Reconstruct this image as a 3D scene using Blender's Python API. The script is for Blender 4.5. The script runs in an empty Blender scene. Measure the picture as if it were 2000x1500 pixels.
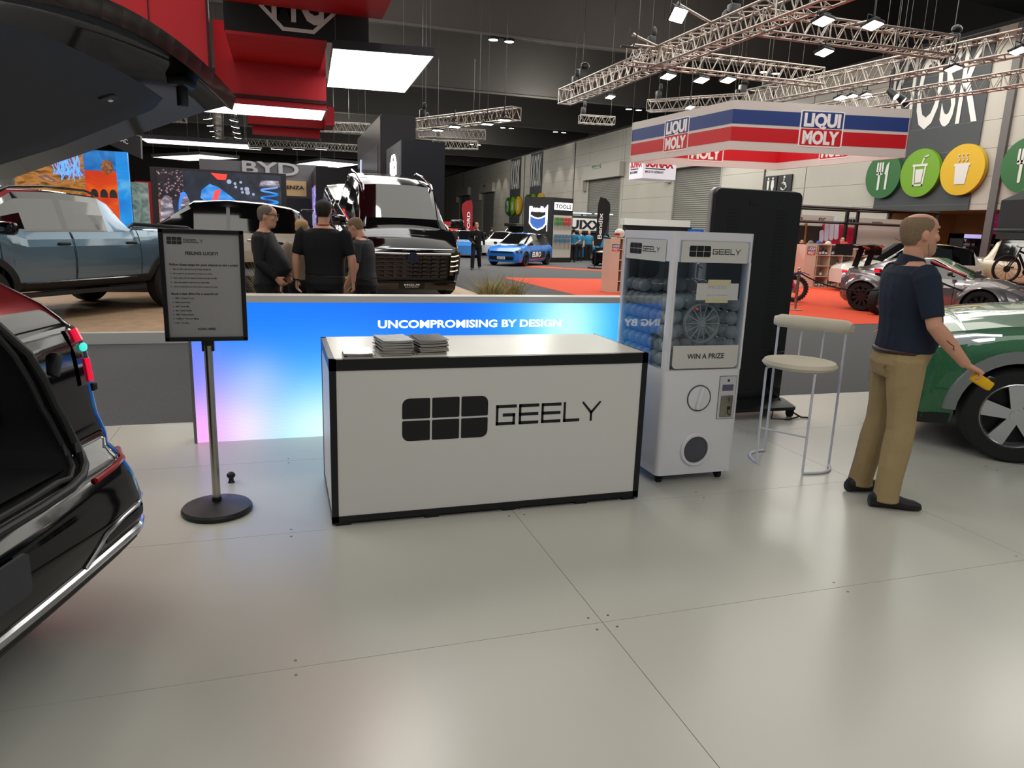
import bpy, bmesh, math, random
from math import sin, cos, pi, radians
from mathutils import Vector, Matrix
S = bpy.context.scene
COL = S.collection
# ---------------------------------------------------------------- camera
F, PIT, ROL, YAW, HC = 1384.14, 0.21419, 0.03492, 0.31601, 1.58
_f = Vector((sin(YAW)*cos(PIT), cos(YAW)*cos(PIT), -sin(PIT)))
_u = Vector((sin(YAW)*sin(PIT), cos(YAW)*sin(PIT), cos(PIT)))
_r = Vector((cos(YAW), -sin(YAW), 0))
CR = cos(ROL)*_r + sin(ROL)*_u
CU = -sin(ROL)*_r + cos(ROL)*_u
cd = bpy.data.cameras.new('camera'); cam = bpy.data.objects.new('camera', cd); COL.objects.link(cam)
cam.matrix_world = Matrix(((CR.x, CU.x, -_f.x, 0), (CR.y, CU.y, -_f.y, 0), (CR.z, CU.z, -_f.z, HC), (0, 0, 0, 1)))
cd.sensor_width = 36; cd.lens = 36*F/2000; cd.clip_start = .05; cd.clip_end = 400
S.camera = cam
# ---------------------------------------------------------------- exposure, world, hall lights and added fill lights
vs = S.view_settings
vs.view_transform = 'Standard'; vs.look = 'None'; vs.gamma = 1; vs.use_curve_mapping = False; vs.exposure = 0.0
S.cycles.max_bounces = 7; S.cycles.diffuse_bounces = 3; S.cycles.glossy_bounces = 4; S.cycles.transmission_bounces = 7
S.cycles.transparent_max_bounces = 48; S.cycles.caustics_reflective = False; S.cycles.caustics_refractive = False
S.cycles.sample_clamp_indirect = 6
W = bpy.data.worlds.new('world'); S.world = W; W.use_nodes = True
W.node_tree.nodes['Background'].inputs[0].default_value = (.80, .86, 1, 1)
W.node_tree.nodes['Background'].inputs[1].default_value = .13
def area(x, y, z, sx, sy, p, col=(1, .985, .9), rot=(0, 0, 0)):
    l = bpy.data.lights.new('hall_or_fill_lamp', 'AREA'); l.shape = 'RECTANGLE'; l.size = sx; l.size_y = sy; l.energy = p; l.color = col
    o = bpy.data.objects.new('hall_or_fill_lamp', l); COL.objects.link(o); o.location = (x, y, z); o.rotation_euler = rot
    return o
def spot(x, y, z, p, tgt, ang=60, col=(1, .95, .86), blend=.6, rad=.08):
    l = bpy.data.lights.new('spot_lamp', 'SPOT'); l.energy = p; l.color = col; l.spot_size = radians(ang); l.spot_blend = blend; l.shadow_soft_size = rad
    o = bpy.data.objects.new('spot_lamp', l); COL.objects.link(o); o.location = (x, y, z)
    o.rotation_euler = (Vector(tgt)-Vector((x, y, z))).to_track_quat('-Z', 'Y').to_euler()
    return o
def fill_bulb(x, y, z, p, r=.9, col=(1, .98, .9)):
    l = bpy.data.lights.new('hall_or_fill_lamp', 'POINT'); l.energy = p; l.color = col; l.shadow_soft_size = r
    o = bpy.data.objects.new('hall_or_fill_lamp', l); COL.objects.link(o); o.location = (x, y, z)
for x, y, p in ((1.5, 1.0, 75), (7.5, 3.0, 25), (-5, 3.0, 400)): area(x, y, 8.8, 8, 8, p)
for x, y, p in ((-10, 15, 900), (2, 15, 500), (12, 13, 520), (14, 21, 900), (22, 22, 900), (12, 33, 1300), (22, 40, 1200), (3, 36, 900), (16, 60, 1800), (-14, 32, 900), (2, 60, 1400)):
    area(x, y, 9.4, 9, 9, p)
area(1.0, -4.5, 6.2, 7, 3, 225, rot=(radians(52), 0, 0))  # fill light added behind the camera to brighten faces turned towards it
area(10.5, -.5, 6.5, 3, 3, 85, rot=(radians(35), 0, radians(58)))
for x, y, p in ((-14, 12, 600), (2, 12, 450), (16, 10, 300), (-14, 30, 800), (4, 30, 800), (18, 30, 800), (4, 48, 900), (18, 50, 900), (-12, 50, 900), (6, 75, 1200), (18, 80, 1200)): fill_bulb(x, y, 9.0, p)  # added point fills without fittings, shining upwards too to lift the dark ceiling
# ---------------------------------------------------------------- pixel helpers (2000x1500 frame of the photograph) used to read positions
def ray(px, py): return _f + CR*((px-1000)/F) - CU*((py-750)/F)
def Zp(px, py, z=0): d = ray(px, py); return Vector((0, 0, HC)) + d*((z-HC)/d.z)
def Yp(px, py, y): d = ray(px, py); return Vector((0, 0, HC)) + d*(y/d.y)
def Xp(px, py, x): d = ray(px, py); return Vector((0, 0, HC)) + d*(x/d.x)
# ---------------------------------------------------------------- materials
def lin(c):
    return tuple(((v/255)/12.92 if v/255 <= .04045 else (((v/255)+.055)/1.055)**2.4) for v in c)
MATS = {}
def M(name, rgb, r=.5, m=0.0, e=0.0, noise=0.0, ns=8.0, coat=0.0, trans=0.0, bump=0.0, alpha=1.0, ior=1.45, flake=0.0, spec=None):
    if name in MATS: return MATS[name]
    mt = bpy.data.materials.new(name); mt.use_nodes = True; nt = mt.node_tree; b = nt.nodes['Principled BSDF']
    c = lin(rgb); mt.diffuse_color = (*c, 1)
    b.inputs['Base Color'].default_value = (*c, 1); b.inputs['Roughness'].default_value = r; b.inputs['Metallic'].default_value = m
    b.inputs['IOR'].default_value = ior
    if spec is not None: b.inputs['Specular IOR Level'].default_value = spec
    if coat: b.inputs['Coat Weight'].default_value = coat; b.inputs['Coat Roughness'].default_value = .04
    if trans: b.inputs['Transmission Weight'].default_value = trans
    if alpha < 1: b.inputs['Alpha'].default_value = alpha
    if e:
        b.inputs['Emission Color'].default_value = (*c, 1); b.inputs['Emission Strength'].default_value = e
    if noise or bump or flake:
        tc = nt.nodes.new('ShaderNodeTexCoord'); n = nt.nodes.new('ShaderNodeTexNoise'); n.inputs['Scale'].default_value = ns; n.inputs['Detail'].default_value = 4
        nt.links.new(tc.outputs['Object'], n.inputs['Vector'])
        if noise:
            mx = nt.nodes.new('ShaderNodeMix'); mx.data_type = 'RGBA'
            mx.inputs['A'].default_value = (*[v*(1-noise) for v in c], 1); mx.inputs['B'].default_value = (*[min(1, v*(1+noise)) for v in c], 1)
            nt.links.new(n.outputs['Fac'], mx.inputs['Factor']); nt.links.new(mx.outputs['Result'], b.inputs['Base Color'])
        if bump:
            bp = nt.nodes.new('ShaderNodeBump'); bp.inputs['Strength'].default_value = bump; bp.inputs['Distance'].default_value = .02
            nt.links.new(n.outputs['Fac'], bp.inputs['Height']); nt.links.new(bp.outputs['Normal'], b.inputs['Normal'])
        if flake:
            v = nt.nodes.new('ShaderNodeTexVoronoi'); v.inputs['Scale'].default_value = 420; nt.links.new(tc.outputs['Object'], v.inputs['Vector'])
            mx = nt.nodes.new('ShaderNodeMix'); mx.data_type = 'RGBA'; mx.inputs['A'].default_value = (*c, 1); mx.inputs['B'].default_value = (*[min(1, v_*(1+flake)) for v_ in c], 1)
            nt.links.new(v.outputs['Color'], mx.inputs['Factor']); nt.links.new(mx.outputs['Result'], b.inputs['Base Color'])
    MATS[name] = mt; return mt
black = M('black_plastic', (14, 15, 18), .45, noise=.15)
gloss_black = M('gloss_black', (6, 6, 8), .08, coat=1)
white_panel = M('white_panel', (208, 206, 202), .35, noise=.02, ns=3)
white_gloss = M('white_gloss', (214, 213, 218), .15, coat=.6, noise=.02)
chrome = M('chrome', (225, 225, 228), .08, m=1)
steel = M('brushed_steel', (170, 165, 158), .22, m=1, noise=.08, ns=30)
alu = M('truss_aluminium', (168, 160, 152), .4, m=.8, noise=.12, ns=20)
rubber = M('rubber', (20, 20, 21), .75, noise=.2, ns=20)
dark_glass = M('tinted_glass', (8, 9, 11), .03, spec=.7, coat=1)
red_fab = M('red_fabric', (190, 24, 38), .55, noise=.06, ns=2)
lamp_white = M('lamp_diffuser', (250, 252, 255), .4, e=9)
print_black = M('print_black', (12, 12, 15), .5)
print_white = M('print_white', (240, 240, 240), .5)
skin = M('skin', (205, 150, 124), .5, noise=.08, ns=14)
# ---------------------------------------------------------------- mesh builder
class MB:
    def __init__(s): s.v = []; s.f = []; s.m = []
    def add(s, vs, fs, m=0, T=None):
        k = len(s.v)
        s.v += [tuple(T @ Vector(p)) for p in vs] if T is not None else [tuple(p) for p in vs]
        s.f += [tuple(i+k for i in f) for f in fs]; s.m += [m]*len(fs); return s
    def box(s, c, d, m=0, bev=0, R=None, seg=2):
        T = Matrix.Translation(c) @ (R.to_4x4() if R is not None else Matrix.Identity(4))
        if bev:
            bm = bmesh.new(); bmesh.ops.create_cube(bm, size=1, matrix=Matrix.Diagonal((*d, 1)))
            bmesh.ops.bevel(bm, geom=bm.edges[:], offset=min(bev, min(d)*.49), segments=seg, affect='EDGES', profile=.5)
            bm.verts.ensure_lookup_table(); bm.verts.index_update()
            vs = [v.co.copy() for v in bm.verts]; fs = [[v.index for v in f.verts] for f in bm.faces]; bm.free()
            return s.add(vs, fs, m, T)
        x, y, z = d[0]/2, d[1]/2, d[2]/2
        return s.add([(-x, -y, -z), (x, -y, -z), (x, y, -z), (-x, y, -z), (-x, -y, z), (x, -y, z), (x, y, z), (-x, y, z)],
                     [(3, 2, 1, 0), (4, 5, 6, 7), (0, 1, 5, 4), (1, 2, 6, 5), (2, 3, 7, 6), (3, 0, 4, 7)], m, T)
    def bb(s, a, b, m=0, bev=0):
        a = Vector(a); b = Vector(b); return s.box((a+b)/2, tuple(abs(q) for q in (b-a)), m, bev)
    def cyl(s, a, b, r, r2=None, n=14, m=0, cap=True):
        a = Vector(a); b = Vector(b); r2 = r if r2 is None else r2; q = (b-a).to_track_quat('Z', 'Y')
        vs = []; 
        for p, rr in ((a, r), (b, r2)):
            vs += [p + q @ Vector((cos(2*pi*i/n)*rr, sin(2*pi*i/n)*rr, 0)) for i in range(n)]
        fs = [(i, (i+1) % n, n+(i+1) % n, n+i) for i in range(n)]
        if cap: fs += [tuple(range(n-1, -1, -1)), tuple(range(n, 2*n))]
        return s.add(vs, fs, m)
    def tube(s, pts, r, n=8, m=0, closed=False, cap=True):
        pts = [Vector(p) for p in pts]; N = len(pts); rings = []; up = Vector((.13, .27, .95))
        for i, p in enumerate(pts):
            a = pts[i-1] if (i or closed) else p; b = pts[(i+1) % N] if (i < N-1 or closed) else p
            t = (b-a).normalized(); x = t.cross(up)
            if x.length < 1e-4: x = t.cross(Vector((1, 0, 0)))
            x.normalize(); y = t.cross(x); rr = r[i] if isinstance(r, (list, tuple)) else r
            rings.append([p + x*cos(2*pi*k/n)*rr + y*sin(2*pi*k/n)*rr for k in range(n)])
        return s.loft(rings, m, wrap=closed, cap=cap and not closed)
    def loft(s, rings, m=0, wrap=False, cap=True, closed=True):
        n = len(rings[0]); k = len(rings); vs = [p for r in rings for p in r]; fs = []
        for i in range(k if wrap else k-1):
            j = (i+1) % k
            for q in range(n if closed else n-1):
                fs.append((i*n+q, i*n+(q+1) % n, j*n+(q+1) % n, j*n+q))
        if cap and not wrap and closed: fs += [tuple(range(n-1, -1, -1)), tuple((k-1)*n+q for q in range(n))]
        return s.add(vs, fs, m)
    def lathe(s, prof, o=(0, 0, 0), ax=(0, 0, 1), n=24, m=0, cap=True):
        o = Vector(o); q = Vector(ax).to_track_quat('Z', 'Y')
        return s.loft([[o + q @ Vector((r*cos(2*pi*i/n), r*sin(2*pi*i/n), z)) for i in range(n)] for r, z in prof], m, cap=cap)
    def sph(s, c, r, n=12, m=0, R=None):
        c = Vector(c); r = (r, r, r) if isinstance(r, (int, float)) else r; vs = []; k = max(4, n//2)
        for i in range(1, k):
            t = pi*i/k
            for j in range(n):
                p = Vector((r[0]*sin(t)*cos(2*pi*j/n), r[1]*sin(t)*sin(2*pi*j/n), r[2]*cos(t))); vs.append(c + (R @ p if R is not None else p))
        fs = [(i*n+j, (i+1)*n+j, (i+1)*n+(j+1) % n, i*n+(j+1) % n) for i in range(k-2) for j in range(n)]
        t_, b_ = Vector((0, 0, r[2])), Vector((0, 0, -r[2]))
        vs += [c + (R @ t_ if R is not None else t_), c + (R @ b_ if R is not None else b_)]; A = len(vs)-2
        fs += [(A, j, (j+1) % n) for j in range(n)] + [(A+1, (k-2)*n+(j+1) % n, (k-2)*n+j) for j in range(n)]
        return s.add(vs, fs, m)
    def prism(s, poly, o=(0, 0, 0), u=(1, 0, 0), v=(0, 0, 1), t=.01, m=0):
        """flat outline in the u,v plane, thickness t against the normal u x v"""
        o = Vector(o); u = Vector(u).normalized(); v = Vector(v).normalized(); w = u.cross(v).normalized(); n = len(poly)
        ar = sum(poly[i][0]*poly[(i+1) % n][1]-poly[(i+1) % n][0]*poly[i][1] for i in range(n))
        if ar < 0: poly = poly[::-1]
        f = [o+u*a+v*b for a, b in poly]; bk = [p-w*t for p in f]
        return s.add(f+bk, [tuple(range(n)), tuple(range(2*n-1, n-1, -1))]+[(i, n+i, n+(i+1) % n, (i+1) % n) for i in range(n)], m)
    def quad(s, a, b, c, d, m=0, t=0):
        a, b, c, d = map(Vector, (a, b, c, d))
        if not t: return s.add([a, b, c, d], [(0, 1, 2, 3)], m)
        w = (b-a).cross(d-a).normalized()*t
        return s.add([a, b, c, d, a-w, b-w, c-w, d-w], [(0, 1, 2, 3), (7, 6, 5, 4), (0, 4, 5, 1), (1, 5, 6, 2), (2, 6, 7, 3), (3, 7, 4, 0)], m)
    def build(s, name, mats, parent=None, smooth=35, loc=None):
        me = bpy.data.meshes.new(name); me.from_pydata(s.v, [], s.f)
        mats = mats if isinstance(mats, (list, tuple)) else [mats]
        for q in mats: me.materials.append(q)
        me.polygons.foreach_set('material_index', s.m)
        me.validate()
        if smooth:
            me.polygons.foreach_set('use_smooth', [True]*len(me.polygons)); me.set_sharp_from_angle(angle=radians(smooth))
        me.update()
        o = bpy.data.objects.new(name, me); COL.objects.link(o)
        if parent is not None: o.parent = parent
        if loc is not None: o.location = loc
        return o
def thing(name, label, cat, loc=(0, 0, 0), rz=0, group=None):
    o = bpy.data.objects.new(name, None); COL.objects.link(o); o.location = loc; o.rotation_euler = (0, 0, rz); o.empty_display_size = .2
    return tag(o, label, cat, group)
def tag(o, label=None, cat=None, group=None, kind=None):
    if label: o['label'] = label
    if cat: o['category'] = cat
    if group: o['group'] = group
    if kind: o['kind'] = kind
    return o
def struct(o): o['kind'] = 'structure'; return o
def dup(root, loc, rz=None, label=None, sc=None):
    r = root.copy(); COL.objects.link(r); r.location = loc
    if rz is not None: r.rotation_euler = (0, 0, rz)
    if label: r['label'] = label
    if sc: r.scale = sc
    for ch in [c for c in root.children]:
        c = ch.copy(); COL.objects.link(c); c.parent = r
        for g in [c2 for c2 in ch.children]:
            d = g.copy(); COL.objects.link(d); d.parent = c
    return r
def rrect(w, h, r, n=5, cx=0, cy=0):
    p = []
    rs = r if isinstance(r, (list, tuple)) else (r,)*4
    for k, (sx, sy_) in enumerate(((1, 1), (-1, 1), (-1, -1), (1, -1))):
        q = max(rs[k], 1e-4)
        for i in range(n+1):
            a = pi/2*k + pi/2*i/n
            p.append((cx+sx*(w/2-q)+q*cos(a), cy+sy_*(h/2-q)+q*sin(a)))
    return p
def circ(r, n=32, cx=0, cy=0): return [(cx+r*cos(2*pi*i/n), cy+r*sin(2*pi*i/n)) for i in range(n)]
def text(name, s, o, h, mat, parent=None, u=(1, 0, 0), v=(0, 0, 1), width=None, ext=.002, bold=0.0, align='l', res=3, shear=0):
    cu = bpy.data.curves.new('t', 'FONT'); cu.body = s; cu.size = 1; cu.offset = bold; cu.resolution_u = res; cu.extrude = .5; cu.shear = shear
    ob = bpy.data.objects.new('t', cu); COL.objects.link(ob)
    dg = bpy.context.evaluated_depsgraph_get(); me = bpy.data.meshes.new_from_object(ob.evaluated_get(dg))
    bpy.data.objects.remove(ob); bpy.data.curves.remove(cu)
    o = Vector(o); u = Vector(u).normalized(); v = Vector(v).normalized(); w = u.cross(v)
    xs = [p.co.x for p in me.vertices]; x0, x1 = min(xs), max(xs)
    sy_ = h/.70; sx = sy_ if width is None else width/(x1-x0); L = (x1-x0)*sx
    off = {'l': 0, 'c': -L/2, 'r': -L}[align]
    for p in me.vertices:
        c = p.co.copy(); p.co = o + u*((c.x-x0)*sx+off) + v*(c.y*sy_) + w*((c.z+.5)*ext)
    me.name = name; me.materials.clear(); me.materials.append(mat)
    ob = bpy.data.objects.new(name, me); COL.objects.link(ob)
    if parent is not None: ob.parent = parent
    return ob
GL = {'G': ([[(1.2, .92), (.08, .92), (.08, .08), (1.12, .08), (1.12, .5), (.5, .5)]], 1.2), 'E': ([[(1.2, .92), (.08, .92), (.08, .08), (1.18, .08)], [(.08, .5), (1.16, .5)]], 1.2),
      'L': ([[(.08, 1), (.08, .08), (1.0, .08)]], 1.0), 'Y': ([[(.05, .98), (.62, .42), (1.2, .98)], [(.62, .42), (.62, 0)]], 1.25)}
def wordmark(parent, o, W_, H_, mat, u=(1, 0, 0), v=(0, 0, 1), t=.003):
    """six rounded tiles and five wide letters, W_ overall width, H_ tile block height"""
    o = Vector(o); u = Vector(u); v = Vector(v)
    bw = W_*.41; g = H_*.045; tw = (bw-2*g)/3; th = (H_-g)/2; b = MB()
    for i in range(3):
        for j in range(2):
            big = H_*.16; sm = H_*.03
            rs = [big if (i == 2 and j == 1) else sm, big if (i == 0 and j == 1) else sm, big if (i == 0 and j == 0) else sm, big if (i == 2 and j == 0) else sm]
            b.prism(rrect(tw, th, rs, 4, tw/2+i*(tw+g), th/2+j*(th+g)), o, u, v, t)
    b.build('emblem', mat, parent, smooth=0)
    b = MB(); lh = H_*.5; x = bw+W_*.04; lw = (W_-x)/(1.2*3+1.0+1.25+4*.22); y0 = H_*.26
    for ch in 'GEELY':
        st, w = GL[ch]
        for pl in st:
            for (ax, ay), (bx, by) in zip(pl, pl[1:]):
                d = Vector((bx-ax, by-ay)); dn = d.normalized(); hx = .075; nrm = Vector((-dn.y, dn.x))*hx
                a2 = Vector((ax, ay))-dn*(hx if abs(d.x*d.y) < 1e-6 else .03); b2 = Vector((bx, by))+dn*(hx if abs(d.x*d.y) < 1e-6 else .03)
                q = [a2+nrm, a2-nrm, b2-nrm, b2+nrm]
                b.prism([(x+p.x*lw, y0+min(1, max(0, p.y))*lh) for p in q], o, u, v, t)
        x += (w+.22)*lw
    b.build('lettering', mat, parent, smooth=0)
# ================================================================ SETTING
floor_mat = M("white_floor_panel", (192, 190, 181), .24, noise=.025, ns=2.2, spec=.5)
seam_mat = M('floor_seam', (40, 37, 32), .9)
screw_mat = M('floor_screw', (120, 116, 108), .35, m=.8)
b = MB()
for i in range(-6, 7):
    for j in range(-6, 3):
        x0, x1 = 1.22+2.44*i, 1.22+2.44*(i+1); y0, y1 = 2.41+1.2*j, 2.41+1.2*(j+1)
        y1 = min(y1, 5.91)
        if y1 > y0 and x0 < 17: b.bb((x0+.0015, y0+.0015, -.02), (x1-.0015, y1-.0015, 0), 0)
for i in range(-2, 3):
    for j in range(-2, 3):
        for sx in (-1, 1):
            for sy_ in (-1, 1):
                x, y = 1.22+2.44*i+.045*sx, 2.41+1.2*j+.045*sy_
                b.cyl((x, y, -.002), (x, y, .0012), .006, n=8, m=1)
            x, y = 1.22+2.44*(i+.5), 2.41+1.2*j+.045*sx
            b.cyl((x, y, -.002), (x, y, .0012), .006, n=8, m=1)
o = struct(b.build('floor', [floor_mat, screw_mat], smooth=0))
b = MB(); b.bb((-13.6, -5, -.04), (18, 5.915, -.021)); struct(b.build('floor', seam_mat, smooth=0))
carpet = M('charcoal_carpet', (78, 78, 80), .95, noise=.75, ns=160, bump=.3)
b = MB(); b.bb((-60, -8, -.09), (40, 140, -.041)); struct(b.build('floor', carpet, smooth=0))
b = MB(); b.bb((-13, 5.915, -.04), (18, 5.935, .0)); struct(b.build('trim_1', white_panel, smooth=0))
redc = M('orange_red_carpet', (214, 72, 40), .95, noise=.12, ns=90)
b = MB(); b.prism([(7.2, 23.6), (7.33, 17.0), (8.3, 16.9), (8.6, 11.4), (27, 11.4), (27, 23.0)], (0, 0, -.034), (1, 0, 0), (0, 1, 0), .006)
b.prism([(9.6, 31.5), (14, 27.6), (14.6, 27.9), (11, 31.9)], (0, 0, -.034), (1, 0, 0), (0, 1, 0), .006)
struct(b.build('floor', redc, smooth=0))
# timber and gravel display deck of the booth behind
wood = M('display_deck', (176, 146, 118), .6, noise=.35, ns=5, bump=.2)
b = MB(); b.bb((-16, 10.3, -.04), (4.3, 21.5, .1)); struct(b.build('floor', wood, smooth=0))
b = MB(); b.bb((-16, 10.18, -.04), (4.3, 10.3, .105)); struct(b.build('trim_2', white_panel, smooth=0))
# ---- hall wall with horizontal cladding panels
wall_m = M('wall_cladding', (176, 171, 162), .6, noise=.04, ns=1.2)
joint_m = M('wall_joint', (70, 68, 64), .8)
XW = 27.0
grey_p = M('kiosk_grey', (62, 65, 68), .6, noise=.04)
doors = [(41, 46.7), (55.5, 62.0), (93, 98.6), (106, 112.5)]
gaps = [(16, 27.1)]
def wall_seg(b, y0, y1, z0, z1):
    z = z0
    while z < z1-.01:
        zt = min(z1, (math.floor(z/1.08+1e-6)+1)*1.08); b.bb((XW, y0, z+.012), (XW+.25, y1, zt), 0); z = zt
b = MB(); cuts = sorted([(a, c, 6.2 if a < 60 else 6.4) for a, c in doors] + [(16.0, 27.1, 3.0)])
edges = [6.0]+[e for a, c, _ in cuts for e in (a, c)]+[135.0]
for k in range(0, len(edges), 2):
    y = edges[k]
    while y < edges[k+1]-.01:
        yn = min(edges[k+1], (math.floor(y/11.0+1e-6)+1)*11.0); wall_seg(b, y+.03, yn-.03, -.04, 9.95); y = yn
for a, c, h_ in cuts: wall_seg(b, a, c, h_, 9.95)
struct(b.build('wall_right', wall_m, smooth=0))
b = MB(); b.bb((XW+.1, 6, -.04), (XW+.3, 16, 9.9)); b.bb((XW+.1, 27.1, -.04), (XW+.3, 41, 9.9)); b.bb((XW+.1, 16, 3.02), (XW+.3, 27.1, 9.9)); b.bb((XW+.1, 46.7, -.04), (XW+.3, 55.5, 9.9)); b.bb((XW+.1, 62, -.04), (XW+.3, 93, 9.9)); b.bb((XW+.1, 98.6, -.04), (XW+.3, 106, 9.9)); b.bb((XW+.1, 112.5, -.04), (XW+.3, 135, 9.9))
struct(b.build('wall_right', joint_m, smooth=0))
# roller doors
slat = M('roller_door_steel', (150, 148, 142), .45, m=.3)
for k, (a, c) in enumerate(doors):
    b = MB(); hh = 6.2 if a < 60 else 6.4; n = 44
    rings = []
    for i in range(n+1):
        z = hh*i/n
        for q, dx in ((0, .0), (.55, .05)):
            rings.append([(XW+.12-dx, a, z+q*hh/n), (XW+.12-dx, c, z+q*hh/n)])
    b.loft(rings, closed=False, cap=False)
    b.bb((XW-.02, a-.12, 0), (XW+.16, a, hh)); b.bb((XW-.02, c, 0), (XW+.16, c+.12, hh))
    d = struct(b.build('door_%d' % (k+1), slat, smooth=0))
    b = MB(); b.bb((XW-.45, a-.6, hh), (XW-.02, c+.5, hh+1.15)); b.bb((XW-.4, c+.5, hh-.9), (XW-.02, c+.95, hh+.6)); b.build('shutter_box', wall_m, d, 0)
# kiosk recess: side walls, back wall and lowered ceiling
tan = M('kiosk_tan', (196, 150, 104), .6, noise=.06)
b = MB(); b.bb((XW+4.2, 15.5, -.04), (XW+4.4, 27.6, 3.2)); b.bb((XW+.2, 15.8, -.04), (XW+4.2, 16, 3.2)); b.bb((XW+.2, 27.1, -.04), (XW+4.2, 27.3, 3.2)); b.bb((XW+.25, 15.8, 3.02), (XW+4.4, 27.3, 3.2))
struct(b.build('wall_back', tan, smooth=0))
# kiosk dark panels with word and discs
def kiosk(y0, y1, ztop, zlet0, zlet1, zd, rd, ys, lb, big):
    t = thing('kiosk_panel', lb, 'sign', (XW-.04, 0, 0), 0, 'kiosk panels')
    b = MB(); b.bb((-.03, y0, 3.0 if big else 2.4), (0, y1, ztop)); b.build('backing_panel', grey_p, t, 0)
    text('lettering', 'KIOSK', (-.035, y1-.25, zlet0), zlet1-zlet0, white_panel, t, (0, -1, 0), (0, 0, 1), y1-y0-.5, .02, bold=.008)
    b = MB(); [b.bb((-.034, y0, z), (-.03, y1, z+.02)) for z in (3.24, 4.32, 5.4, 6.48, 7.56, 8.64)]; b.build('joint_lines', M('kiosk_joint', (96, 98, 100), .6), t, 0)
    cols = [('icon_disc_dark_green', (36, 96, 44)), ('icon_disc_light_green', (104, 152, 12)), ('icon_disc_yellow', (206, 164, 8))]
    for k, (y, (n_, c)) in enumerate(zip(ys, cols)):
        b = MB(); b.cyl((-.22, y, zd), (-.05, y, zd), rd, n=40); d = b.build('disc', M(n_, c, .45), t)
        g = MB(); s_ = rd/1.1; u, v = (0, -1, 0), (0, 0, 1); o_ = (-.245, y, zd)
        if k == 0:
            for q in (-.36, -.2, -.04): g.prism(rrect(.1*s_, .55*s_, .04*s_, 3, q*s_, .38*s_), o_, u, v, .02)
            g.prism(rrect(.42*s_, .16*s_, .07*s_, 3, -.2*s_, .12*s_), o_, u, v, .02); g.prism(rrect(.13*s_, .8*s_, .06*s_, 3, -.2*s_, -.3*s_), o_, u, v, .02)
            g.prism([(.2*s_, -.68*s_), (.32*s_, -.68*s_), (.34*s_, .65*s_), (.2*s_, .5*s_), (.12*s_, .1*s_), (.2*s_, .02*s_)], o_, u, v, .02)
        elif k == 1:
            for p in ([(-.36, .3), (-.28, .3), (-.2, -.6), (-.28, -.6)], [(.36, .3), (.28, .3), (.2, -.6), (.28, -.6)], [(-.28, -.6), (.28, -.6), (.28, -.52), (-.28, -.52)], [(-.42, .3), (.42, .3), (.42, .4), (-.42, .4)], [(-.22, .16), (.22, .16), (.16, -.44), (-.16, -.44)], [(.05, .4), (.13, .4), (.25, .72), (.17, .72)], [(.17, .66), (.42, .74), (.42, .8), (.17, .74)]):
                g.prism([(a*s_, c_*s_) for a, c_ in p], o_, u, v, .02)
        else:
            for p in ([(-.34, .16), (.34, .16), (.26, -.62), (-.26, -.62)], [(-.4, .16), (.4, .16), (.4, .27), (-.4, .27)]): g.prism([(a*s_, c_*s_) for a, c_ in p], o_, u, v, .02)
            for q in (-.2, 0, .2): g.tube([(-.24, y-(q+.05*sin(i*1.6))*s_, zd+(.34+.08*i)*s_) for i in range(5)], .03*s_, 6)
        g.build('icon', white_panel, d, 0)
    return t
kiosk(22.9, 27.95, 9.9, 6.55, 9.75, 4.62, 1.02, (27.44, 25.4, 23.32), 'kiosk panel of the hall wall behind the man, nearest and largest', True)
kiosk(74.6, 78.4, 9.9, 6.4, 9.7, 4.5, 1.05, (78.6, 76.6, 74.4), 'far kiosk panel of the hall wall, above the lit black tool display', False)
kiosk(81.9, 85.8, 9.9, 6.4, 9.7, 4.4, 1.05, (86.0, 84.0, 81.9), 'farthest kiosk panel of the hall wall, with all three discs in view', False)
kiosk(13.2, 18.0, 9.9, 6.55, 9.75, 4.62, 1.02, (20.6, 15.6, 13.6), 'kiosk panel at the right edge of the frame, one green disc showing', True)
# toilet sign, exit sign
t = thing('toilet_sign', 'black square toilet sign with white man, woman and wheelchair symbols', 'sign', (XW-.05, 0, 0))
b = MB(); b.bb((-.04, 35.25, 4.2), (.04, 36.3, 5.1)); b.bb((-.04, 34.0, 4.2), (.04, 35.15, 5.1)); b.build('plate', black, t, 0)
b = MB()
for y, sk in ((36.0, 0), (35.6, 1)):
    b.prism(circ(.07, 12, -y, 4.95), (-.05, 0, 0), (0, -1, 0), (0, 0, 1), .01); b.prism([(-y-.1, 4.85), (-y+.1, 4.85), (-y+.08+.06*sk, 4.5), (-y+.06, 4.28), (-y-.06, 4.28), (-y-.08-.06*sk, 4.5)], (-.05, 0, 0), (0, -1, 0), (0, 0, 1), .01)
b.prism(circ(.07, 12, -34.62, 4.98), (-.05, 0, 0), (0, -1, 0), (0, 0, 1), .01)
b.tube([(-.05, 34.62+.22*cos(a/10*1.6*pi+.9), 4.48+.2*sin(a/10*1.6*pi+.9)) for a in range(11)], .035, 6); b.tube([(-.05, 34.62, 4.88), (-.05, 34.6, 4.6), (-.05, 34.42, 4.56), (-.05, 34.36, 4.4)], .04, 6)
b.build('symbol', white_panel, t)
for y, lb in ((59.5, 'small green emergency exit sign over the middle roller door'), (96, 'small green emergency exit sign over a far roller door')):
    t = thing('exit_sign', lb, 'sign', (XW-.47, y, 7.1), 0)
    b = MB(); b.bb((-.05, -.9, -.02), (0, .9, .36)); b.build('plate', M('exit_plate', (150, 165, 140), .5), t, 0)
    text('lettering', 'EMERGENCY EXIT', (-.052, .85, .08), .2, M('exit_green', (30, 80, 50), .5), t, (0, -1, 0), (0, 0, 1), 1.7, .004, bold=.01)
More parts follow.
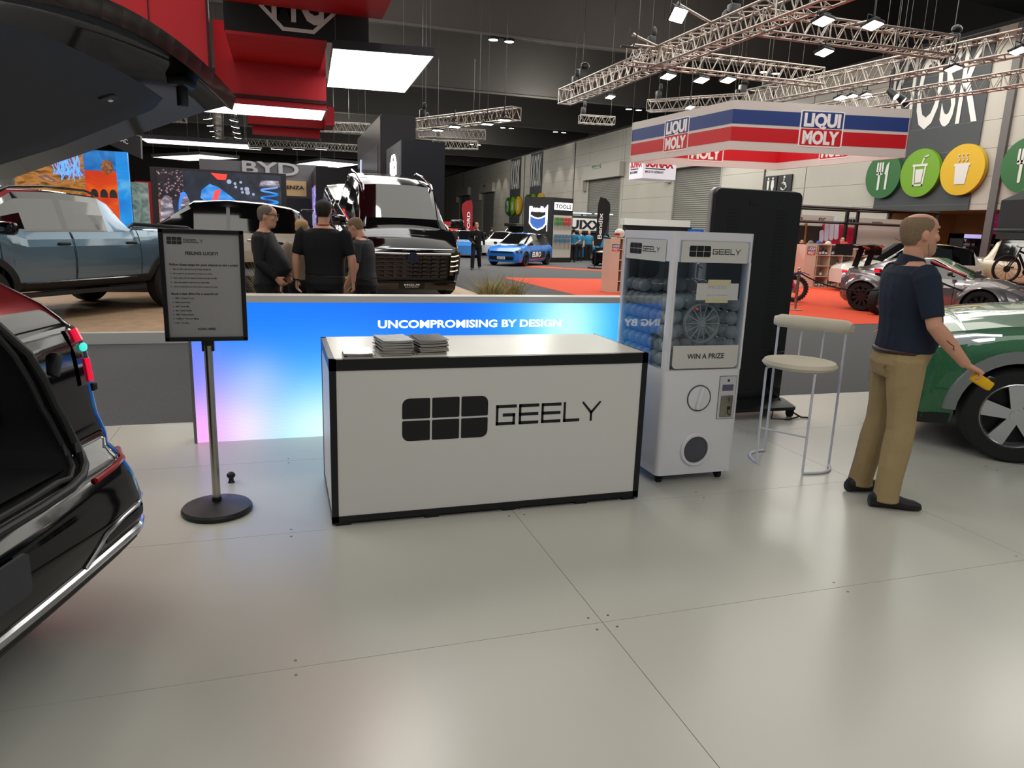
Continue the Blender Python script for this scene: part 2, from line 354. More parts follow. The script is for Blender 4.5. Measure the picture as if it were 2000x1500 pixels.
tag(MB().bb((XW-.05, 36.2-2, 1.5), (XW-.01, 36.9, 2.1)).build('wall_notice', white_panel, None, 0), 'small pale notice fixed low on the wall beside a roller door', 'notice')
# grey steel posts of the wall
b = MB(); b.bb((XW-.14, 21.68, -.04), (XW-.01, 22.0, 9.9)); struct(b.build('trim_3', M('post_grey', (92, 88, 88), .5), smooth=0))
b = MB()
for y in (36.5, 65.6, 80.6, 110): b.bb((XW-.05, y-.05, -.04), (XW, y+.05, 9.9))
struct(b.build('trim_4', joint_m, smooth=0))
# ---- folded dark ceiling: deep beams across the hall, flat dark deck above
ceil_m = M('dark_ceiling', (80, 77, 74), .75, noise=.08, ns=.6)
ceil_d = M('dark_ceiling_lining', (58, 58, 59), .8, noise=.08, ns=.6)
ceil_w = M('hall_wall_grey', (98, 95, 90), .8, noise=.06, ns=.4)
lip_m = M('ceiling_lip', (104, 100, 94), .7)
b = MB()
for k, y in enumerate((7.0, 22.0, 37.0, 52.0, 67.0, 82.0, 97.0, 112.0)):
    zb = 11.1; ov = .25
    A = [(-45, y, zb), (22, y, zb), (36, y-1.2, zb)]; Bk = [(-45, y+.5, zb), (12, y+.6, zb), (36, y+6.5, zb+1.6)]
    T0 = [(-45, y-1.1, 17), (22, y-1.2, 17), (36, y-1.2, 17)]
    for i in range(2):
        b.quad(A[i], A[i+1], T0[i+1], T0[i], 0); b.quad(A[i+1], A[i], Bk[i], Bk[i+1], 1)
        b.quad(Bk[i+1], Bk[i], (Bk[i][0], Bk[i][1]+.4, 17), (Bk[i+1][0], Bk[i+1][1]+.4, 17), 1)
    for x in range(-44, 22, 3): b.quad((x, y-.012, 11.2), (x+.05, y-.012, 11.2), (x+.05, y-1.01, 16.6), (x, y-1.01, 16.6), 1)
    b.bb((-45, y-.07, zb-.06), (36, y+.05, zb+.05), 2)
struct(b.build('ceiling', [ceil_m, ceil_d, lip_m], smooth=0))
b = MB(); b.bb((-45, -6, 17), (45, 135, 17.3)); struct(b.build('ceiling', ceil_d, smooth=0))
b = MB(); b.bb((XW+.3, 3, 9.95), (XW+8, 135, 10.2)); b.bb((XW+7.8, 3, 9.95), (XW+8, 135, 17)); struct(b.build('ceiling', ceil_d, smooth=0))
b = MB(); b.bb((-45, 134, -.04), (36, 134.3, 17.2)); struct(b.build('wall_far', ceil_w, smooth=0))
b = MB(); b.bb((-45.3, -6, -.04), (-45, 134, 17.2)); struct(b.build('wall_left', ceil_w, smooth=0))
text('ceiling_number', '10', (XW+7.7, 36.5, 10.9), 1.6, M('stencil_grey', (120, 120, 120), .7), None, (0, -1, 0), (0, 0, 1), 2.2, .02)
tag(bpy.data.objects['ceiling_number'], 'grey number 10 on the dark wall high above the cladding', 'sign')
text('ceiling_number', '7', (XW+7.7, 86, 10.9), 1.6, MATS['stencil_grey'], None, (0, -1, 0), (0, 0, 1), 1.2, .02)
tag(bpy.data.objects['ceiling_number.001'], 'grey number 7 on the dark wall above the far cladding', 'sign')
# round pair of downlights under each beam
dl_e = M('downlight_lens', (255, 246, 230), .4, e=14)
def downlight(p, lb):
    t = thing('twin_downlight', lb, 'ceiling light', p, 0, 'twin downlights under the ceiling beams')
    b = MB(); b.bb((-.55, -.06, .12), (.55, .06, .2)); b.build('bracket', black, t, 0)
    for s in (-.42, .42):
        b = MB(); b.lathe([(.24, .02), (.27, .0), (.27, .16), (.1, .2)], (s, 0, 0), n=16); b.build('housing', black, t)
        b = MB(); b.lathe([(.0, .012), (.235, .012)], (s, 0, 0), n=16, cap=False); b.build('lens', dl_e, t)
    return t
for (px, py, z), lb in ((((978, 121, 10.9)), 'twin downlights above the centre of the hall, nearest beam'), ((1094, 237, 10.9), 'twin downlights on the second beam, above the black feather flag'), ((928, 293, 10.9), 'twin downlights on the farthest beam, above the walking man'), ((1509, 91, 10.9), 'twin downlights between the crossing trusses'), ((1728, 17, 10.9), 'twin downlights at the top right, above the truss corner'), ((990, 267, 10.9), 'twin dim downlights between the second and farthest beams'), ((1240, 181, 10.9), 'twin downlights left of the striped banner, above its corner')):
    q = Zp(px, py, z); yk = min((7.25+15*i for i in range(8)), key=lambda v: abs(v-q.y)); q = Yp(px, py, yk); downlight((q.x, yk, 10.9), lb)
for y in (30, 34.5, 50, 53, 66, 69.5, 73, 88, 91): spot(XW-2.2, y, 10.6, 420, (XW, y, 3.5), 48, (1, .93, .8))
# ================================================================ LED WALL, COUNTER, SIGN, BROCHURES
def led_material():
    mt = bpy.data.materials.new('led_screen_picture'); mt.use_nodes = True; nt = mt.node_tree; N = nt.nodes; L = nt.links
    bs = N['Principled BSDF']; bs.inputs['Base Color'].default_value = (.01, .01, .012, 1); bs.inputs['Roughness'].default_value = .4
    tc = N.new('ShaderNodeTexCoord'); sp = N.new('ShaderNodeSeparateXYZ'); L.new(tc.outputs['Object'], sp.inputs[0])
    def mth(op, a, b_=None, c_=None):
        n = N.new('ShaderNodeMath'); n.operation = op
        for i, q in enumerate((a, b_, c_)):
            if q is None: continue
            if hasattr(q, 'is_linked') or hasattr(q, 'node'): L.new(q, n.inputs[i])
            else: n.inputs[i].default_value = q
        return n.outputs[0]
    X_, Z_ = sp.outputs['X'], sp.outputs['Z']
    def blob(cx, cz, sx, sz, p=1.0):
        dx = mth('DIVIDE', mth('SUBTRACT', X_, cx), sx); dz = mth('DIVIDE', mth('SUBTRACT', Z_, cz), sz)
        d2 = mth('ADD', mth('MULTIPLY', dx, dx), mth('MULTIPLY', dz, dz))
        return mth('MULTIPLY', mth('EXPONENT', mth('MULTIPLY', d2, -1.0), None), p)
    def mix(f, A, B):
        n = N.new('ShaderNodeMix'); n.data_type = 'RGBA'; L.new(f, n.inputs['Factor'])
        for k, q in (('A', A), ('B', B)):
            if isinstance(q, tuple): n.inputs[k].default_value = (*lin(q), 1)
            else: L.new(q, n.inputs[k])
        return n.outputs['Result']
    c = mix(blob(1.0, 1.1, 1.2, .42), (0, 122, 250), (0, 100, 232))
    c = mix(blob(.35, .0, .75, .55, 1.0), c, (90, 212, 255)); c = mix(blob(.3, .05, .45, .3), c, (214, 248, 255))
    c = mix(blob(2.25, .75, .5, .5), c, (85, 220, 250)); c = mix(blob(2.2, .82, .24, .34), c, (190, 250, 246)); c = mix(blob(3.05, .55, .34, .6), c, (0, 132, 255))
    c = mix(blob(-.2, .42, .2, .2, .6), c, (170, 196, 255))
    c = mix(blob(-.3, .08, .22, .26, .85), c, (238, 226, 244)); c = mix(blob(-.66, .0, .27, .48), c, (255, 170, 238)); c = mix(blob(-.66, .5, .16, .22, .6), c, (104, 124, 255))
    vx = N.new('ShaderNodeTexWave'); vx.inputs['Scale'].default_value = 34; vx.inputs['Distortion'].default_value = 1.2; vx.bands_direction = 'Z'; L.new(tc.outputs['Object'], vx.inputs[0])
    dk = mth('MULTIPLY_ADD', vx.outputs['Fac'], .14, .9)
    mu = N.new('ShaderNodeMix'); mu.data_type = 'RGBA'; mu.blend_type = 'MULTIPLY'; mu.inputs['Factor'].default_value = 1; L.new(c, mu.inputs['A']); L.new(dk, mu.inputs['B'])
    L.new(mu.outputs['Result'], bs.inputs['Emission Color']); bs.inputs['Emission Strength'].default_value = 1.2
    return mt
led = led_material()
t = thing('led_wall', 'low LED screen wall glowing blue and pink with white slogan behind the white counter', 'screen')
LX0, LX1 = -.64, 3.2
b = MB(); b.bb((LX0, 5.335, 0), (LX0+.02, 5.5, 1.015)); b.bb((LX1-.02, 5.335, 0), (LX1, 5.5, 1.015)); b.bb((LX0+.02, 5.36, .004), (LX1-.02, 5.5, 1.015)); b.build('cabinet', M('led_cabinet', (120, 118, 112), .4, m=.5), t, 0)
b = MB(); b.bb((LX0, 5.33, 1.015), (LX1, 5.5, 1.064)); b.build('top_cap', M('led_cap', (196, 190, 182), .4), t, 0)
b = MB(); b.bb((LX0+.02, 5.338, .004), (LX1-.02, 5.362, 1.012)); b.build('screen', led, t, 0)
text('lettering', 'UNCOMPROMISING BY DESIGN', (.672, 5.337, .826), .056, M('led_white', (255, 255, 255), .5, e=1.3), t, (1, 0, 0), (0, 0, 1), 1.475, .002, bold=.028)
# counter
t = thing('counter', 'white reception counter with black edging and large six-tile emblem', 'counter', (.21, 3.635, 0))
cw, cdp, ch = 1.81, .77, .905; e = .035
b = MB()
for x in (0, cw-e):
    for y in (0, cdp-e): b.bb((x, y, .012), (x+e, y+e, ch))
for y in (0, cdp-e):
    b.bb((0, y, .02), (cw, y+e, .02+e)); b.bb((0, y, ch-.058), (cw, y+e, ch))
for x in (0, cw-e):
    b.bb((x, 0, .02), (x+e, cdp, .02+e)); b.bb((x, 0, ch-.058), (x+e, cdp, ch))
b.build('frame', M('black_extrusion', (10, 11, 15), .35), t, 0)
b = MB(); b.bb((e-.004, .004, .02+e), (cw-e+.004, .014, ch-.056)); b.build('front_panel', white_panel, t, 0)
for x in (.003, cw-.013):
    b = MB(); b.bb((x, e-.004, .02+e), (x+.01, cdp-e+.004, ch-.056)); b.build('side_panel', white_panel, t, 0)
b = MB(); b.bb((e-.004, cdp-.016, .02+e), (cw-e+.004, cdp-.004, ch-.056)); b.build('back_panel', white_panel, t, 0)
b = MB(); b.bb((.028, .022, ch-.012), (cw-.016, cdp-.012, ch+.002)); b.build('counter_top', M('counter_top_white', (206, 203, 192), .3, noise=.02), t, 0)
for x in (.02, .5, .95, 1.4, cw-.1):
    for y in (.01, cdp-.08):
        b = MB(); b.bb((x, y, 0), (x+.08, y+.07, .022)); b.build('foot', black, t, 0)
wordmark(t, (.372, .0028, .452), 1.155, .235, print_black)
# brochure stacks
def cover(n, c1, c2):
    return M(n, c1, .18, noise=.55, ns=11)
covers = [cover('brochure_cover_grey', (92, 96, 106), 0), cover('brochure_cover_dark', (48, 46, 54), 0), cover('brochure_cover_silver', (168, 170, 174), 0)]
paper = M('brochure_pages', (176, 168, 160), .6)
random.seed(4)
def brochure(loc, rz, w, d, th, cv, bow, label, grp):
    t = thing('brochure', label, 'brochure', loc, rz, grp)
    def sheet(z0, z1):
        b = MB(); n = 6; rings = []
        for i in range(n+1):
            x = -w/2+w*i/n; zz = bow*((2*i/n-1)**2)
            rings.append([(x, -d/2, z0+zz), (x, d/2, z0+zz), (x, d/2, z1+zz), (x, -d/2, z1+zz)])
        return b.loft(rings)
    sheet(0, th*.72).build('pages', paper, t); sheet(th*.72, th).build('cover', cv, t)
stk = [((.365, 3.735), .0, 5, .145, .2, 'low left stack'), ((.56, 3.80), .06, 15, .165, .22, 'tall middle stack'), ((.755, 3.83), .10, 14, .16, .22, 'right stack')]
tops = {0: 'single grey brochure topmost of the low left stack on the counter', 1: 'silver brochure topmost of the tall middle stack on the counter', 2: 'dark brochure topmost of the right stack on the counter'}
for k, ((x, y), rz, n, w, d, nm) in enumerate(stk):
    z = .9075; th = .0052
    for i in range(n):
        last = i == n-1
        brochure((x+random.uniform(-.008, .008), y+random.uniform(-.008, .008), z), rz+random.uniform(-.07, .07), w, d, th, covers[0] if (k == 0) else covers[2] if (k == 1 and last) else covers[1] if k == 2 else random.choice(covers[:2]), .0035*(i/n),
                 tops[k] if last else 'brochure of the %s on the white counter, under its top copy' % nm, 'brochures in the %s' % nm)
        z += th+.0003
# framed floor sign
t = thing('sign_stand', 'black framed prize sign on a chrome pole with round black base', 'sign', (-.385, 4.0, 0))
b = MB(); b.lathe([(.0, 0), (.178, 0), (.185, .008), (.185, .022), (.176, .034), (.1, .05), (.045, .062), (.0, .064)], n=48); b.build('base', black, t)
b = MB(); b.cyl((0, 0, .06), (0, 0, .93), .0215, n=20); b.build('pole', steel, t)
b = MB(); b.cyl((0, 0, .055), (0, 0, .085), .026, n=20); b.build('collar', black, t)
b = MB(); b.bb((-.03, -.012, .9), (.03, .03, .975)); b.build('bracket', black, t, 0)
fx0, fx1, fz0, fz1 = -.2, .2, .955, 1.528
b = MB()
for a_, c_ in (((fx0, -.02, fz0), (fx0+.022, .012, fz1)), ((fx1-.022, -.02, fz0), (fx1, .012, fz1)), ((fx0, -.02, fz0), (fx1, .012, fz0+.022)), ((fx0, -.02, fz1-.022), (fx1, .012, fz1))): b.bb(a_, c_, 0, .003)
b.build('frame', M('sign_frame', (16, 15, 18), .3), t, 0)
b = MB(); b.bb((fx0+.02, -.009, fz0+.02), (fx1-.02, .01, fz1-.02)); pn = b.build('poster', M('poster_paper', (150, 147, 148), .4), t, 0)
ink = M('poster_ink', (38, 34, 40), .6)
def pt(s, px, py, h_, wpx=None, bold=.015, al='l'):
    # sheet coordinates: 0..1 across and down the visible sheet
    text('lettering', s, (fx0+.022+.356*px, -.0095, fz1-.022-.529*py), h_, ink, pn, (1, 0, 0), (0, 0, 1), None if wpx is None else .356*wpx, .0006, bold, al, 2)
wordmark(pn, (fx0+.022+.356*.04, -.0098, fz1-.022-.529*.105), .17, .037, ink, t=.0006)
pt('FEELING LUCKY?', .27, .2, .0150, .44, .03)
pt('Follow these steps for your chance to win a prize!', .055, .305, .0105, .91, .03)
for i, (s, w) in enumerate((('Scan the QR code and join the Geely mailing list', .5), ('Show email to an attendant to receive your token', .51), ('Insert token into the capsule machine and spin the dial', .57), ('Open the capsule to discover your prize ticket', .47), ('Show an attendant your prize ticket to receive your prize', .58))):
    pt('%d.' % (i+1), .06, .345+i*.042, .007, None, .01); pt(s, .1, .345+i*.042, .0072, w, .012)
pt('Book a test drive for a second go!', .06, .585, .0105, .62, .03)
for i, (s, w) in enumerate((('GEELY x5 Beach Towel', .25), ('GEELY Smart Watch', .2), ('GEELY Sunset Mug', .18), ('20x 1 Travel Tote Bag', .21), ('GEELY Wellness Hamper', .24), ('GEELY Travel Mug', .3), ('20x 1 Tote Bag', .16))):
    pt('%d.' % (i+1), .065, .625+i*.04, .007, None, .01); pt(s, .1, .625+i*.04, .0072, w, .012)
pt('SCAN HERE', .5, .93, .0105, .24, .025, 'c')
# stubby black knob on the floor behind the sign base
t = thing('floor_knob', 'small black round-headed knob standing on the floor behind the sign base', 'knob', tuple(Zp(452, 942, 0)))
b = MB(); b.lathe([(.0, 0), (.022, 0), (.016, .008), (.013, .03), (.0, .03)], n=16); b.build('stem', black, t)
b = MB(); b.sph((0, -.005, .048), (.026, .026, .022), 14); b.build('knob_head', black, t)
# ================================================================ CAPSULE MACHINE, STOOL, TOTEM
def glassmat(name, tint=(235, 240, 245), lo=.05, hi=.9, pw=4.0, tr=.95, dif=0):
    mt = bpy.data.materials.new(name); mt.use_nodes = True; nt = mt.node_tree; nt.nodes.clear()
    o = nt.nodes.new('ShaderNodeOutputMaterial'); mx = nt.nodes.new('ShaderNodeMixShader'); fr = nt.nodes.new('ShaderNodeLayerWeight'); fr.inputs[0].default_value = .5
    p_ = nt.nodes.new('ShaderNodeMath'); p_.operation = 'POWER'; p_.inputs[1].default_value = pw; q_ = nt.nodes.new('ShaderNodeMath'); q_.operation = 'MULTIPLY_ADD'; q_.inputs[1].default_value = hi-lo; q_.inputs[2].default_value = lo
    t_ = nt.nodes.new('ShaderNodeBsdfTransparent'); t_.inputs[0].default_value = (*[v*tr for v in lin(tint)], 1); g = nt.nodes.new('ShaderNodeBsdfGlossy'); g.inputs['Roughness'].default_value = .015
    nt.links.new(fr.outputs['Facing'], p_.inputs[0]); nt.links.new(p_.outputs[0], q_.inputs[0]); nt.links.new(q_.outputs[0], mx.inputs[0]); nt.links.new(t_.outputs[0], mx.inputs[1]); nt.links.new(g.outputs[0], mx.inputs[2])
    if dif:
        d_ = nt.nodes.new('ShaderNodeBsdfDiffuse'); d_.inputs[0].default_value = (*lin(tint), 1); m2 = nt.nodes.new('ShaderNodeMixShader'); m2.inputs[0].default_value = dif
        nt.links.new(mx.outputs[0], m2.inputs[1]); nt.links.new(d_.outputs[0], m2.inputs[2]); mx = m2
    nt.links.new(mx.outputs[0], o.inputs[0])
    MATS[name] = mt; return mt
pane = glassmat('clear_pane')
acry = glassmat('clear_capsule_shell', (232, 235, 233), .05, .8, 2.0, .97, .42)
vx0, vx1, vy0, vy1, vz0, vz1 = 2.24, 2.805, 3.815, 4.515, .066, 1.606
t = thing('capsule_machine', 'white prize capsule machine with glass windows, dial and castors beside the counter', 'vending machine', (vx0, vy0, 0))
w, d = vx1-vx0, vy1-vy0
b = MB()
b.loft([[(x, y, z) for x, y in rrect(w, d, .035, 5, w/2, d/2)] for z in (vz0, .757)])
b.build('lower_cabinet', white_gloss, t, 40)
b = MB()
b.loft([[(x, y, z) for x, y in rrect(w, d, .035, 5, w/2, d/2)] for z in (1.425, vz1)]); b.build('header', white_gloss, t, 40)
for x, y in ((0, 0), (w-.045, 0), (0, d-.07), (w-.045, d-.07)):
    b = MB(); b.loft([[(p, q, z) for p, q in rrect(.045 if y or x else .045, .07 if y else .07, .03, 4, x+.0225, y+.035)] for z in (.755, 1.427)], cap=False); b.build('corner_post', white_gloss, t, 40)
b = MB(); b.bb((.03, d-.012, .757), (w-.03, d-.004, 1.425)); b.build('back_panel', M('machine_back', (176, 178, 176), .4), t, 0)
b = MB(); b.bb((w-.008, .06, .757), (w-.002, d-.06, 1.425)); b.build('side_panel', pane, t, 0)
b = MB(); b.bb((.038, -.004, .765), (w-.038, .002, 1.555)); b.build('front_window', pane, t, 0)
b = MB(); b.bb((-.003, .095, .765), (.001, d-.062, 1.555)); b.build('side_window', pane, t, 0)
dec = M('decal_white', (196, 194, 188), .4)
def decal(name, poly, o, u): 
    b = MB(); b.prism(poly, o, u, (0, 0, 1), .0015); return b.build(name, dec, t, 0)
hd = decal('header_decal', rrect(.468, .128, [.02, .02, .002, .002], 4, .234, .064), (.046, -.0062, 1.424), (1, 0, 0))
wordmark(hd, (.1, -.0072, 1.458), .36, .066, print_black, t=.0008)
hs = decal('header_decal', rrect(.53, .13, [.002, .002, .002, .002], 2, .265, .065), (-.0052, d-.08, 1.42), (0, -1, 0))
wordmark(hs, (-.0062, d-.135, 1.455), .4, .07, print_black, (0, -1, 0), (0, 0, 1), .0008)
lw = decal('lower_decal', rrect(.472, .145, [.002, .002, .03, .03], 4, .236, .0725), (.044, -.0062, .768), (1, 0, 0))
wip = bpy.data.materials.new('win_ink'); wip.use_nodes = True
_n = wip.node_tree; _tc = _n.nodes.new('ShaderNodeTexCoord'); _sp = _n.nodes.new('ShaderNodeSeparateXYZ'); _rp = _n.nodes.new('ShaderNodeValToRGB')
_n.links.new(_tc.outputs['Generated'], _sp.inputs[0]); _n.links.new(_sp.outputs['X'], _rp.inputs[0]); _n.links.new(_rp.outputs[0], _n.nodes['Principled BSDF'].inputs['Base Color'])
_rp.color_ramp.elements[0].color = (*lin((24, 30, 60)), 1); _rp.color_ramp.elements[0].position = .4; _rp.color_ramp.elements[1].color = (*lin((200, 40, 50)), 1)
text('lettering', 'WIN A PRIZE', (.28, -.0074, .83), .032, wip, lw, (1, 0, 0), (0, 0, 1), .265, .0006, bold=.012, align='c')
# dial, chute, coin unit
b = MB(); b.lathe([(.079, 0), (.0855, 0), (.0855, .006), (.079, .006)], (.262, 0, .573), (0, -1, 0), 40, cap=False); dl = b.build('dial', M('dial_ring', (70, 70, 74), .4), t)
b = MB(); b.lathe([(.0001, .004), (.079, .004)], (.262, 0, .573), (0, -1, 0), 40, cap=False); b.build('dial_face', white_gloss, dl)
b = MB(); R_ = Matrix.Rotation(radians(14), 3, 'Y'); b.box((.262, -.016, .573), (.022, .026, .145), 0, .008, R_); b.build('dial_grip', white_gloss, dl)
b = MB(); b.lathe([(.088, .0), (.109, .0), (.11, .01), (.104, .017), (.09, .017), (.088, .008)], (.268, 0, .232), (0, -1, 0), 44, cap=False); chu = b.build('chute_ring', white_gloss, t)
b = MB(); b.lathe([(0, .005), (.089, .005)], (.268, 0, .232), (0, -1, 0), 40, cap=False); b.build('chute_flap', M('smoked_flap', (62, 62, 74), .12, coat=.5), chu)
b = MB(); b.bb((.405, -.003, .428), (.53, .0, .71), 0); cp = b.build('coin_panel', M('coin_plate', (190, 188, 192), .35), t, 0)
b = MB()
for a_, c_ in (((.404, -.0035, .427), (.406, 0, .711)), ((.529, -.0035, .427), (.531, 0, .711)), ((.404, -.0035, .427), (.531, 0, .429)), ((.404, -.0035, .709), (.531, 0, .711))): b.bb(a_, c_)
b.build('coin_panel_edge', M('dark_gap', (40, 38, 44), .6), cp, 0)
b = MB(); b.cyl((.47, 0, .682), (.47, -.006, .682), .0085, n=14); b.build('lock', M('lock_dark', (80, 78, 80), .4, m=.6), cp)
b = MB(); b.bb((.428, -.0045, .614), (.51, -.003, .655)); b.build('display', M('display_grey', (84, 82, 106), .2), cp, 0)
b = MB(); b.box((.468, -.006, .512), (.088, .012, .142), 0, .008); cm = b.build('coin_slot_plate', M('worn_steel', (140, 136, 124), .35, m=.8, noise=.3, ns=60), cp)
b = MB(); b.bb((.478, -.0135, .545), (.483, -.011, .572)); b.build('coin_slot', black, cm, 0); b = MB(); b.bb((.472, -.0135, .49), (.496, -.011, .512)); b.tube([(.476, -.0125, .49), (.477, -.0125, .47), (.487, -.0125, .458), (.497, -.0125, .456)], .003, 6); b.build('return_lever', black, cm, 0)
# castors
for x, y in ((.06, .075), (w-.06, .075), (.06, d-.075), (w-.06, d-.075)):
    b = MB(); b.bb((x-.03, y-.03, .058), (x+.03, y+.03, .067)); b.bb((x-.022, y-.016, .024), (x-.016, y+.016, .06)); b.bb((x+.016, y-.016, .024), (x+.022, y+.016, .06)); b.box((x+.038, y-.01, .05), (.03, .02, .008), 0, .002, Matrix.Rotation(.5, 3, 'Y'))
    c = b.build('castor', black, t, 0)
    b = MB(); b.cyl((x-.014, y-.004, .025), (x+.014, y-.004, .025), .025, n=18); b.build('castor_wheel', rubber, c)
# inside: floor and paddle wheel
b = MB(); b.bb((.01, .01, .757), (w-.01, d-.015, .763)); b.bb((.12, d-.05, .9), (.15, d-.015, 1.42)); b.build('inner_tray', M('tray_grey', (168, 170, 170), .4), t, 0)
b = MB(); pc = Vector((.265, .045, 1.045))
for k in range(14):
    a = 2*pi*k/14; b.cyl(pc+Vector((.02*cos(a), 0, .02*sin(a))), pc+Vector((.118*cos(a), 0, .118*sin(a))), .0035, n=6)
b.lathe([(.118, -.004), (.124, -.004), (.124, .02), (.118, .02), (.118, -.004)], pc, (0, 1, 0), 36, cap=False); b.cyl(pc+Vector((0, -.008, 0)), pc+Vector((0, .03, 0)), .022, n=14)
b.build('paddle_wheel', M('clear_acrylic', (226, 228, 222), .1, alpha=.55), t)
# paper notice taped on the window
t2 = thing('paper_notice', 'handwritten white paper notice taped across the capsule machine window', 'notice', (vx0, vy0, 0))
b = MB(); b.bb((.172, -.0075, 1.197), (.47, -.0062, 1.3)); b.build('paper', M('notice_paper', (190, 188, 186), .6), t2, 0)
for a_, c_ in (((.248, -.0085, 1.288), (.41, -.0066, 1.322)), ((.24, -.0085, 1.18), (.4, -.0066, 1.207))):
    b = MB(); b.bb(a_, c_); b.build('tape', M('masking_tape', (192, 184, 150), .5), t2, 0)
text('lettering', 'PRIZES', (.32, -.0077, 1.266), .017, M('faint_pencil', (158, 154, 156), .7), t2, (1, 0, 0), (0, 0, 1), .13, .0003, align='c')
text('lettering', 'see our attendant', (.32, -.0077, 1.225), .009, MATS['faint_pencil'], t2, (1, 0, 0), (0, 0, 1), .15, .0003, align='c')
# capsules
random.seed(11)
b = MB(); b.sph((0, 0, 0), .0425, 20); b.lathe([(.0427, -.002), (.0437, -.002), (.0437, .002), (.0427, .002)], (0, 0, 0), (.3, .2, 1), 20, cap=False)
c0 = b.build('prize_capsule', acry, None, 60)
CL = 'clear round prize capsule heaped inside the glass capsule machine'
tag(c0, CL, 'capsule', 'clear capsules in the machine')
slip = M('capsule_insert', (170, 168, 158), .6, noise=.5, ns=14)
pts = []; dz = .0735
for k in range(7):
    for i in range(6):
        for j in range(7):
            x = vx0+.056+i*.0895+(.012 if k % 2 else 0)*0; y = vy0+.062+j*.0895+(.0 if k % 2 == 0 else .02)
            x += (.0 if k % 2 == 0 else -.0); z = .808+k*.0885
            if y > vy1-.06 or x > vx1-.052: continue
            top = 1.13+.14*sin((y-vy0)*2.3)+.02*random.random()
            if z > top: continue
            if abs(x-(vx0+.265)) < .17 and (y-vy0) < .11 and abs(z-1.045) < .17: continue
            if i not in (0, 1, 2) and j > 2 and z < 1.1: continue
            pts.append((x+random.uniform(-.0015, .0015), y+random.uniform(-.0015, .0015), z))
for k, p in enumerate(pts):
    o = c0 if k == 0 else c0.copy()
    if k: COL.objects.link(o)
    o.location = p; o.rotation_euler = (random.uniform(0, 3), random.uniform(0, 3), 0)
# bar stool
t = thing('bar_stool', 'cream upholstered bar stool with white wire legs and round backrest bar', 'stool', (3.43, 4.03, 0), radians(-148.4))
wire = M('white_wire', (206, 206, 216), .3); uph = M('cream_upholstery', (214, 205, 186), .75, noise=.05, ns=6, bump=.04)
b = MB(); b.lathe([(.0, .705), (.2, .705), (.235, .712), (.25, .732), (.235, .755), (.15, .764), (0, .766)], n=40); b.build('seat', uph, t)
fl = [(.172, .165), (.172, -.165)]; bl = [(-.167, .235), (-.167, -.235)]
for x, y in fl:
    s_ = 1 if y > 0 else -1
    b = MB(); b.tube([(x, y, .012), (x, y, .68), (x-.006, y, .698), (x-.03, y*.97, .704), (x-.2, y*.8, .704)], .0085, 10); b.build('front_leg', wire, t)
for x, y in bl:
    b = MB(); b.tube([(x, y, .012), (x, y, .99)], .0085, 10); b.build('rear_leg', wire, t)
    s_ = 1 if y > 0 else -1
    b = MB(); b.tube([(.172, s_*.165, .0095)]+[(.172-.339*q/8, s_*(.165+.07*q/8+.075*sin(pi*q/8)), .0095) for q in range(1, 8)]+[(-.167, s_*.235, .0095)], .009, 10); b.build('floor_runner', wire, t)
for y in (.078, -.078):
    b = MB(); b.tube([(-.2, y, .72), (-.205, y, .99)], .0065, 8); b.build('back_rod', wire, t)
b = MB(); b.tube([(.172, .165, .265), (.172, -.165, .265)], .0075, 8); b.build('footrest', wire, t)
b = MB(); b.tube([(-.167-.03*(1-(y/.26)**2), y, 1.0) for y in [-.27+.54*i/12 for i in range(13)]], [.03]+[.047]*11+[.03], 20); b.build('backrest', uph, t)
# tall screen totem seen from the back
t = thing('screen_totem', 'tall black display totem seen from behind, on a wheeled base', 'display', (3.92, 5.37, 0), radians(-1))
b = MB(); poly = rrect(.86, 1.88, .05, 6, 0, 1.04)
b.prism(poly, (0, -.04, 0), (1, 0, 0), (0, 0, 1), .05); b.build('rear_shell', M('totem_black', (20, 20, 23), .5, noise=.15, ns=2), t, 0)
b = MB(); b.prism(rrect(.885, 1.9, .055, 6, 0, 1.04), (0, .01, 0), (1, 0, 0), (0, 0, 1), .045); b.build('bezel', M('totem_silver', (176, 174, 172), .3, m=.3), t, 30)
for sx in (-.24, .24):
    b = MB()
    for k in range(44):
        b.bb((sx-.055, -.0425, .52+.03*k), (sx+.055, -.0398, .532+.03*k))
    b.build('vent_slats', M('vent_dark', (9, 9, 11), .6), t, 0)
b = MB(); b.bb((-.1, -.043, 1.86), (-.088, -.04, 1.9)); b.bb((-.1, -.043, 1.855), (-.03, -.04, 1.863)); b.build('bracket_slot', MATS['vent_dark'], t, 0)
b = MB(); b.box((0, 0, .17), (.82, .1, .1), 0, .01); b.loft([[(x, y, z) for x, y in rrect(.98-.1*k, .46-.2*k, .04, 3)] for k, z in ((0, .072), (0, .1), (1, .15))]); b.build('wheeled_base', black, t)
for sx in (-.45, .45):
    for sy_ in (-.18, .18):
        b = MB(); b.cyl((sx-.02, sy_, .03), (sx+.02, sy_, .03), .03, n=16); b.bb((sx-.03, sy_-.02, .03), (sx+.03, sy_+.02, .075)); b.build('castor', rubber, t, 30)
b = MB(); b.box((.34, -.062, .42), (.13, .05, .34), 0, .02); ub = b.build('power_box', black, t)
b = MB(); b.bb((.37, -.089, .46), (.4, -.086, .56)); b.build('warning_label', M('label_orange', (220, 110, 30), .5), ub, 0)
b = MB(); b.tube([(.3, -.07, .26), (.36, -.12, .16), (.44, -.2, .06), (.52, -.25, -.0+.01), (.6, -.28, .009)], .008, 6); b.tube([(.24, -.07, .26), (.3, -.15, .12), (.2, -.26, .012), (.35, -.3, .01), (.5, -.24, .01)], .007, 6); b.build('cable', rubber, t)
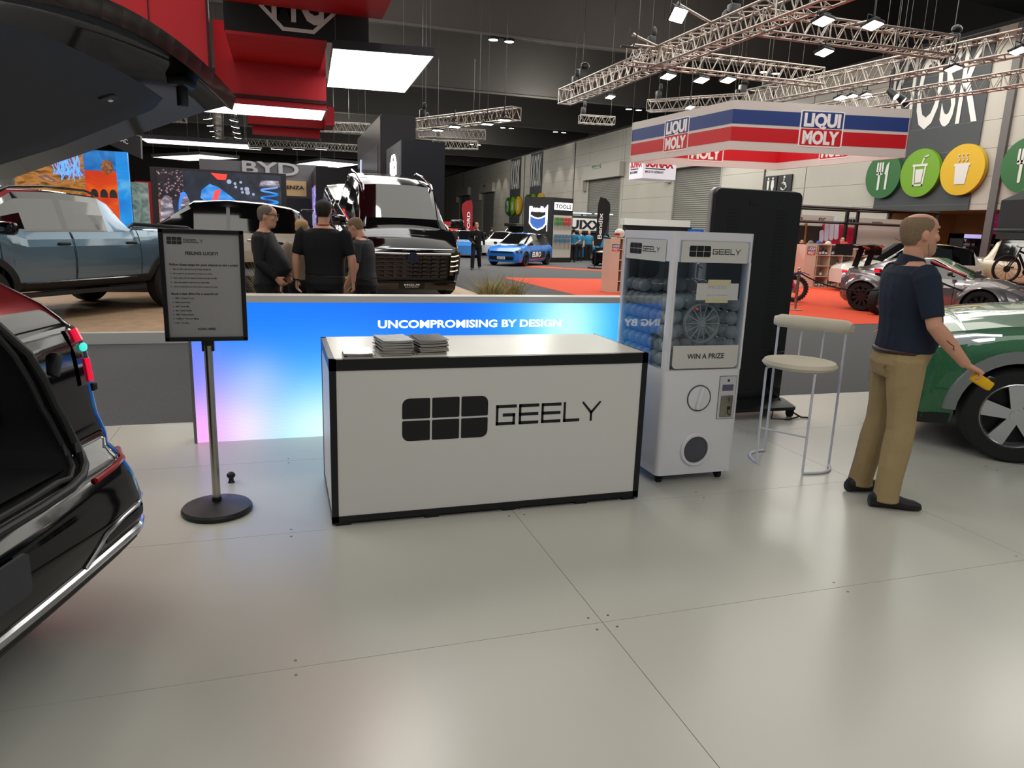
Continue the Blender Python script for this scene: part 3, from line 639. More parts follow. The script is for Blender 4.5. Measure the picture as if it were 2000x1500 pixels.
# ================================================================ BLACK CAR WITH OPEN TAILGATE (left foreground)
CC = Vector((-.807, 2.303, 0))
suv = thing('black_car', 'glossy black car at the left edge with its tailgate raised, seen from behind', 'car', tuple(CC), math.atan2(-.30, .954))
# local frame: x outwards to the rear, y across towards the far side, z up
paint_k = M('car_paint_black', (4, 4, 6), .08, coat=.25, spec=.4)
prof = [(.25, -.09, .89), (.285, -.02, .92), (.32, .0, .935), (.40, .012, .945), (.47, .012, .945), (.56, -.01, .94), (.63, -.05, .935), (.68, -.09, .92), (.72, -.125, .915), (.80, -.15, .91), (.9, -.16, .905), (1.0, -.17, .905), (1.08, -.18, .90), (1.16, -.215, .885), (1.24, -.30, .86), (1.34, -.46, .81), (1.46, -.66, .77), (1.58, -.88, .72), (1.68, -1.15, .67), (1.73, -1.45, .62), (1.74, -2.6, .6)]
def plan(z, bo, aw, n=26):
    P_ = []; rc = .26 if z < .70 else .15
    for i in range(n):
        s_ = i/(n-1)
        if s_ < .62:
            a = (aw-rc*.75)*(s_/.62); P_.append((bo+.03*(1-(a/aw)**2)-.03, a))
        elif s_ < .9:
            q = (s_-.62)/.28*pi/2; P_.append((bo-.03*((aw-rc*.75)/aw)**2-rc*(1-cos(q)), aw-rc*.75+rc*.75*sin(q)))
        else:
            q = (s_-.9)/.1; P_.append((bo-.03-rc-q*(2.0+bo), aw+.0*q))
    return P_
rows_ = []
for z, bo, aw in prof:
    pr = plan(z, bo, aw); rows_.append([(x, -y, z) for x, y in pr[::-1]]+[(x, y, z) for x, y in pr[1:]])
def hole(y, z):
    if z < .64: return False
    k = [(.64, .48), (.67, .55), (.74, .59), (.9, .54), (1.2, .44), (1.75, .40)]
    for (z0, w0), (z1, w1) in zip(k, k[1:]):
        if z0 <= z <= z1: return abs(y) < w0+(w1-w0)*(z-z0)/(z1-z0)
    return False
b = MB(); bump = MB(); n = len(rows_[0])
fine = []
for (r0, r1) in zip(rows_, rows_[1:]):
    for q in range(3): fine.append([tuple(Vector(p).lerp(Vector(p2), q/3)) for p, p2 in zip(r0, r1)])
fine.append(rows_[-1])
for tgt, lo, hi in ((b, .66, 9), (bump, 0, .66)):
    rs = [r for r in fine if lo-.04 <= r[0][2] <= hi+.0]
    vs_ = [p for r in rs for p in r]; fs_ = []
    for i in range(len(rs)-1):
        for j in range(n-1):
            c_ = [vs_[i*n+j], vs_[i*n+j+1], vs_[(i+1)*n+j+1], vs_[(i+1)*n+j]]
            my = sum(p[1] for p in c_)/4; mz = sum(p[2] for p in c_)/4
            if hole(my, mz) and sum(p[0] for p in c_)/4 > -1.3: continue
            fs_.append((i*n+j, i*n+j+1, (i+1)*n+j+1, (i+1)*n+j))
    tgt.add(vs_, fs_)
b.build('body_shell', paint_k, suv, 50); bu = bump.build('rear_bumper', paint_k, suv, 50)
def onb(y, z, off=.006):
    # point on the rear surface
    for (z0, b0, a0), (z1, b1, a1) in zip(prof, prof[1:]):
        if z0 <= z <= z1:
            k = (z-z0)/(z1-z0); bo = b0+(b1-b0)*k; aw = a0+(a1-a0)*k; break
    rc = .26 if z < .70 else .15; ya = abs(y); fl_ = aw-rc*.75
    if ya <= fl_: x = bo+.03*(1-(ya/aw)**2)-.03
    else:
        sq = min(1, (ya-fl_)/(rc*.75)); q = math.asin(sq); x = bo-.03*(fl_/aw)**2-rc*(1-cos(q))
    return Vector((x+off, y+(off*.6 if y > .6 else 0), z))
seal = [(.0, .632), (.25, .632), (.42, .636), (.51, .648), (.565, .672), (.594, .705), (.602, .745), (.592, .80), (.572, .85), (.547, .9), (.512, 1.0), (.475, 1.1), (.442, 1.2), (.425, 1.3), (.405, 1.45)]
sp_ = [onb(y, z, .0) for y, z in seal]; spm = [Vector((p.x, -p.y, p.z)) for p in sp_[1:]][::-1]+sp_
b = MB(); b.tube([p+Vector((.004, 0, 0)) for p in spm], .017, 10); b.build('boot_seal', M('rubber_seal', (26, 27, 28), .5), suv)
b = MB(); b.tube([p+Vector((-.02, -.034 if p.y > 0 else .034, .03 if abs(p.y) < .45 else 0)) for p in spm], .012, 8); b.build('boot_trim_edge', M('boot_trim', (34, 35, 38), .6), suv)
trim_d = M('boot_lining', (30, 31, 33), .8, noise=.2, ns=30)
b = MB(); dep = 1.25
ring0 = [p+Vector((-.01, 0, 0)) for p in spm]; ring1 = [Vector((-dep, p.y*(1.05 if p.z < 1.2 else 1), max(p.z, .63))) for p in spm]
b.loft([ring0, ring1], closed=False, cap=False); b.quad((-.15, -.6, .66), (-.15, .6, .66), (-dep, .62, .66), (-dep, -.62, .66)); b.quad((-dep, -.65, .6), (-dep, .65, .6), (-dep-.2, .65, 1.6), (-dep-.2, -.65, 1.6))
b.build('boot_interior', trim_d, suv, 30)
b = MB(); b.box((-.42, .545, .86), (.09, .012, .06), 0, .008); hk = b.build('boot_hook', chrome, suv); 
b = MB(); b.box((-.42, .538, .86), (.06, .01, .035), 0, .004); b.build('hook_recess', black, hk)
# number plate blank, chrome and lower trims of the bumper
b = MB(); pz = [(y, z) for y in (-.27, .27) for z in (.44, .55)]
b.prism(rrect(.385, .135, .02, 4), (.022, -.13, .5), (0, 1, 0), (0, 0, 1), .012); b.build('blank_number_plate', M('plate_blank', (44, 47, 54), .4), suv, 0)
chr2 = M('bumper_chrome', (205, 205, 210), .18, m=1, noise=.06, ns=40)
def strip(name, pts_, r, mat, par, sq=.55):
    b = MB(); b.tube([onb(y, z, .004) for y, z in pts_], r, 8); return b.build(name, mat, par)
strip('chrome_strip', [(-.95+.1*i, .345) for i in range(20)], .017, chr2, bu)
strip('chrome_strip', [(.36, .36), (.42, .39), (.5, .425), (.62, .44), (.74, .445), (.86, .445), (.93, .44)], .008, chr2, bu)
strip('chrome_strip', [(.93, .44), (.945, .42), (.93, .375)], .007, chr2, bu)
strip('rear_reflector', [(.55, .615), (.62, .617), (.7, .62), (.78, .628), (.86, .64)], .012, M('reflector_red', (150, 20, 30), .2, e=.05), bu)
b = MB()
for z in (.28, .30, .32):
    b.tube([onb(-.93+.1*i, z, -.006) for i in range(19)], .014, 6)
b.build('lower_valance', M('valance_black', (16, 16, 18), .55), bu)
b = MB(); vv = [[onb(y, z, .003) for z in (.385, .395, .405, .415, .425)] for y in (.5, .56, .62, .68, .74, .8, .86, .9)]; b.loft(vv, closed=False, cap=False); b.build('bumper_vent', M('vent_black', (3, 3, 4), .5), bu, 0)
# tail lamp wrapped on the corner
b = MB(); vv = [[onb(y, z, .008) for z in (.93, 1.0, 1.06, 1.12, 1.15)] for y in (.73, .77, .805, .835, .86)]; b.loft(vv, closed=False, cap=False); tl = b.build('tail_lamp', M('tail_lamp_dark', (30, 8, 12), .06, coat=1), suv, 60)
b = MB(); b.tube([onb(.79, z, .012) for z in (.94, .97, 1.0, 1.03)], .011, 8); b.tube([onb(.775, z, .012) for z in (1.1, 1.125, 1.145)], .016, 8); b.build('lamp_red', M('lamp_red', (226, 26, 60), .2, e=.8), tl)
b = MB(); b.sph(onb(.785, 1.075, .012), (.012, .022, .018), 10); b.build('lamp_glint', M('lamp_teal', (70, 214, 200), .2, e=1.0), tl)
b = MB(); b.box(onb(.84, .905, 0), (.03, .03, .03), 0, .006); b.build('bump_stop', rubber, suv)
b = MB(); b.box(onb(.60, 1.04, .004)+Vector((.0, 0, 0)), (.03, .045, .085), 0, .008, Matrix.Rotation(radians(-25), 3, 'X')); b.build('gas_strut_socket', black, suv)
# wheels of the far rear corner
def simple_wheel(par, c, r, w_, face):
    b = MB(); s_ = face; b.lathe([(r*.62, -w_/2), (r*.9, -w_/2), (r, -w_*.36), (r, w_*.36), (r*.9, w_/2), (r*.62, w_/2), (r*.62, -w_/2)], c, (0, 1, 0), 32, cap=False); o = b.build('wheel', rubber, par)
    return o
for y in (.8, -.8): simple_wheel(suv, (-.95, y, .36), .36, .24, 1)
# tailgate, raised
tgm = MB(); tp = [(-1.45, 1.745, .60), (-1.1, 1.765, .63), (-.7, 1.785, .655), (-.3, 1.825, .67), (.0, 1.935, .68), (.25, 2.025, .68), (.4, 2.075, .67), (.48, 2.09, .645), (.515, 2.075, .62)]
def tsec(x, z, hw, dz):
    return [(x, -hw+2*hw*i/14, z+dz-.085*(-1+2*i/14)**2) for i in range(15)]
R0 = [tsec(x, z, hw, .0) for x, z, hw in tp]; R1 = [tsec(x-.01, z, hw-.012, -.045) for x, z, hw in tp]
tgm.loft(R0, closed=False, cap=False); tgm.loft([r[::-1] for r in R1], closed=False, cap=False)
for k in range(len(tp)-1):
    for e_ in (0, -1): tgm.quad(R0[k][e_], R0[k+1][e_], R1[k+1][e_], R1[k][e_])
for i in range(14): tgm.quad(R0[-1][i], R0[-1][i+1], R1[-1][i+1], R1[-1][i])
tg = tgm.build('tailgate', paint_k, suv, 50)
b = MB(); ip = [(-.62, 1.72, .55, .0), (-.35, 1.755, .60, .02), (-.05, 1.855, .62, .035), (.15, 1.935, .615, .04), (.27, 1.975, .59, .03), (.32, 2.01, .57, .0)]
Q = []
for x, z, hw, cv in ip:
    r = []
    for i in range(17):
        s_ = -1+2*i/16; ed = min(1, (1-abs(s_))/.12); r.append((x, s_*hw*(1+.06*(1-ed)), z+.06*(1-ed)-.07*s_*s_))
    Q.append(r)
b.loft([r[::-1] for r in Q], closed=False, cap=False)
for i in range(16): b.quad(Q[-1][i], Q[-1][i+1], (Q[-1][i+1][0]+.02, Q[-1][i+1][1], Q[-1][i+1][2]+.06), (Q[-1][i][0]+.02, Q[-1][i][1], Q[-1][i][2]+.06)); b.quad(Q[0][i+1], Q[0][i], (Q[0][i][0]-.03, Q[0][i][1], Q[0][i][2]+.1), (Q[0][i+1][0]-.03, Q[0][i+1][1], Q[0][i+1][2]+.1))
b.build('tailgate_trim', M('tailgate_lining', (40, 41, 46), .6, noise=.1, ns=20), tg, 40)
b = MB(); b.box((.22, .37, 1.935), (.05, .06, .012), 0, .006, Matrix.Rotation(radians(-20), 3, 'Y')); bt = b.build('close_button', black, tg)
b = MB(); b.box((.22, .37, 1.927), (.012, .018, .006), 0, .002, Matrix.Rotation(radians(-20), 3, 'Y')); b.build('button_symbol', print_white, bt)
b = MB(); b.box((-.05, -.12, 1.848), (.07, .14, .02), 0, .01, Matrix.Rotation(radians(-20), 3, 'Y')); b.build('pull_handle', M('handle_void', (6, 6, 7), .3), tg)
b = MB(); b.cyl((.42, .42, 1.99), (.42, .42, 1.925), .017, n=14); b.box((.42, .42, 1.995), (.06, .09, .03), 0, .01); b.build('latch', black, tg)
b = MB(); b.tube([(.26, -.5+.1*i, 2.0-.045*abs(-.8+.16*i)**3) for i in range(11)], .008, 6); b.build('trim_lip', M('lip_bluegrey', (84, 92, 112), .4), tg)
for s_ in (1, -1):
    b = MB(); b.cyl((-1.2, s_*.58, 1.42), (-.75, s_*.60, 1.58), .014, n=10); b.cyl((-.75, s_*.60, 1.58), (-.2, s_*.6, 1.78), .024, n=12); b.build('gas_strut', black, suv)
# ================================================================ CARS
def itp(tab, x):
    if x <= tab[0][0]: return tab[0][1]
    for (a, va), (b_, vb) in zip(tab, tab[1:]):
        if a <= x <= b_:
            k = (x-a)/(b_-a) if b_ > a else 0
            return va+(vb-va)*k
    return tab[-1][1]
SIDE = [(0, .90), (.12, .965), (.3, .99), (.5, 1.0), (.75, .985), (.92, .955), (1, .915)]
def wheel(par, x, y, r, w_, face, spokes=10, rim=None, style=0):
    rim = rim or M('alloy_rim', (150, 150, 155), .25, m=.9); s_ = face; c = Vector((x, y, r))
    b = MB(); b.lathe([(r*.7, -w_/2), (r*.93, -w_/2), (r, -w_*.34), (r, w_*.34), (r*.93, w_/2), (r*.7, w_/2), (r*.68, w_*.4), (r*.68, -w_*.4), (r*.7, -w_/2)], c, (0, 1, 0), 36, cap=False)
    o = b.build('wheel', rubber, par)
    b = MB(); f_ = s_*w_*.42
    b.lathe([(r*.70, f_), (r*.66, f_*1.06), (r*.62, f_*.9), (r*.60, f_*.2)] if s_ > 0 else [(r*.60, f_*.2), (r*.62, f_*.9), (r*.66, f_*1.06), (r*.70, f_)], c, (0, 1, 0), 36, cap=False)
    b.cyl(c+Vector((0, f_*.45, 0)), c+Vector((0, f_*.98, 0)), r*.13, n=14)
    for k in range(spokes):
        a = 2*pi*k/spokes+.2; dx, dz = cos(a), sin(a); tx, tz = -dz, dx; w0, w1 = (.055*r, .10*r) if style == 0 else (.10*r, .17*r)
        q = []
        for rr, hw, yo in ((.1*r, w0, .93), (.655*r, w1, .98)):
            q.append([c+Vector((dx*rr+tx*h_, f_*yo+g_, dz*rr+tz*h_)) for h_, g_ in ((-hw, 0), (hw, 0), (hw, -s_*.03), (-hw, -s_*.03))])
        b.loft(q)
    b.build('rim', rim, o, 40)
    b = MB(); b.cyl(c+Vector((0, f_*.1, 0)), c+Vector((0, f_*.25, 0)), r*.6, n=24); b.build('brake_disc', M('brake_dark', (34, 34, 36), .4, m=.6), o)
    return o
class Car:
    def __init__(s, name, label, loc, rz, paint, cfg, pitch=0, cat='car', group=None):
        s.c = cfg; s.root = thing(name, label, cat, loc, rz, group)
        if pitch: s.root.rotation_euler = (0, pitch, rz)
        s.build(paint)
    def hw(s, x): return itp(s.c['hw'], x)
    def top(s, x): return itp(s.c['top'], x)
    def bot(s, x): return itp(s.c['bot'], x)
    def low(s, x):
        z = s.bot(x)
        for ax in s.c['axles']:
            ra = s.c['arch']; d = abs(x-ax)
            if d < ra-1e-6: z = max(z, s.c['wr']+math.sqrt(ra*ra-d*d))
            elif d <= ra+1e-6: z = max(z, s.c['wr']) if s._arch else z
        return z
    def ys(s, x, z):
        zb, zt = s.bot(x), s.top(x); k = max(0, min(1, (z-zb)/(zt-zb)))
        return s.hw(x)*itp(SIDE, k)
    def pt(s, x, z, side=1, off=.004): return Vector((x, side*(s.ys(x, z)+off), z))
    def build(s, paint):
        c = s.c; x0, x1 = c['hw'][0][0], c['hw'][-1][0]; st = [(x0+(x1-x0)*i/44, False) for i in range(45)]
        ra = c['arch']
        for ax in c['axles']:
            st = [q for q in st if not ax-ra-.03 < q[0] < ax+ra+.03]
            st += [(ax-ra, False), (ax-ra, True), (ax+ra, True), (ax+ra, False)]+[(ax-ra*cos(pi*k/14), True) for k in range(1, 14)]
        st += [(v[0], False) for tb in ('hw', 'top') for v in c[tb] if not any(abs(v[0]-a) <= ra+.02 for a in c['axles'])]
        for d0, d1 in c.get('doors', []): st += [(d, False) for d in (d0, d1) if not any(abs(d-a) <= ra+.02 for a in c['axles'])]
        st = sorted(set((round(a, 4), f) for a, f in st), key=lambda q: (q[0], not q[1] if any(abs(q[0]-(a+ra)) < 1e-3 for a in c['axles']) else q[1]))
        NS, NT = 9, 6; secs = []
        for x, fl in st:
            s._arch = fl; zl, zt = s.low(x), s.top(x); h = []
            for i in range(NS):
                z = zl+(zt-zl)*i/(NS-1); h.append((x, s.ys(x, z), z))
            y0 = h[-1][1]; cr = c.get('crown', .05)*min(1, (x1-x)*4+.15, (x-x0)*4+.15)
            for i in range(1, NT+1):
                u = i/NT; h.append((x, y0*(1-u), zt+cr*(1-(1-u)**2)))
            secs.append(h+[(p[0], -p[1], p[2]) for p in h[-2::-1]])
        n = len(secs[0]); body = MB(); doors = [MB() for _ in c.get('doors', [])]; doors2 = [MB() for _ in c.get('doors', [])]
        vs_ = [p for r in secs for p in r]; body.v = vs_[:]; g0, g1 = (c['gh'][0][0], c['gh'][-1][0])
        for i in range(len(secs)-1):
            for j in range(n-1):
                f = (i*n+j, i*n+j+1, (i+1)*n+j+1, (i+1)*n+j); xm = (st[i][0]+st[i+1][0])/2; side = j < NS-1 or j >= n-NS
                jj = j if j < NS-1 else n-2-j
                tgt = None
                if side and jj >= 1:
                    for k, (d0, d1) in enumerate(c.get('doors', [])):
                        if d0-1e-4 <= xm <= d1+1e-4: tgt = doors[k] if j < NS-1 else doors2[k]
                if tgt is not None: tgt.add([vs_[q] for q in f], [(0, 1, 2, 3)])
                else: body.f.append(f); body.m.append(0)
        body.f += [tuple(range(n-1, -1, -1)), tuple((len(secs)-1)*n+q for q in range(n))]; body.m += [0, 0]
        s.body = body.build('body', paint, s.root, 40)
        gap = M('door_gap', (6, 6, 8), .7)
        for k, (d0, d1) in enumerate(c.get('doors', [])):
            for sd, mb in ((1, doors[k]), (-1, doors2[k])):
                s._arch = False
                for xx in (d0, d1):
                    mb.tube([s.pt(xx, s.bot(xx)+(s.top(xx)-s.bot(xx))*q/10, sd, .001) for q in range(1, 11)], .005, 5, 1)
                if mb.v:
                    o = mb.build('door', [paint, gap], s.root, 40)
                    if 'handle' in c:
                        hx = d0+(d1-d0)*.14; hz = s.top(hx)-c['handle']
                        b = MB(); b.box(s.pt(hx, hz, sd, .012), (.2, .035, .04), 0, .015); b.build('door_handle', c.get('handle_mat', black), o)
        # greenhouse
        gh = c['gh']; gl = c.get('glass', dark_glass); rows = []
        for q in gh:
            x, zr, yr = q[:3]; yb = s.ys(x, s.top(x))-.015; zb = s.top(x)-.02; zr = max(zr, zb+.012); k = (zr-zb)
            f = lambda t: (x, yb+(yr-yb)*t, zb+k*t)
            h = [f(0), f(.10), f(.5), f(.84), f(1.0), (x, yr*.86, zr+.025*min(1, k*3)), (x, yr*.5, zr+.045*min(1, k*3)), (x, 0, zr+.052*min(1, k*3))]
            rows.append(h+[(p[0], -p[1], p[2]) for p in h[-2::-1]])
        n2 = len(rows[0]); pil = MB(); pil.v = [p for r in rows for p in r]; gm = {}
        for i in range(len(rows)-1):
            xm = (gh[i][0]+gh[i+1][0])/2; kind = gh[i][3] if len(gh[i]) > 3 else ''
            for j in range(n2-1):
                jj = min(j, n2-2-j); f = (i*n2+j, i*n2+j+1, (i+1)*n2+j+1, (i+1)*n2+j); key = None
                if jj in (1, 2) and 's' in kind: key = ('side_window', i if 'S' not in kind else gh[i][4], j < n2//2)
                elif jj >= 5 and 'w' in kind: key = ('windshield', 0, 0)
                elif jj >= 5 and 'r' in kind: key = ('rear_window', 0, 0)
                elif jj >= 5 and 'k' in kind: key = ('roof_glass', 0, 0)
                if key: gm.setdefault(key, MB()).add([pil.v[q] for q in f], [(0, 1, 2, 3)])
                else: pil.f.append(f); pil.m.append(1 if (jj <= 4 and 'b' in kind) else 0)
        s.roof = pil.build('roof', [paint, c.get('pillar', gloss_black)], s.root, 40)
        for (nm, _, _), mb in gm.items(): mb.build(nm, gl, s.root, 60)
        for a in c['axles']:
            for sd in (1, -1): wheel(s.root, a, sd*(s.hw(a)-.12), c['wr'], .24, sd, c.get('spokes', 10), c.get('rim'), c.get('rstyle', 0))
        # underbody and wheel wells
        b = MB(); b.bb((c['axles'][0]-.1, -s.hw(0)*.8, s.bot(0)+.02), (c['axles'][1]+.1, s.hw(0)*.8, s.top(0)-.15))
        b.bb((x0+.25, -s.hw(0)*.62, s.bot(0)+.05), (x1-.25, s.hw(0)*.62, s.top(0)-.3)); b.build('underbody', M('underbody_black', (8, 8, 9), .8), s.root, 0)
        if 'cladding' in c:
            for a in c['axles']:
                for sd in (1, -1):
                    b = MB(); r1 = ra+c.get('cw', .07); rg = []
                    for k in range(19):
                        an = pi*k/18; rg.append([s.pt(a-rr*cos(an), c['wr']+rr*sin(an)-(.0), sd, o_) for rr, o_ in ((ra-.005, .02), (r1, .022), (r1+.01, .002))])
                    rg = [[Vector((p.x, p.y, max(p.z, s.bot(a)))) for p in r] for r in rg]
                    b.loft(rg, closed=False, cap=False); b.build('wheel_arch_trim', c['cladding'], s.root, 40)
            for sd in (1, -1):
                b = MB(); xa, xb = c['axles'][0]+ra, c['axles'][1]-ra; rg = []
                for k in range(13):
                    x = xa+(xb-xa)*k/12; z0 = s.bot(x); rg.append([s.pt(x, z, sd, .018) for z in (z0, z0+.06, z0+.12)]+[s.pt(x, z0+.125, sd, -.01)])
                b.loft(rg, closed=False, cap=False); b.build('sill_trim', c['cladding'], s.root, 40)
    def add(s, name, fn, mat, parent=None, smooth=35):
        b = MB(); fn(b); return b.build(name, mat, parent or s.root, smooth)
    def mirrors(s, x, z, mat, y=None, sz=(.13, .24, .17)):
        for sd in (1, -1):
            b = MB(); yy = (y or s.ys(x, s.top(x))); b.box((x-.02, sd*(yy+.13), z), sz, 0, .05); b.box((x+.02, sd*(yy+.02), z-.05), (.05, .14, .04), 0, .01); b.build('side_mirror', mat, s.root)
# ---- green car, front quarter in the right foreground
green = M('car_paint_green', (26, 74, 46), .38, m=.25, coat=1, flake=1.6)
cladg = M('arch_grey', (122, 126, 126), .4, m=.2)
tyre_rim = M('rim_bright', (196, 198, 202), .18, m=.9)
cfg = dict(hw=[(-3.72, .78), (-3.55, .88), (-3.2, .93), (-2.0, .935), (0, .935), (.4, .925), (.6, .88), (.78, .76), (.86, .62)],
           top=[(-3.72, .95), (-3.4, 1.05), (-1.2, 1.08), (-.9, 1.1), (-.4, 1.07), (.2, 1.0), (.55, .93), (.75, .84), (.86, .76)],
           bot=[(-3.72, .38), (-3.5, .28), (-.5, .24), (.42, .25), (.7, .22), (.86, .26)], axles=(-2.75, 0), wr=.36, arch=.405, crown=.09,
           gh=[(-3.6, 1.08, .6, 'rb'), (-3.2, 1.5, .62, 'sb'), (-2.8, 1.62, .64, 'sb'), (-2.3, 1.64, .64, 'sb'), (-1.95, 1.58, .62, 'wsb'), (-1.3, 1.24, .7, 'w'), (-1.0, 1.1, .78)],
           doors=[(-2.3, -1.7), (-1.68, -.6)], handle=.14, cladding=cladg, cw=.07, spokes=5, rstyle=1, rim=tyre_rim)
gc = Car('green_car', 'metallic dark green car at the right edge, front wheel and headlight showing', (5.71, 4.39, 0), pi-.68, green, cfg)
gc.add('headlight', lambda b: b.loft([[gc.pt(x, z, 1, .006) for z in (zc-.012*q-.01, zc, zc+.014*q+.01)] for x, zc, q in [(.22, .925, 1), (.34, .91, 2), (.46, .885, 2.5), (.56, .86, 2.5), (.66, .82, 2), (.74, .785, 1)]], closed=False, cap=False), M('headlight_lens', (210, 216, 220), .05, coat=1, m=.4), None, 60)
gc.add('running_light', lambda b: b.tube([gc.pt(x, z, 1, .008) for x, z in ((.18, .945), (.34, .935), (.48, .905), (.62, .865), (.74, .81))], .008, 6), M('drl_white', (255, 255, 255), .3, e=1.2))
gc.add('air_intake', lambda b: b.loft([[gc.pt(x, z, 1, .006) for z in (.34, .5, .62)] for x in (.64, .7, .76, .82)], closed=False, cap=False), gloss_black, None, 60)
gc.add('intake_trim', lambda b: b.tube([gc.pt(x, z, 1, .012) for x, z in ((.82, .64), (.70, .65), (.64, .56), (.64, .42), (.72, .33), (.82, .32))], .010, 8), M('intake_chrome', (150, 170, 200), .15, m=.9))
gc.add('lower_lip', lambda b: b.loft([[gc.pt(x, gc.bot(x)+z, 1, .01) for z in (-.02, .03, .07)] for x in (.42, .55, .66, .76, .84)], closed=False, cap=False), M('lip_dark', (30, 31, 33), .6), None, 60)
gc.mirrors(-1.45, 1.16, green)
bluegrey = M('car_paint_bluegrey', (96, 122, 142), .25, m=.5, coat=1)
cladb = M('arch_black', (24, 24, 26), .55)
CFG_UTE = dict(hw=[(-4.55, .86), (-4.4, .95), (-3.3, .985), (-1.0, .985), (0, .985), (.5, .96), (.75, .9), (.9, .80)],
    top=[(-4.55, 1.18), (-4.4, 1.2), (-2.55, 1.2), (-2.5, 1.17), (-.7, 1.16), (-.4, 1.26), (.2, 1.22), (.6, 1.14), (.82, 1.08), (.9, 1.03)],
    bot=[(-4.55, .55), (-4.3, .48), (-.4, .44), (.5, .36), (.9, .36)], axles=(-3.3, 0), wr=.41, arch=.47, crown=.05,
    gh=[(-2.6, 1.2, .76, 'r'), (-2.28, 1.74, .70, ''), (-2.1, 1.82, .70, 'sSb', 1), (-1.62, 1.85, .71, 'sSb', 1), (-1.42, 1.86, .71, 'b'), (-1.32, 1.86, .71, 'sSb', 2), (-.75, 1.84, .70, 'wsSb', 2), (-.1, 1.38, .76, 'w'), (.06, 1.24, .8)],
    doors=[(-2.62, -1.42), (-1.4, -.3)], handle=.16, cladding=cladb, cw=.08, spokes=12, rim=M('rim_dark', (60, 60, 62), .3, m=.8))
ph = math.atan2(-.83, -.56)
pk = Car('pickup_truck', 'blue-grey double cab pickup with black side mirror, behind the framed prize sign', (-4.4, 11.09, .1), ph, bluegrey, dict(CFG_UTE, top=[(a, z+.07) for a, z in CFG_UTE['top']], gh=[tuple([q[0], q[1]-(.09 if q[1] > 1.6 else -.03)]+list(q[2:])) for q in CFG_UTE['gh']]))
pk.mirrors(-.28, 1.28, gloss_black, .98, (.12, .3, .17))
pk.add('side_step', lambda b: [b.bb((-2.7, s_*.9-.06, .36), (-.55, s_*.9+.06, .42)) for s_ in (1, -1)], cladb, None, 0)
pk.add('chrome_moulding', lambda b: [b.tube([pk.pt(x, .56, s_, .02) for x in (-2.5, -1.9, -1.2, -.6)], .012, 6) for s_ in (1, -1)], chrome)
pk.add('roof_rail', lambda b: [b.tube([(x, s_*.66, z) for x, z in ((-2.15, 1.77), (-1.95, 1.83), (-1.3, 1.85), (-.75, 1.81), (-.6, 1.75))], .018, 8) for s_ in (1, -1)], gloss_black)
pk.add('tray', lambda b: (b.bb((-4.45, -.8, .9), (-2.7, .8, 1.24)), [b.bb((-4.5, s_*.84-.05, 1.2), (-2.65, s_*.84+.05, 1.26)) for s_ in (1, -1)]), cladb, None, 0)
pk.add('tray_bar', lambda b: [b.tube([(-2.75, s_*.74, 1.22), (-2.65, s_*.72, 1.3), (-2.75, s_*.74, 1.36), (-3.9, s_*.78, 1.32), (-4.1, s_*.78, 1.24)], .03, 8) for s_ in (1, -1)], cladb)
# black ute nose-down on a ramp behind the LED wall
TL = radians(12.5)
ut = Car('black_ute', 'glossy black ute facing the camera behind the LED wall, pale panel mirrored in its windscreen', (2.12, 13.55, .33), -pi/2+.05, paint_k, dict(CFG_UTE, rim=gloss_black, cladding=cladb, crown=.07), TL)
ut.mirrors(-.28, 1.28, gloss_black, .98, (.12, .26, .18))
def grille(b):
    b.add([(.905, -.66, .56), (.905, .66, .56), (.905, .66, 1.0), (.905, -.66, 1.0)], [(0, 1, 2, 3)])
    for r_ in range(6):
        for q in range(8):
            y0 = -.64+q*.16; z = .56+r_*.073; sg = 1 if q < 4 else -1
            b.add([(.908, y0, z+.015), (.93, y0+.08+sg*.05, z+.03), (.908, y0+.15, z+.015), (.945, y0+.075+sg*.06, z+.055), (.908, y0+.01, z+.066), (.908, y0+.15, z+.066)], [(0, 1, 3), (1, 2, 3), (0, 3, 4), (3, 2, 5), (4, 3, 5)])
gr = ut.add('grille', grille, M('grille_blueblack', (22, 26, 36), .2, coat=.6), None, 0)
ut.add('chrome_bar', lambda b: (b.tube([(.93, y, 1.005+.01*abs(y)) for y in (-.68, -.4, 0, .4, .68)], .016, 8), b.tube([(.80+.1*(1-abs(y)), y, 1.075-.02*abs(y)) for y in (-.72, -.4, 0, .4, .72)], .02, 8)), chrome)
eb = ut.add('emblem_plate', lambda b: (b.prism([(.11*cos(pi/8+k*pi/4), .10*sin(pi/8+k*pi/4)) for k in range(8)], (.965, 0, .94), (0, 1, 0), (0, 0, 1), .05)), M('emblem_blue', (40, 52, 84), .3, m=.5), None, 0)
for sd in (1, -1):
    hl = ut.add('headlight', lambda b: b.loft([[(x, sd*y, z) for z in (.62, .72, .84, .96, 1.03)] for x, y in ((.915, .68), (.9, .76), (.86, .84), (.8, .895))], closed=False, cap=False), M('headlight_smoked', (30, 22, 24), .05, coat=1), None, 60)
    for z in (.70, .79, .88, .97): ut.add('light_bar', lambda b: b.tube([(.925, sd*.69, z), (.91, sd*.76, z), (.87, sd*.84, z+.01)], .009, 6), M('light_bar_warm', (250, 240, 220), .3, e=.9), hl)
ut.add('lower_bumper', lambda b: b.box((.87, 0, .44), (.16, 1.62, .17), 0, .03), gloss_black)
pl = ut.add('number_plate', lambda b: b.box((.955, 0, .44), (.02, .46, .1), 0, .01), M('plate_black', (12, 12, 14), .4), None, 0)
text('lettering', 'MGU9', (.966, -.14, .445), .034, print_white, pl, (0, 1, 0), (0, 0, 1), .28, .002, .03); text('lettering', 'BLACK EDITION', (.966, -.12, .413), .018, print_white, pl, (0, 1, 0), (0, 0, 1), .24, .002, .01)
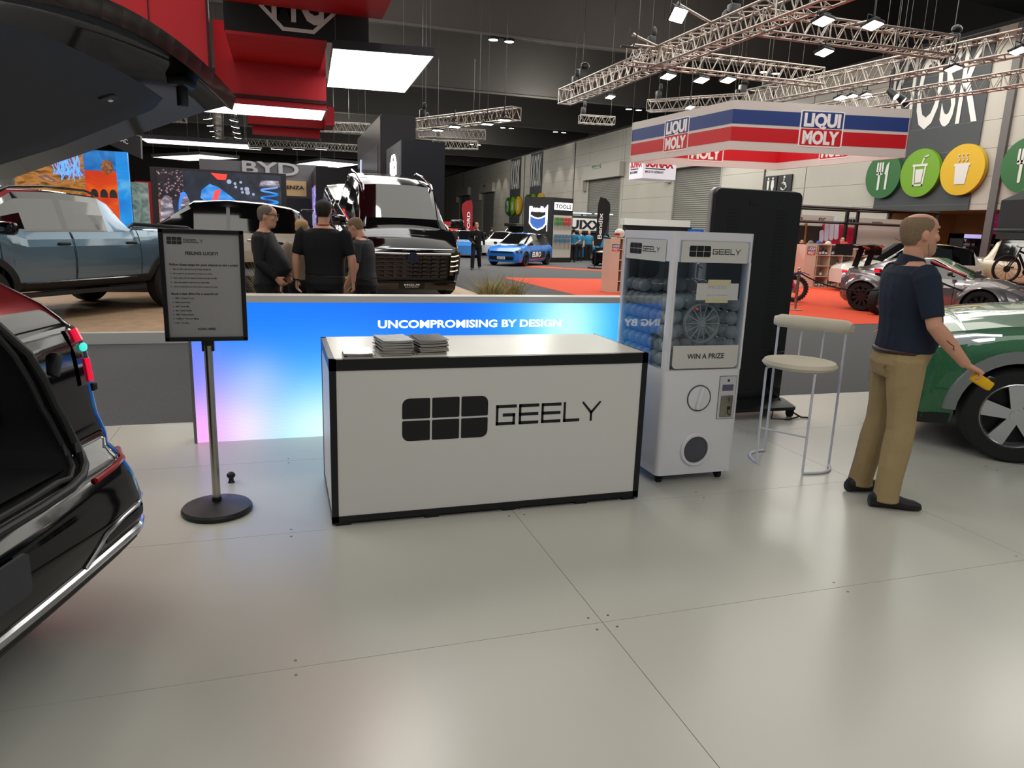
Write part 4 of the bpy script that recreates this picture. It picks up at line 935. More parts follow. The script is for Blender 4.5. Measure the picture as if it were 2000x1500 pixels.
ut.add('roof_rail', lambda b: [b.tube([(x, s_*.66, z) for x, z in ((-2.15, 1.86), (-1.95, 1.93), (-1.3, 1.95), (-.75, 1.91), (-.6, 1.84))], .02, 8) for s_ in (1, -1)], chrome)
rp = thing('display_ramp', 'low dark ramp under the black ute behind the LED wall', 'ramp', (2.12, 13.55, .1), -pi/2+.05)
b = MB(); b.add([(.45, -.98, 0), (.45, .98, 0), (-4.2, .98, 0), (-4.2, -.98, 0), (.45, -.98, .02), (.45, .98, .02), (-4.2, .98, .9), (-4.2, -.98, .9)], [(3, 2, 1, 0), (4, 5, 6, 7), (0, 1, 5, 4), (1, 2, 6, 5), (2, 3, 7, 6), (3, 0, 4, 7)]); b.build('wedge', M('ramp_dark', (30, 29, 28), .8), rp, 0)
# pale SUV behind the group of people
CFG_SUV = dict(hw=[(-3.55, .74), (-3.4, .86), (-2.8, .92), (0, .93), (.4, .91), (.65, .85), (.85, .68)],
    top=[(-3.55, .92), (-3.35, 1.0), (-2.2, .98), (-.8, .95), (-.3, .98), (.3, .92), (.7, .82), (.85, .72)],
    bot=[(-3.55, .4), (-3.3, .28), (-.4, .24), (.5, .24), (.85, .28)], axles=(-2.7, 0), wr=.35, arch=.40, crown=.07,
    gh=[(-3.42, 1.04, .6, 'r'), (-3.15, 1.42, .60, 'b'), (-2.95, 1.5, .60, 'sSb', 1), (-2.4, 1.58, .61, 'sSb', 2), (-1.75, 1.61, .62, 'b'), (-1.68, 1.61, .62, 'sSb', 3), (-1.05, 1.57, .61, 'wsSb', 3), (-.35, 1.1, .68, 'w'), (-.2, .98, .72)],
    doors=[(-2.25, -1.7), (-1.68, -.5)], handle=.14, cladding=cladb, cw=.06, spokes=8, rstyle=0, handle_mat=chrome)
pale = M('car_paint_pale_beige', (206, 196, 182), .25, coat=1, m=.15)
su = Car('pale_suv', 'pale beige SUV side-on behind the three men, under the big screen', (-2.75, 17.0, .34), pi, pale, CFG_SUV)
su.add('rear_spoiler', lambda b: b.box((-3.32, 0, 1.5), (.26, 1.2, .04), 0, .015), gloss_black)
su.add('tail_lamp', lambda b: [b.box((-3.45, s_*.72, .93), (.1, .3, .09), 0, .03) for s_ in (1, -1)], M('lamp_red_dim', (150, 20, 26), .2))
b = MB(); b.bb((-6.8, 15.9, .1), (.75, 18.2, .34)); tag(b.build('display_plinth', M('plinth_dark', (38, 36, 34), .7), None, 0), 'low dark plinth carrying the pale beige SUV', 'plinth')
# blue hatchback
blue = M('car_paint_blue', (34, 116, 208), .3, coat=.8)
CFG_H = dict(hw=[(-3.35, .72), (-3.2, .84), (-2.6, .89), (0, .89), (.4, .88), (.6, .82), (.8, .66)], top=[(-3.35, .88), (-3.1, .95), (-.8, .93), (-.2, .94), (.4, .84), (.8, .66)],
    bot=[(-3.35, .32), (-3.1, .2), (.5, .16), (.8, .18)], axles=(-2.62, 0), wr=.32, arch=.36, crown=.06,
    gh=[(-3.25, .98, .6, 'r'), (-2.95, 1.34, .58, 'sb'), (-2.5, 1.42, .58, 'sb'), (-1.7, 1.45, .59, 'b'), (-1.62, 1.45, .59, 'sSb', 2), (-1.1, 1.41, .58, 'wsSb', 2), (-.35, 1.0, .66, 'w'), (-.2, .96, .7)],
    doors=[(-1.75, -.45)], spokes=5, rstyle=1, rim=M('rim_dark', (60, 60, 62), .3, m=.8))
ga = radians(-133); gloc = Vector((10.0, 31.7, -.04))
gf = Car('blue_hatchback', 'bright blue rally-style hatchback with white bonnet lettering, parked beyond the LED wall', tuple(gloc), ga, blue, CFG_H)
gf.add('bonnet_decal', lambda b: b.quad((.15, -.6, .955), (.15, .6, .955), (-.22, .62, 1.0), (-.22, -.62, 1.0)), M('decal_charcoal', (40, 40, 44), .4), None, 0)
text('lettering', 'Bendix', (.3, -.52, .935), .2, print_white, gf.root, (0, 1, 0), (-1, 0, .18), 1.05, .004, .03)
text('lettering', 'EURO', (-.55, .925, .42), .22, print_white, gf.root, (-1, 0, 0), (0, 0, 1), 1.05, .005, .03, shear=.25)
gf.add('side_decal', lambda b: b.loft([[gf.pt(x, z, 1, .006) for z in (.34, .5, .66)] for x in (-.45, -.8, -1.2, -1.6, -2.0, -2.2)], closed=False, cap=False), M('decal_charcoal', (40, 40, 44), .4), None, 60)
gf.add('side_stripe', lambda b: b.tube([gf.pt(x, z, 1, .012) for x, z in ((-.5, .27), (-1.4, .3), (-2.2, .34))], .02, 6), M('decal_red', (200, 40, 30), .4))
gf.add('headlight', lambda b: [b.loft([[gf.pt(x, z, s_, .008) for z in (.6, .66, .72)] for x in (.42, .55, .66, .74)], closed=False, cap=False) for s_ in (1, -1)], M('headlight_dark', (40, 44, 50), .1, coat=1), None, 60)
gf.add('front_grille', lambda b: (b.box((.79, 0, .36), (.06, 1.2, .16), 0, .02), b.box((.8, 0, .62), (.04, 1.1, .05), 0, .01)), black)
npl = gf.add('number_plate', lambda b: b.box((.83, 0, .36), (.02, .4, .12), 0, .01), print_white, None, 0)
text('lettering', 'BMT 200', (.842, -.16, .33), .06, print_black, npl, (0, 1, 0), (0, 0, 1), .32, .002)
gf.mirrors(-.4, 1.0, black, .8, (.1, .18, .12))
gf.add('roof_stripe', lambda b: b.box((-2.9, 0, 1.44), (.4, 1.1, .03), 0, .01), M('decal_charcoal', (40, 40, 44), .4))
# grey sports car on the red carpet
greyp = M('car_paint_grey', (120, 114, 116), .22, m=.6, coat=1, flake=.5)
CFG_S = dict(hw=[(-3.1, .70), (-2.95, .84), (-2.5, .96), (-2.1, .95), (-1.2, .9), (-.3, .93), (.0, .96), (.35, .94), (.65, .85), (.95, .6)], top=[(-3.1, .86), (-2.9, .98), (-2.4, .96), (-1.6, .86), (-.6, .88), (0, .86), (.4, .74), (.75, .6), (.95, .5)],
    bot=[(-3.1, .28), (-2.8, .16), (.6, .12), (.95, .14)], axles=(-2.47, 0), wr=.345, arch=.385, crown=.05,
    gh=[(-2.85, .98, .5, 'r'), (-2.1, 1.22, .5, 'sb'), (-1.6, 1.29, .52, 'sSb', 2), (-1.15, 1.27, .52, 'wsSb', 2), (-.45, .96, .62, 'w'), (-.3, .9, .66)], doors=[(-1.75, -.55)], spokes=10, rim=M('rim_dark', (60, 60, 62), .3, m=.8))
gs = Car('grey_sports_car', 'metallic grey sports car with tall black rear wing, on the red carpet', (15.0, 11.75, -.034), radians(-66), greyp, CFG_S, group=None)
gs.add('rear_wing', lambda b: (b.loft([[(-3.0+.28*cos(a)-.05, y, 1.5+.06*sin(a)+.05*cos(a)-.05*abs(y)**2) for a in [2*pi*k/8 for k in range(8)]] for y in (-.86, -.5, 0, .5, .86)]), b.box((-3.05, -.87, 1.42), (.42, .015, .26)), b.box((-3.05, .87, 1.42), (.42, .015, .26)), [b.box((-2.9, s_*.35, 1.25), (.14, .02, .5), 0, 0, Matrix.Rotation(.25, 3, 'Y')) for s_ in (1, -1)]), M('wing_carbon', (30, 26, 32), .3, coat=.8))
gs.add('tail_lamp', lambda b: [b.box((-3.0, s_*.66, .9), (.14, .3, .06), 0, .02) for s_ in (1, -1)], M('lamp_red', (226, 26, 60), .2, e=.8))
gs.add('screen_strip', lambda b: b.tube([(-1.2, -.58, 1.25), (-.6, -.62, 1.02), (-.42, -.66, .97)], .025, 8), M('wiper_red', (170, 40, 46), .4))
gs.mirrors(-.62, 1.0, gloss_black, .86, (.1, .18, .11))
gs.add('quarter_badge', lambda b: b.cyl(gs.pt(-2.75, .78, -1, .0), gs.pt(-2.75, .78, -1, .012), .085, n=20), M('badge_pink', (168, 120, 120), .4))
for ax in (-2.47, 0):
    for s_ in (1, -1): gs.add('wide_arch', lambda b: b.loft([[gs.pt(ax-rr*cos(pi*k/16), .345+rr*sin(pi*k/16), s_, o_) for rr, o_ in ((.385, .05), (.45, .045), (.52, .0))] for k in range(17)], closed=False, cap=False), greyp)
# white SUV, beige 4x4 with tent
wh = M('car_paint_white', (214, 210, 200), .25, coat=1)
ws = Car('white_suv', 'white SUV parked behind the grey sports car, its rear window beside the fridge', (18.3, 19.0, -.034), pi-.3, wh, CFG_SUV)
be = M('car_paint_sand', (190, 170, 140), .3, coat=.8)
bt_ = Car('sand_offroader', 'sand coloured offroader under the rooftop tent at the right edge', (22.3, 15.1, -.034), radians(-100), be, dict(CFG_UTE, doors=[(-1.4, -.3)]))
bt_.mirrors(-.28, 1.26, gloss_black, .95, (.1, .22, .18))
bt_.add('roof_rack', lambda b: ([b.bb((-2.2+.35*k, -.75, 1.98), (-2.16+.35*k, .75, 2.03)) for k in range(6)], [b.bb((-2.3, s_*.74-.03, 1.86), (-.3, s_*.74+.03, 2.06)) for s_ in (1, -1)]), black, None, 0)
# yellow and black car nose beyond the shelf
yb = Car('yellow_black_car', 'black car with yellow front lip, nose peeking out left of the product shelf', (15.9, 33.2, -.04), radians(-140), paint_k, dict(CFG_S, rim=alu))
yb.add('front_lip', lambda b: (b.box((.86, .45, .2), (.2, .5, .1), 0, .03), b.box((.8, .78, .42), (.12, .1, .3), 0, .03)), M('lip_yellow', (230, 170, 20), .4))
# far cars behind the walking man
for k, (px, d_, col, nm, lb, rz) in enumerate(((968, 44, (210, 214, 212), 'white_hatchback', 'far white car behind the blue hatchback', -2.2), (905, 40, (60, 120, 190), 'small_blue_car', 'far blue car half hidden by the walking man', -1.9), (893, 52, (30, 30, 32), 'far_black_car', 'far black car beside the glossy black ute', -2.4), (1000, 50, (44, 46, 46), 'far_offroader', 'far dark offroader with roof rack behind the blue hatchback', -2.3))):
    q = Vector((0, 0, HC)) + ray(px, 470)*d_
    cr_ = Car(nm, lb, (q.x, q.y, -.04), rz, M('car_paint_%s' % nm, col, .3, coat=.8), CFG_H if k != 3 else CFG_UTE)
    if k == 3: cr_.add('roof_rack', lambda b: ([b.bb((-2.2+.35*i, -.75, 1.95), (-2.16+.35*i, .75, 2.0)) for i in range(6)], [b.bb((-2.3, s_*.74-.03, 1.86), (-.3, s_*.74+.03, 2.06)) for s_ in (1, -1)]), black, None, 0)
# ================================================================ PEOPLE
def remesh(name, mb, vox, mat, parent, smooth_it=4, fac=.5):
    me = bpy.data.meshes.new('r'); me.from_pydata(mb.v, [], mb.f); me.update()
    o = bpy.data.objects.new('r', me); COL.objects.link(o)
    r = o.modifiers.new('r', 'REMESH'); r.mode = 'VOXEL'; r.voxel_size = vox
    if smooth_it:
        sm = o.modifiers.new('s', 'SMOOTH'); sm.iterations = smooth_it; sm.factor = fac
    dg = bpy.context.evaluated_depsgraph_get(); m2 = bpy.data.meshes.new_from_object(o.evaluated_get(dg))
    bpy.data.objects.remove(o); bpy.data.meshes.remove(me)
    m2.name = name; m2.materials.clear(); m2.materials.append(mat)
    m2.polygons.foreach_set('use_smooth', [True]*len(m2.polygons)); m2.polygons.foreach_set('material_index', [0]*len(m2.polygons))
    ob = bpy.data.objects.new(name, m2); COL.objects.link(ob); ob.parent = parent
    return ob
def limb(b, pts, n=12, ref=(0, 1, 0)):
    """pts: (point, radius across, radius along ref-normal)"""
    P_ = [Vector(p[0]) for p in pts]; ref = Vector(ref); rings = []
    for i, p in enumerate(P_):
        t = (P_[min(i+1, len(P_)-1)]-P_[max(i-1, 0)]).normalized(); x = (ref-t*ref.dot(t)).normalized(); y = t.cross(x)
        ra = pts[i][1]; rb = pts[i][2] if len(pts[i]) > 2 else ra
        rings.append([p+x*cos(2*pi*k/n)*ra+y*sin(2*pi*k/n)*rb for k in range(n)])
    b.loft(rings)
def ring(cx, cy, z, rx, ry, n=20, p=2.3):
    o = []
    for k in range(n):
        a = 2*pi*k/n; c, s_ = cos(a), sin(a)
        o.append(Vector((cx+rx*abs(c)**(2/p)*(1 if c >= 0 else -1), cy+ry*abs(s_)**(2/p)*(1 if s_ >= 0 else -1), z)))
    return o
HEAD = [(1.503, .070, .00, .030), (1.517, .094, -.012, .042), (1.535, .101, -.04, .052), (1.556, .098, -.062, .058), (1.572, .101, -.074, .062), (1.59, .098, -.086, .066), (1.612, .095, -.094, .070), (1.64, .090, -.100, .074), (1.655, .090, -.102, .0755), (1.675, .099, -.104, .077), (1.695, .097, -.101, .0765), (1.715, .086, -.092, .071), (1.733, .064, -.072, .058), (1.745, .036, -.044, .038), (1.75, .012, -.02, .016)]
def hpt(z, ang, off=0.0):
    for (a, f0, b0, w0), (c, f1, b1, w1) in zip(HEAD, HEAD[1:]):
        if a <= z <= c:
            k = (z-a)/(c-a); f, bk, w = f0+(f1-f0)*k, b0+(b1-b0)*k, w0+(w1-w0)*k; break
    cx, rx = (f+bk)/2, (f-bk)/2; c, s_ = cos(ang), sin(ang); p = 2.25
    return Vector((cx+(rx+off)*abs(c)**(2/p)*(1 if c >= 0 else -1), (w+off)*abs(s_)**(2/p)*(1 if s_ >= 0 else -1), z))
def hand(b, w, d, nrm, side, curl=(.5, .7, .5), s=1.0, spread=.05):
    """w wrist, d direction of the hand, nrm out of the back of the hand, side +1 when the thumb lies on d x nrm"""
    w = Vector(w); d = Vector(d).normalized(); nrm = Vector(nrm); nrm = (nrm-d*nrm.dot(d)).normalized(); a = d.cross(nrm)*side
    limb(b, [(w-d*.03*s, .027*s, .02*s), (w+d*.01*s, .03*s, .018*s), (w+d*.05*s, .041*s, .0165*s), (w+d*.088*s, .042*s, .0135*s), (w+d*.098*s, .036*s, .010*s)], 12, a)
    for k, (L, q) in enumerate(((.072, .030), (.080, .010), (.074, -.011), (.058, -.031))):
        p = w+d*(.086-.006*abs(k-1))*s+a*q*s; dd = (d+a*spread*(1.5-k)).normalized(); pts = [(p-dd*.015*s, .0098*s), (p, .0095*s)]; an = 0
        for j, fr in enumerate((.45, .31, .26)):
            an += curl[j]*(1+.12*k); v = dd*cos(an)-nrm*sin(an); p = p+v*L*fr*s; pts.append((p, (.0088-.0009*j)*s))
        limb(b, pts, 8, a)
    p = w+d*.028*s+a*.03*s; v = (d*.62+a*.72-nrm*.25).normalized(); pts = [(p-v*.012*s, .013*s), (p+v*.02*s, .0125*s)]; p = p+v*.036*s; pts.append((p, .011*s))
    v = (d*.9+a*.12-nrm*.42).normalized(); pts.append((p+v*.028*s, .0088*s)); pts.append((p+v*.038*s, .006*s)); limb(b, pts, 8, nrm)
DEF = dict(h=1.75, re=(-.02, -.255, 1.13), rw=(.05, -.27, .89), le=(-.02, .255, 1.13), lw=(.05, .27, .89), rk=(.02, -.11, .5), ra=(0, -.12, .09), lk=(.02, .11, .5), la=(0, .12, .09), rf=0, lf=0, belly=0.0, turn=0, nod=0, bulk=1.0, sleeve='short', vox=.011, lean=0, rn=(0, -1, 0), ln=(0, 1, 0), curl=(.3, .4, .3), bald=False, rd=None, ld=None)
def person(label, loc, rz, shirt, trousers, shoes, hair, skinm=None, group=None, **kw):
    c = dict(DEF); c.update(kw); sk = skinm or skin; k = c['h']/1.75; vx = c['vox']; B = c['bulk']; be = c['belly']
    t = thing('person', label, 'person', loc, rz, group); t.scale = (k, k, k)
    sR, sL = Vector((-.015+c['lean'], -.185*B, 1.415)), Vector((-.015+c['lean'], .185*B, 1.415))
    hipR, hipL = Vector((0, -.095, .88)), Vector((0, .095, .88)); ln = c['lean']
    T = [(.80, .0, .115, .155), (.88, -.005, .128, .172*B), (.96, .005+be*.5, .120+be*.5, .168*B), (1.05, .01+be, .118+be, .165*B), (1.15, .008+be*.8, .122+be*.7, .170*B), (1.26, .0+be*.3, .128+be*.3, .182*B), (1.35, -.01, .118, .188*B), (1.41, -.018, .100, .178*B), (1.455, -.018, .078, .115), (1.485, -.012, .062, .068)]
    def lx(z): return ln*max(0, (z-.9)/.5)
    def torso(b, g, z0, z1):
        rs = [ring(x+lx(z), 0, z, rx+g, ry+g) for z, x, rx, ry in T if z0 <= z <= z1]; b.loft(rs)
    def arm(b, s_, g, lo, hi):
        S0, E, Wp = (sR, Vector(c['re']), Vector(c['rw'])) if s_ < 0 else (sL, Vector(c['le']), Vector(c['lw']))
        pts = [(S0+Vector((0, -s_*.035, .0)), .062), (S0.lerp(E, .12), .060), (S0.lerp(E, .45), .052), (S0.lerp(E, .85), .044), (E, .0425), (E.lerp(Wp, .25), .045), (E.lerp(Wp, .65), .036), (Wp, .028)]
        pts = [(p, r*(1+.25*(B-1))+g) for p, r in pts][lo:hi]; limb(b, pts, 12)
    def leg(b, s_, g, z_end=None):
        H, K, A = (hipR, Vector(c['rk']), Vector(c['ra'])) if s_ < 0 else (hipL, Vector(c['lk']), Vector(c['la']))
        pts = [(H+Vector((0, 0, .03)), .098), (H.lerp(K, .3), .088), (H.lerp(K, .7), .070), (K, .060), (K.lerp(A, .3), .058), (K.lerp(A, .7), .044), (A, .038), (A-Vector((.0, 0, .045)), .038)]
        if g: pts = [(p, r+g*(1 if i < 3 else 1.6+.45*(i-3))) for i, (p, r) in enumerate(pts)]
        limb(b, pts, 14)
    # body
    b = MB(); torso(b, 0, .8, 1.5)
    for s_ in (-1, 1): arm(b, s_, 0, 0, 8); leg(b, s_, 0)
    hb = MB(); hb.loft([[hpt(z, 2*pi*q/24) for q in range(24)] for z in [r[0] for r in HEAD]])
    hb.sph((.108, 0, 1.604), (.019, .0165, .013), 10); limb(hb, [((.086, 0, 1.672), .010), ((.100, 0, 1.64), .0115), ((.113, 0, 1.612), .0145)], 10); 
    for s_ in (-1, 1):
        hb.sph((-.006, s_*.077, 1.628), (.021, .0095, .034), 10, 0, Matrix.Rotation(s_*.25, 3, 'Z') @ Matrix.Rotation(-.2, 3, 'Y')); hb.sph((.102, s_*.0135, 1.602), (.010, .008, .008), 8)
        hb.sph((.087, s_*.033, 1.674), (.016, .022, .007), 8); hb.sph((.072, s_*.045, 1.615), (.022, .020, .02), 8)
    hb.sph((.099, 0, 1.562), (.010, .022, .005), 8); hb.sph((.097, 0, 1.550), (.010, .019, .005), 8)
    HR = Matrix.Translation((ln*1.25, 0, 1.5)) @ Matrix.Rotation(c['turn'], 4, 'Z') @ Matrix.Rotation(c['nod'], 4, 'Y') @ Matrix.Translation((.012, 0, -1.5))
    b.add(hb.v, hb.f, 0, HR); limb(b, [((-.015+ln, 0, 1.44), .062), ((-.006+ln*1.1, 0, 1.49), .058), (HR @ Vector((-.018, 0, 1.56)), .056)], 14)
    for s_, W0, E0, nn, dd in ((-1, c['rw'], c['re'], c['rn'], c['rd']), (1, c['lw'], c['le'], c['ln'], c['ld'])):
        d = Vector(dd) if dd else (Vector(W0)-Vector(E0)); hand(b, W0, d, nn, s_ if not dd else s_, c['curl'] if s_ < 0 else (.3, .4, .3))
    for s_, A in ((-1, c['ra']), (1, c['la'])): b.sph(Vector(A)+Vector((.015, 0, -.045)), (.05, .03, .03), 10)
    body = remesh('body', b, vx, sk, t, 3)
    # shirt
    b = MB(); torso(b, .014, .93 if c['sleeve'] != 'jacket' else .86, 1.46); 
    for s_ in (-1, 1): arm(b, s_, .013 if c['sleeve'] == 'short' else .012, 0, 4 if c['sleeve'] == 'short' else 8)
    limb(b, [((-.012+ln, 0, 1.43), .082), ((-.010+ln, 0, 1.472), .066), ((-.008+ln*1.05, 0, 1.495), .0615)], 16)
    sh = remesh('shirt' if c['sleeve'] != 'jacket' else 'jacket', b, vx, shirt, t, 3)
    b = MB(); torso(b, .010, .8, .965)
    for s_ in (-1, 1): leg(b, s_, .012)
    remesh('trousers', b, vx, trousers, t, 3)
    for s_, A, yaw in ((-1, Vector(c['ra']), c['rf']), (1, Vector(c['la']), c['lf'])):
        b = MB(); R = Matrix.Rotation(yaw, 3, 'Z'); zf = A.z-.09
        sec = [(-.09, .034, .07), (-.065, .044, .10), (-.01, .047, .115), (.05, .048, .09), (.11, .052, .066), (.165, .046, .055), (.2, .028, .04)]
        rs = []
        for x, w_, h_ in sec: rs.append([Vector((A.x, A.y, zf))+R @ Vector((x, w_*cos(q)*(1 if sin(q) > 0 else 1.06), max(0, .002+h_*(.5+.5*sin(q))))) for q in [2*pi*j/14 for j in range(14)]])
        b.loft(rs); b.build('shoe', shoes, t, 60)
    # hair and face details ride on the head
    b = MB(); G = []
    zs_ = [1.575, 1.59, 1.605, 1.615, 1.63, 1.65, 1.67, 1.69, 1.705, 1.718, 1.73, 1.742, 1.7495]
    for z in zs_:
        r = []
        for q in range(25):
            a = pi*.5+pi*q/24
            a0 = itp([(1.575, 2.15), (1.60, 1.95), (1.615, 1.5), (1.64, 1.38), (1.67, 1.2), (1.70, 1.08), (1.72, 1.2), (1.735, 1.7)] if c['bald'] else [(1.575, 2.1), (1.605, 1.8), (1.625, 1.45), (1.66, 1.28), (1.69, 1.0), (1.73, .75)], z)
            a = pi-(pi-a0)*(1-q/12.0)
            p = hpt(z, a, .0055*min(1, q/2.0, (24-q)/2.0)*(1 if not c['bald'] else .6)+.0008)
            r.append(HR @ p)
        G.append(r)
    if c['bald']: G = G[:-2]
    b.loft(G, closed=False, cap=False)
    if not c['bald']: b.add([HR @ Vector((-.01, 0, 1.757))]+G[-1], [(0, q+1, q+2) for q in range(24)])
    b.build('hair', hair, t, 60)
    if c.get('face'):
        for s_ in (-1, 1):
            b = MB(); b.sph(HR @ Vector((.0865, s_*.032, 1.652)), (.008, .0105, .0055), 10); ey = b.build('eye', M('eye_white', (225, 220, 214), .2), t)
            b = MB(); b.sph(HR @ Vector((.0925, s_*.032, 1.652)), (.003, .005, .005), 8); b.build('iris', M('iris_dark', (50, 40, 34), .2), ey)
            b = MB(); b.tube([HR @ Vector((.103-.012*abs(q), s_*(.016+.034*q), 1.671+.006*sin(q*2.4))) for q in (0, .35, .7, 1)], [.003, .0045, .004, .002], 8); b.build('eyebrow', hair, t)
        b = MB(); b.tube([HR @ Vector((.108-.45*abs(y)**1.2*.9, y, 1.556+4*y*y)) for y in (-.028, -.015, 0, .015, .028)], .0028, 6); b.build('mouth', M('lip_pink', (168, 96, 88), .45), t)
        b = MB(); G = [[HR @ hpt(z, a, .0028) for a in [-1.45+2.9*q/22 for q in range(23)]] for z in (1.510, 1.522, 1.54, 1.556, 1.572, 1.58)]
        b.loft(G, closed=False, cap=False); b.build('stubble', M('stubble_skin', (182, 142, 120), .6, noise=.3, ns=160), t, 60)
    return t, HR
navy = M('navy_cotton', (20, 31, 50), .85, noise=.2, ns=9, bump=.6)
khaki = M('khaki_cotton', (158, 136, 98), .85, noise=.14, ns=7, bump=.8)
shoe_b = M('brown_black_leather', (26, 20, 20), .5, noise=.2, ns=20)
hair_br = M('hair_short_brown', (126, 104, 82), .85, noise=.5, ns=140)
hair_dk = M('hair_dark', (34, 26, 22), .7, noise=.4, ns=90)
hair_gr = M('hair_greying', (110, 98, 88), .8, noise=.45, ns=110)
hair_bl = M('hair_blond', (176, 140, 96), .7, noise=.3, ns=90)
blk = M('black_cotton', (14, 14, 17), .85, noise=.25, ns=9, bump=.1)
gry = M('charcoal_shirt', (44, 44, 50), .8, noise=.15, ns=9)
dkt = M('dark_trousers', (18, 18, 22), .85, noise=.2, ns=8)
mr = math.atan2(-.36, .93)
man, HRm = person('balding man in navy polo shirt and khaki trousers, reaching to the green car', (3.53, 3.30, 0), mr, navy, khaki, shoe_b, hair_br, None, None,
    re=(.035, -.275, 1.135), rw=(.235, -.285, .925), rn=(.45, -.1, .9), rd=(.95, -.05, -.42), curl=(.75, .75, .5), le=(.02, .26, 1.13), lw=(.16, .25, .93), belly=.03, bulk=1.04, vox=.0062, bald=True, face=True, turn=.08,
    rk=(.015, -.12, .49), ra=(-.02, -.14, .09), lk=(-.01, .11, .49), la=(-.06, .135, .09), rf=-.12, lf=.25, nod=-.03)
b = MB(); b.tube([(-.004+(.128+.0)*cos(a), .173*sin(a), .955) for a in [2*pi*q/28 for q in range(28)]], .014, 8, closed=True); b.build('belt', M('belt_brown', (58, 36, 30), .5), man)
b = MB(); b.loft([[Vector((-.010+(r+.004)*cos(a), r*sin(a), z+.016*cos(a)*(-1))) for a in [.32+(2*pi-.64)*q/24 for q in range(25)]] for r, z in ((.098, 1.448), (.078, 1.468), (.070, 1.492), (.064, 1.506), (.0615, 1.50))], closed=False, cap=False); b.build('collar', navy, man, 60)
E0, W0 = Vector((.035, -.275, 1.135)), Vector((.235, -.285, .925)); b = MB(); b.tube([E0.lerp(W0, k)+Vector((-.008+.01*sin(k*30), -.0425+.006*k, .004*cos(k*40))) for k in (.35, .42, .5, .55, .6)], .0022, 5); b.build('tattoo', M('tattoo_ink', (52, 44, 46), .6), man)
b = MB(); b.box((-.115, -.085, .865), (.012, .115, .012), 0, .004, Matrix.Rotation(-.5, 3, 'Z')); b.build('back_pocket', M('khaki_dark', (112, 92, 62), .8), man)
# yellow cloth block held in his right hand
hw_ = man.matrix_basis @ Vector((.335, -.285, .835))
yb_ = thing('yellow_duster', 'bright yellow duster block held in the right hand of the man in navy', 'duster', tuple(hw_), mr)
b = MB(); b.box((0, 0, 0), (.12, .05, .055), 0, .012, Matrix.Rotation(.5, 3, 'Y')); b.build('duster_pad', M('duster_yellow', (232, 178, 12), .6, noise=.1, ns=30), yb_)
b = MB(); b.box((.05, 0, .012), (.03, .045, .03), 0, .008, Matrix.Rotation(.5, 3, 'Y')); b.build('duster_grip', black, yb_)
# group behind the LED wall
p1, H1 = person('person in black T-shirt seen from behind between the LED wall and the ute', (.47, 8.55, -.04), radians(72), blk, dkt, shoe_b, hair_dk, None, None, h=1.88, bulk=1.18, re=(-.02, -.30, 1.14), rw=(.02, -.30, .90), le=(-.02, .30, 1.14), lw=(.02, .31, .90))
b = MB(); b.tube([(-.012+.068*cos(a), .068*sin(a), 1.5+.012*cos(a)) for a in [2*pi*q/20 for q in range(20)]], .006, 6, closed=True); b.build('lanyard', M('lanyard_red', (150, 60, 50), .6), p1)
b = MB(); b.tube([(.02+.035*cos(a), .31+.035*sin(a), .905) for a in [2*pi*q/14 for q in range(14)]], .009, 6, closed=True); b.build('wristwatch', black, p1)
p2, H2 = person('person with glasses and greying hair in dark jacket, in profile beside the framed sign', (-.17, 8.75, -.04), radians(-14), gry if False else M('dark_jacket', (24, 24, 28), .8, noise=.2, ns=6), dkt, shoe_b, hair_gr, None, None, h=1.8, belly=.07, bulk=1.1, sleeve='jacket', nod=.12, le=(.0, .25, 1.14), lw=(.16, .16, .98), re=(-.01, -.26, 1.13), rw=(.15, -.2, .97))
b = MB(); 
for s_ in (-1, 1): b.tube([H2 @ Vector((.112, s_*.05, 1.655)), H2 @ Vector((.07, s_*.078, 1.657)), H2 @ Vector((-.0, s_*.084, 1.65))], .003, 6); b.tube([H2 @ Vector((.112, s_*.03+.024*cos(a), 1.65+.018*sin(a))) for a in [2*pi*q/14 for q in range(14)]], .0028, 6, closed=True)
b.build('glasses', black, p2)
p3, H3 = person('person in charcoal shirt behind the black T-shirt, holding a dark cap', (1.02, 9.25, -.04), radians(150), gry, dkt, shoe_b, hair_br, None, None, h=1.72, nod=.45, lean=.06, le=(.02, .28, 1.12), lw=(.12, .33, .88), re=(.04, -.22, 1.12), rw=(.2, -.1, 1.0))
cp = thing('held_cap', 'dark cloth cap hanging from the hand of the person in charcoal', 'cap', tuple(p3.matrix_basis @ Vector((.17, .37, .70))), radians(150))
b = MB(); b.lathe([(.0, .08), (.06, .07), (.09, .02), (.092, -.02), (.088, -.02), (.05, .05)], n=20); b.box((.1, 0, -.02), (.1, .12, .01), 0, .004); b.build('cap_crown', gry, cp)
p4, H4 = person('person with blond hair half hidden behind the black T-shirt', (.25, 9.4, -.04), radians(100), M('beige_top', (150, 132, 116), .8), dkt, shoe_b, hair_bl, None, None, h=1.66)
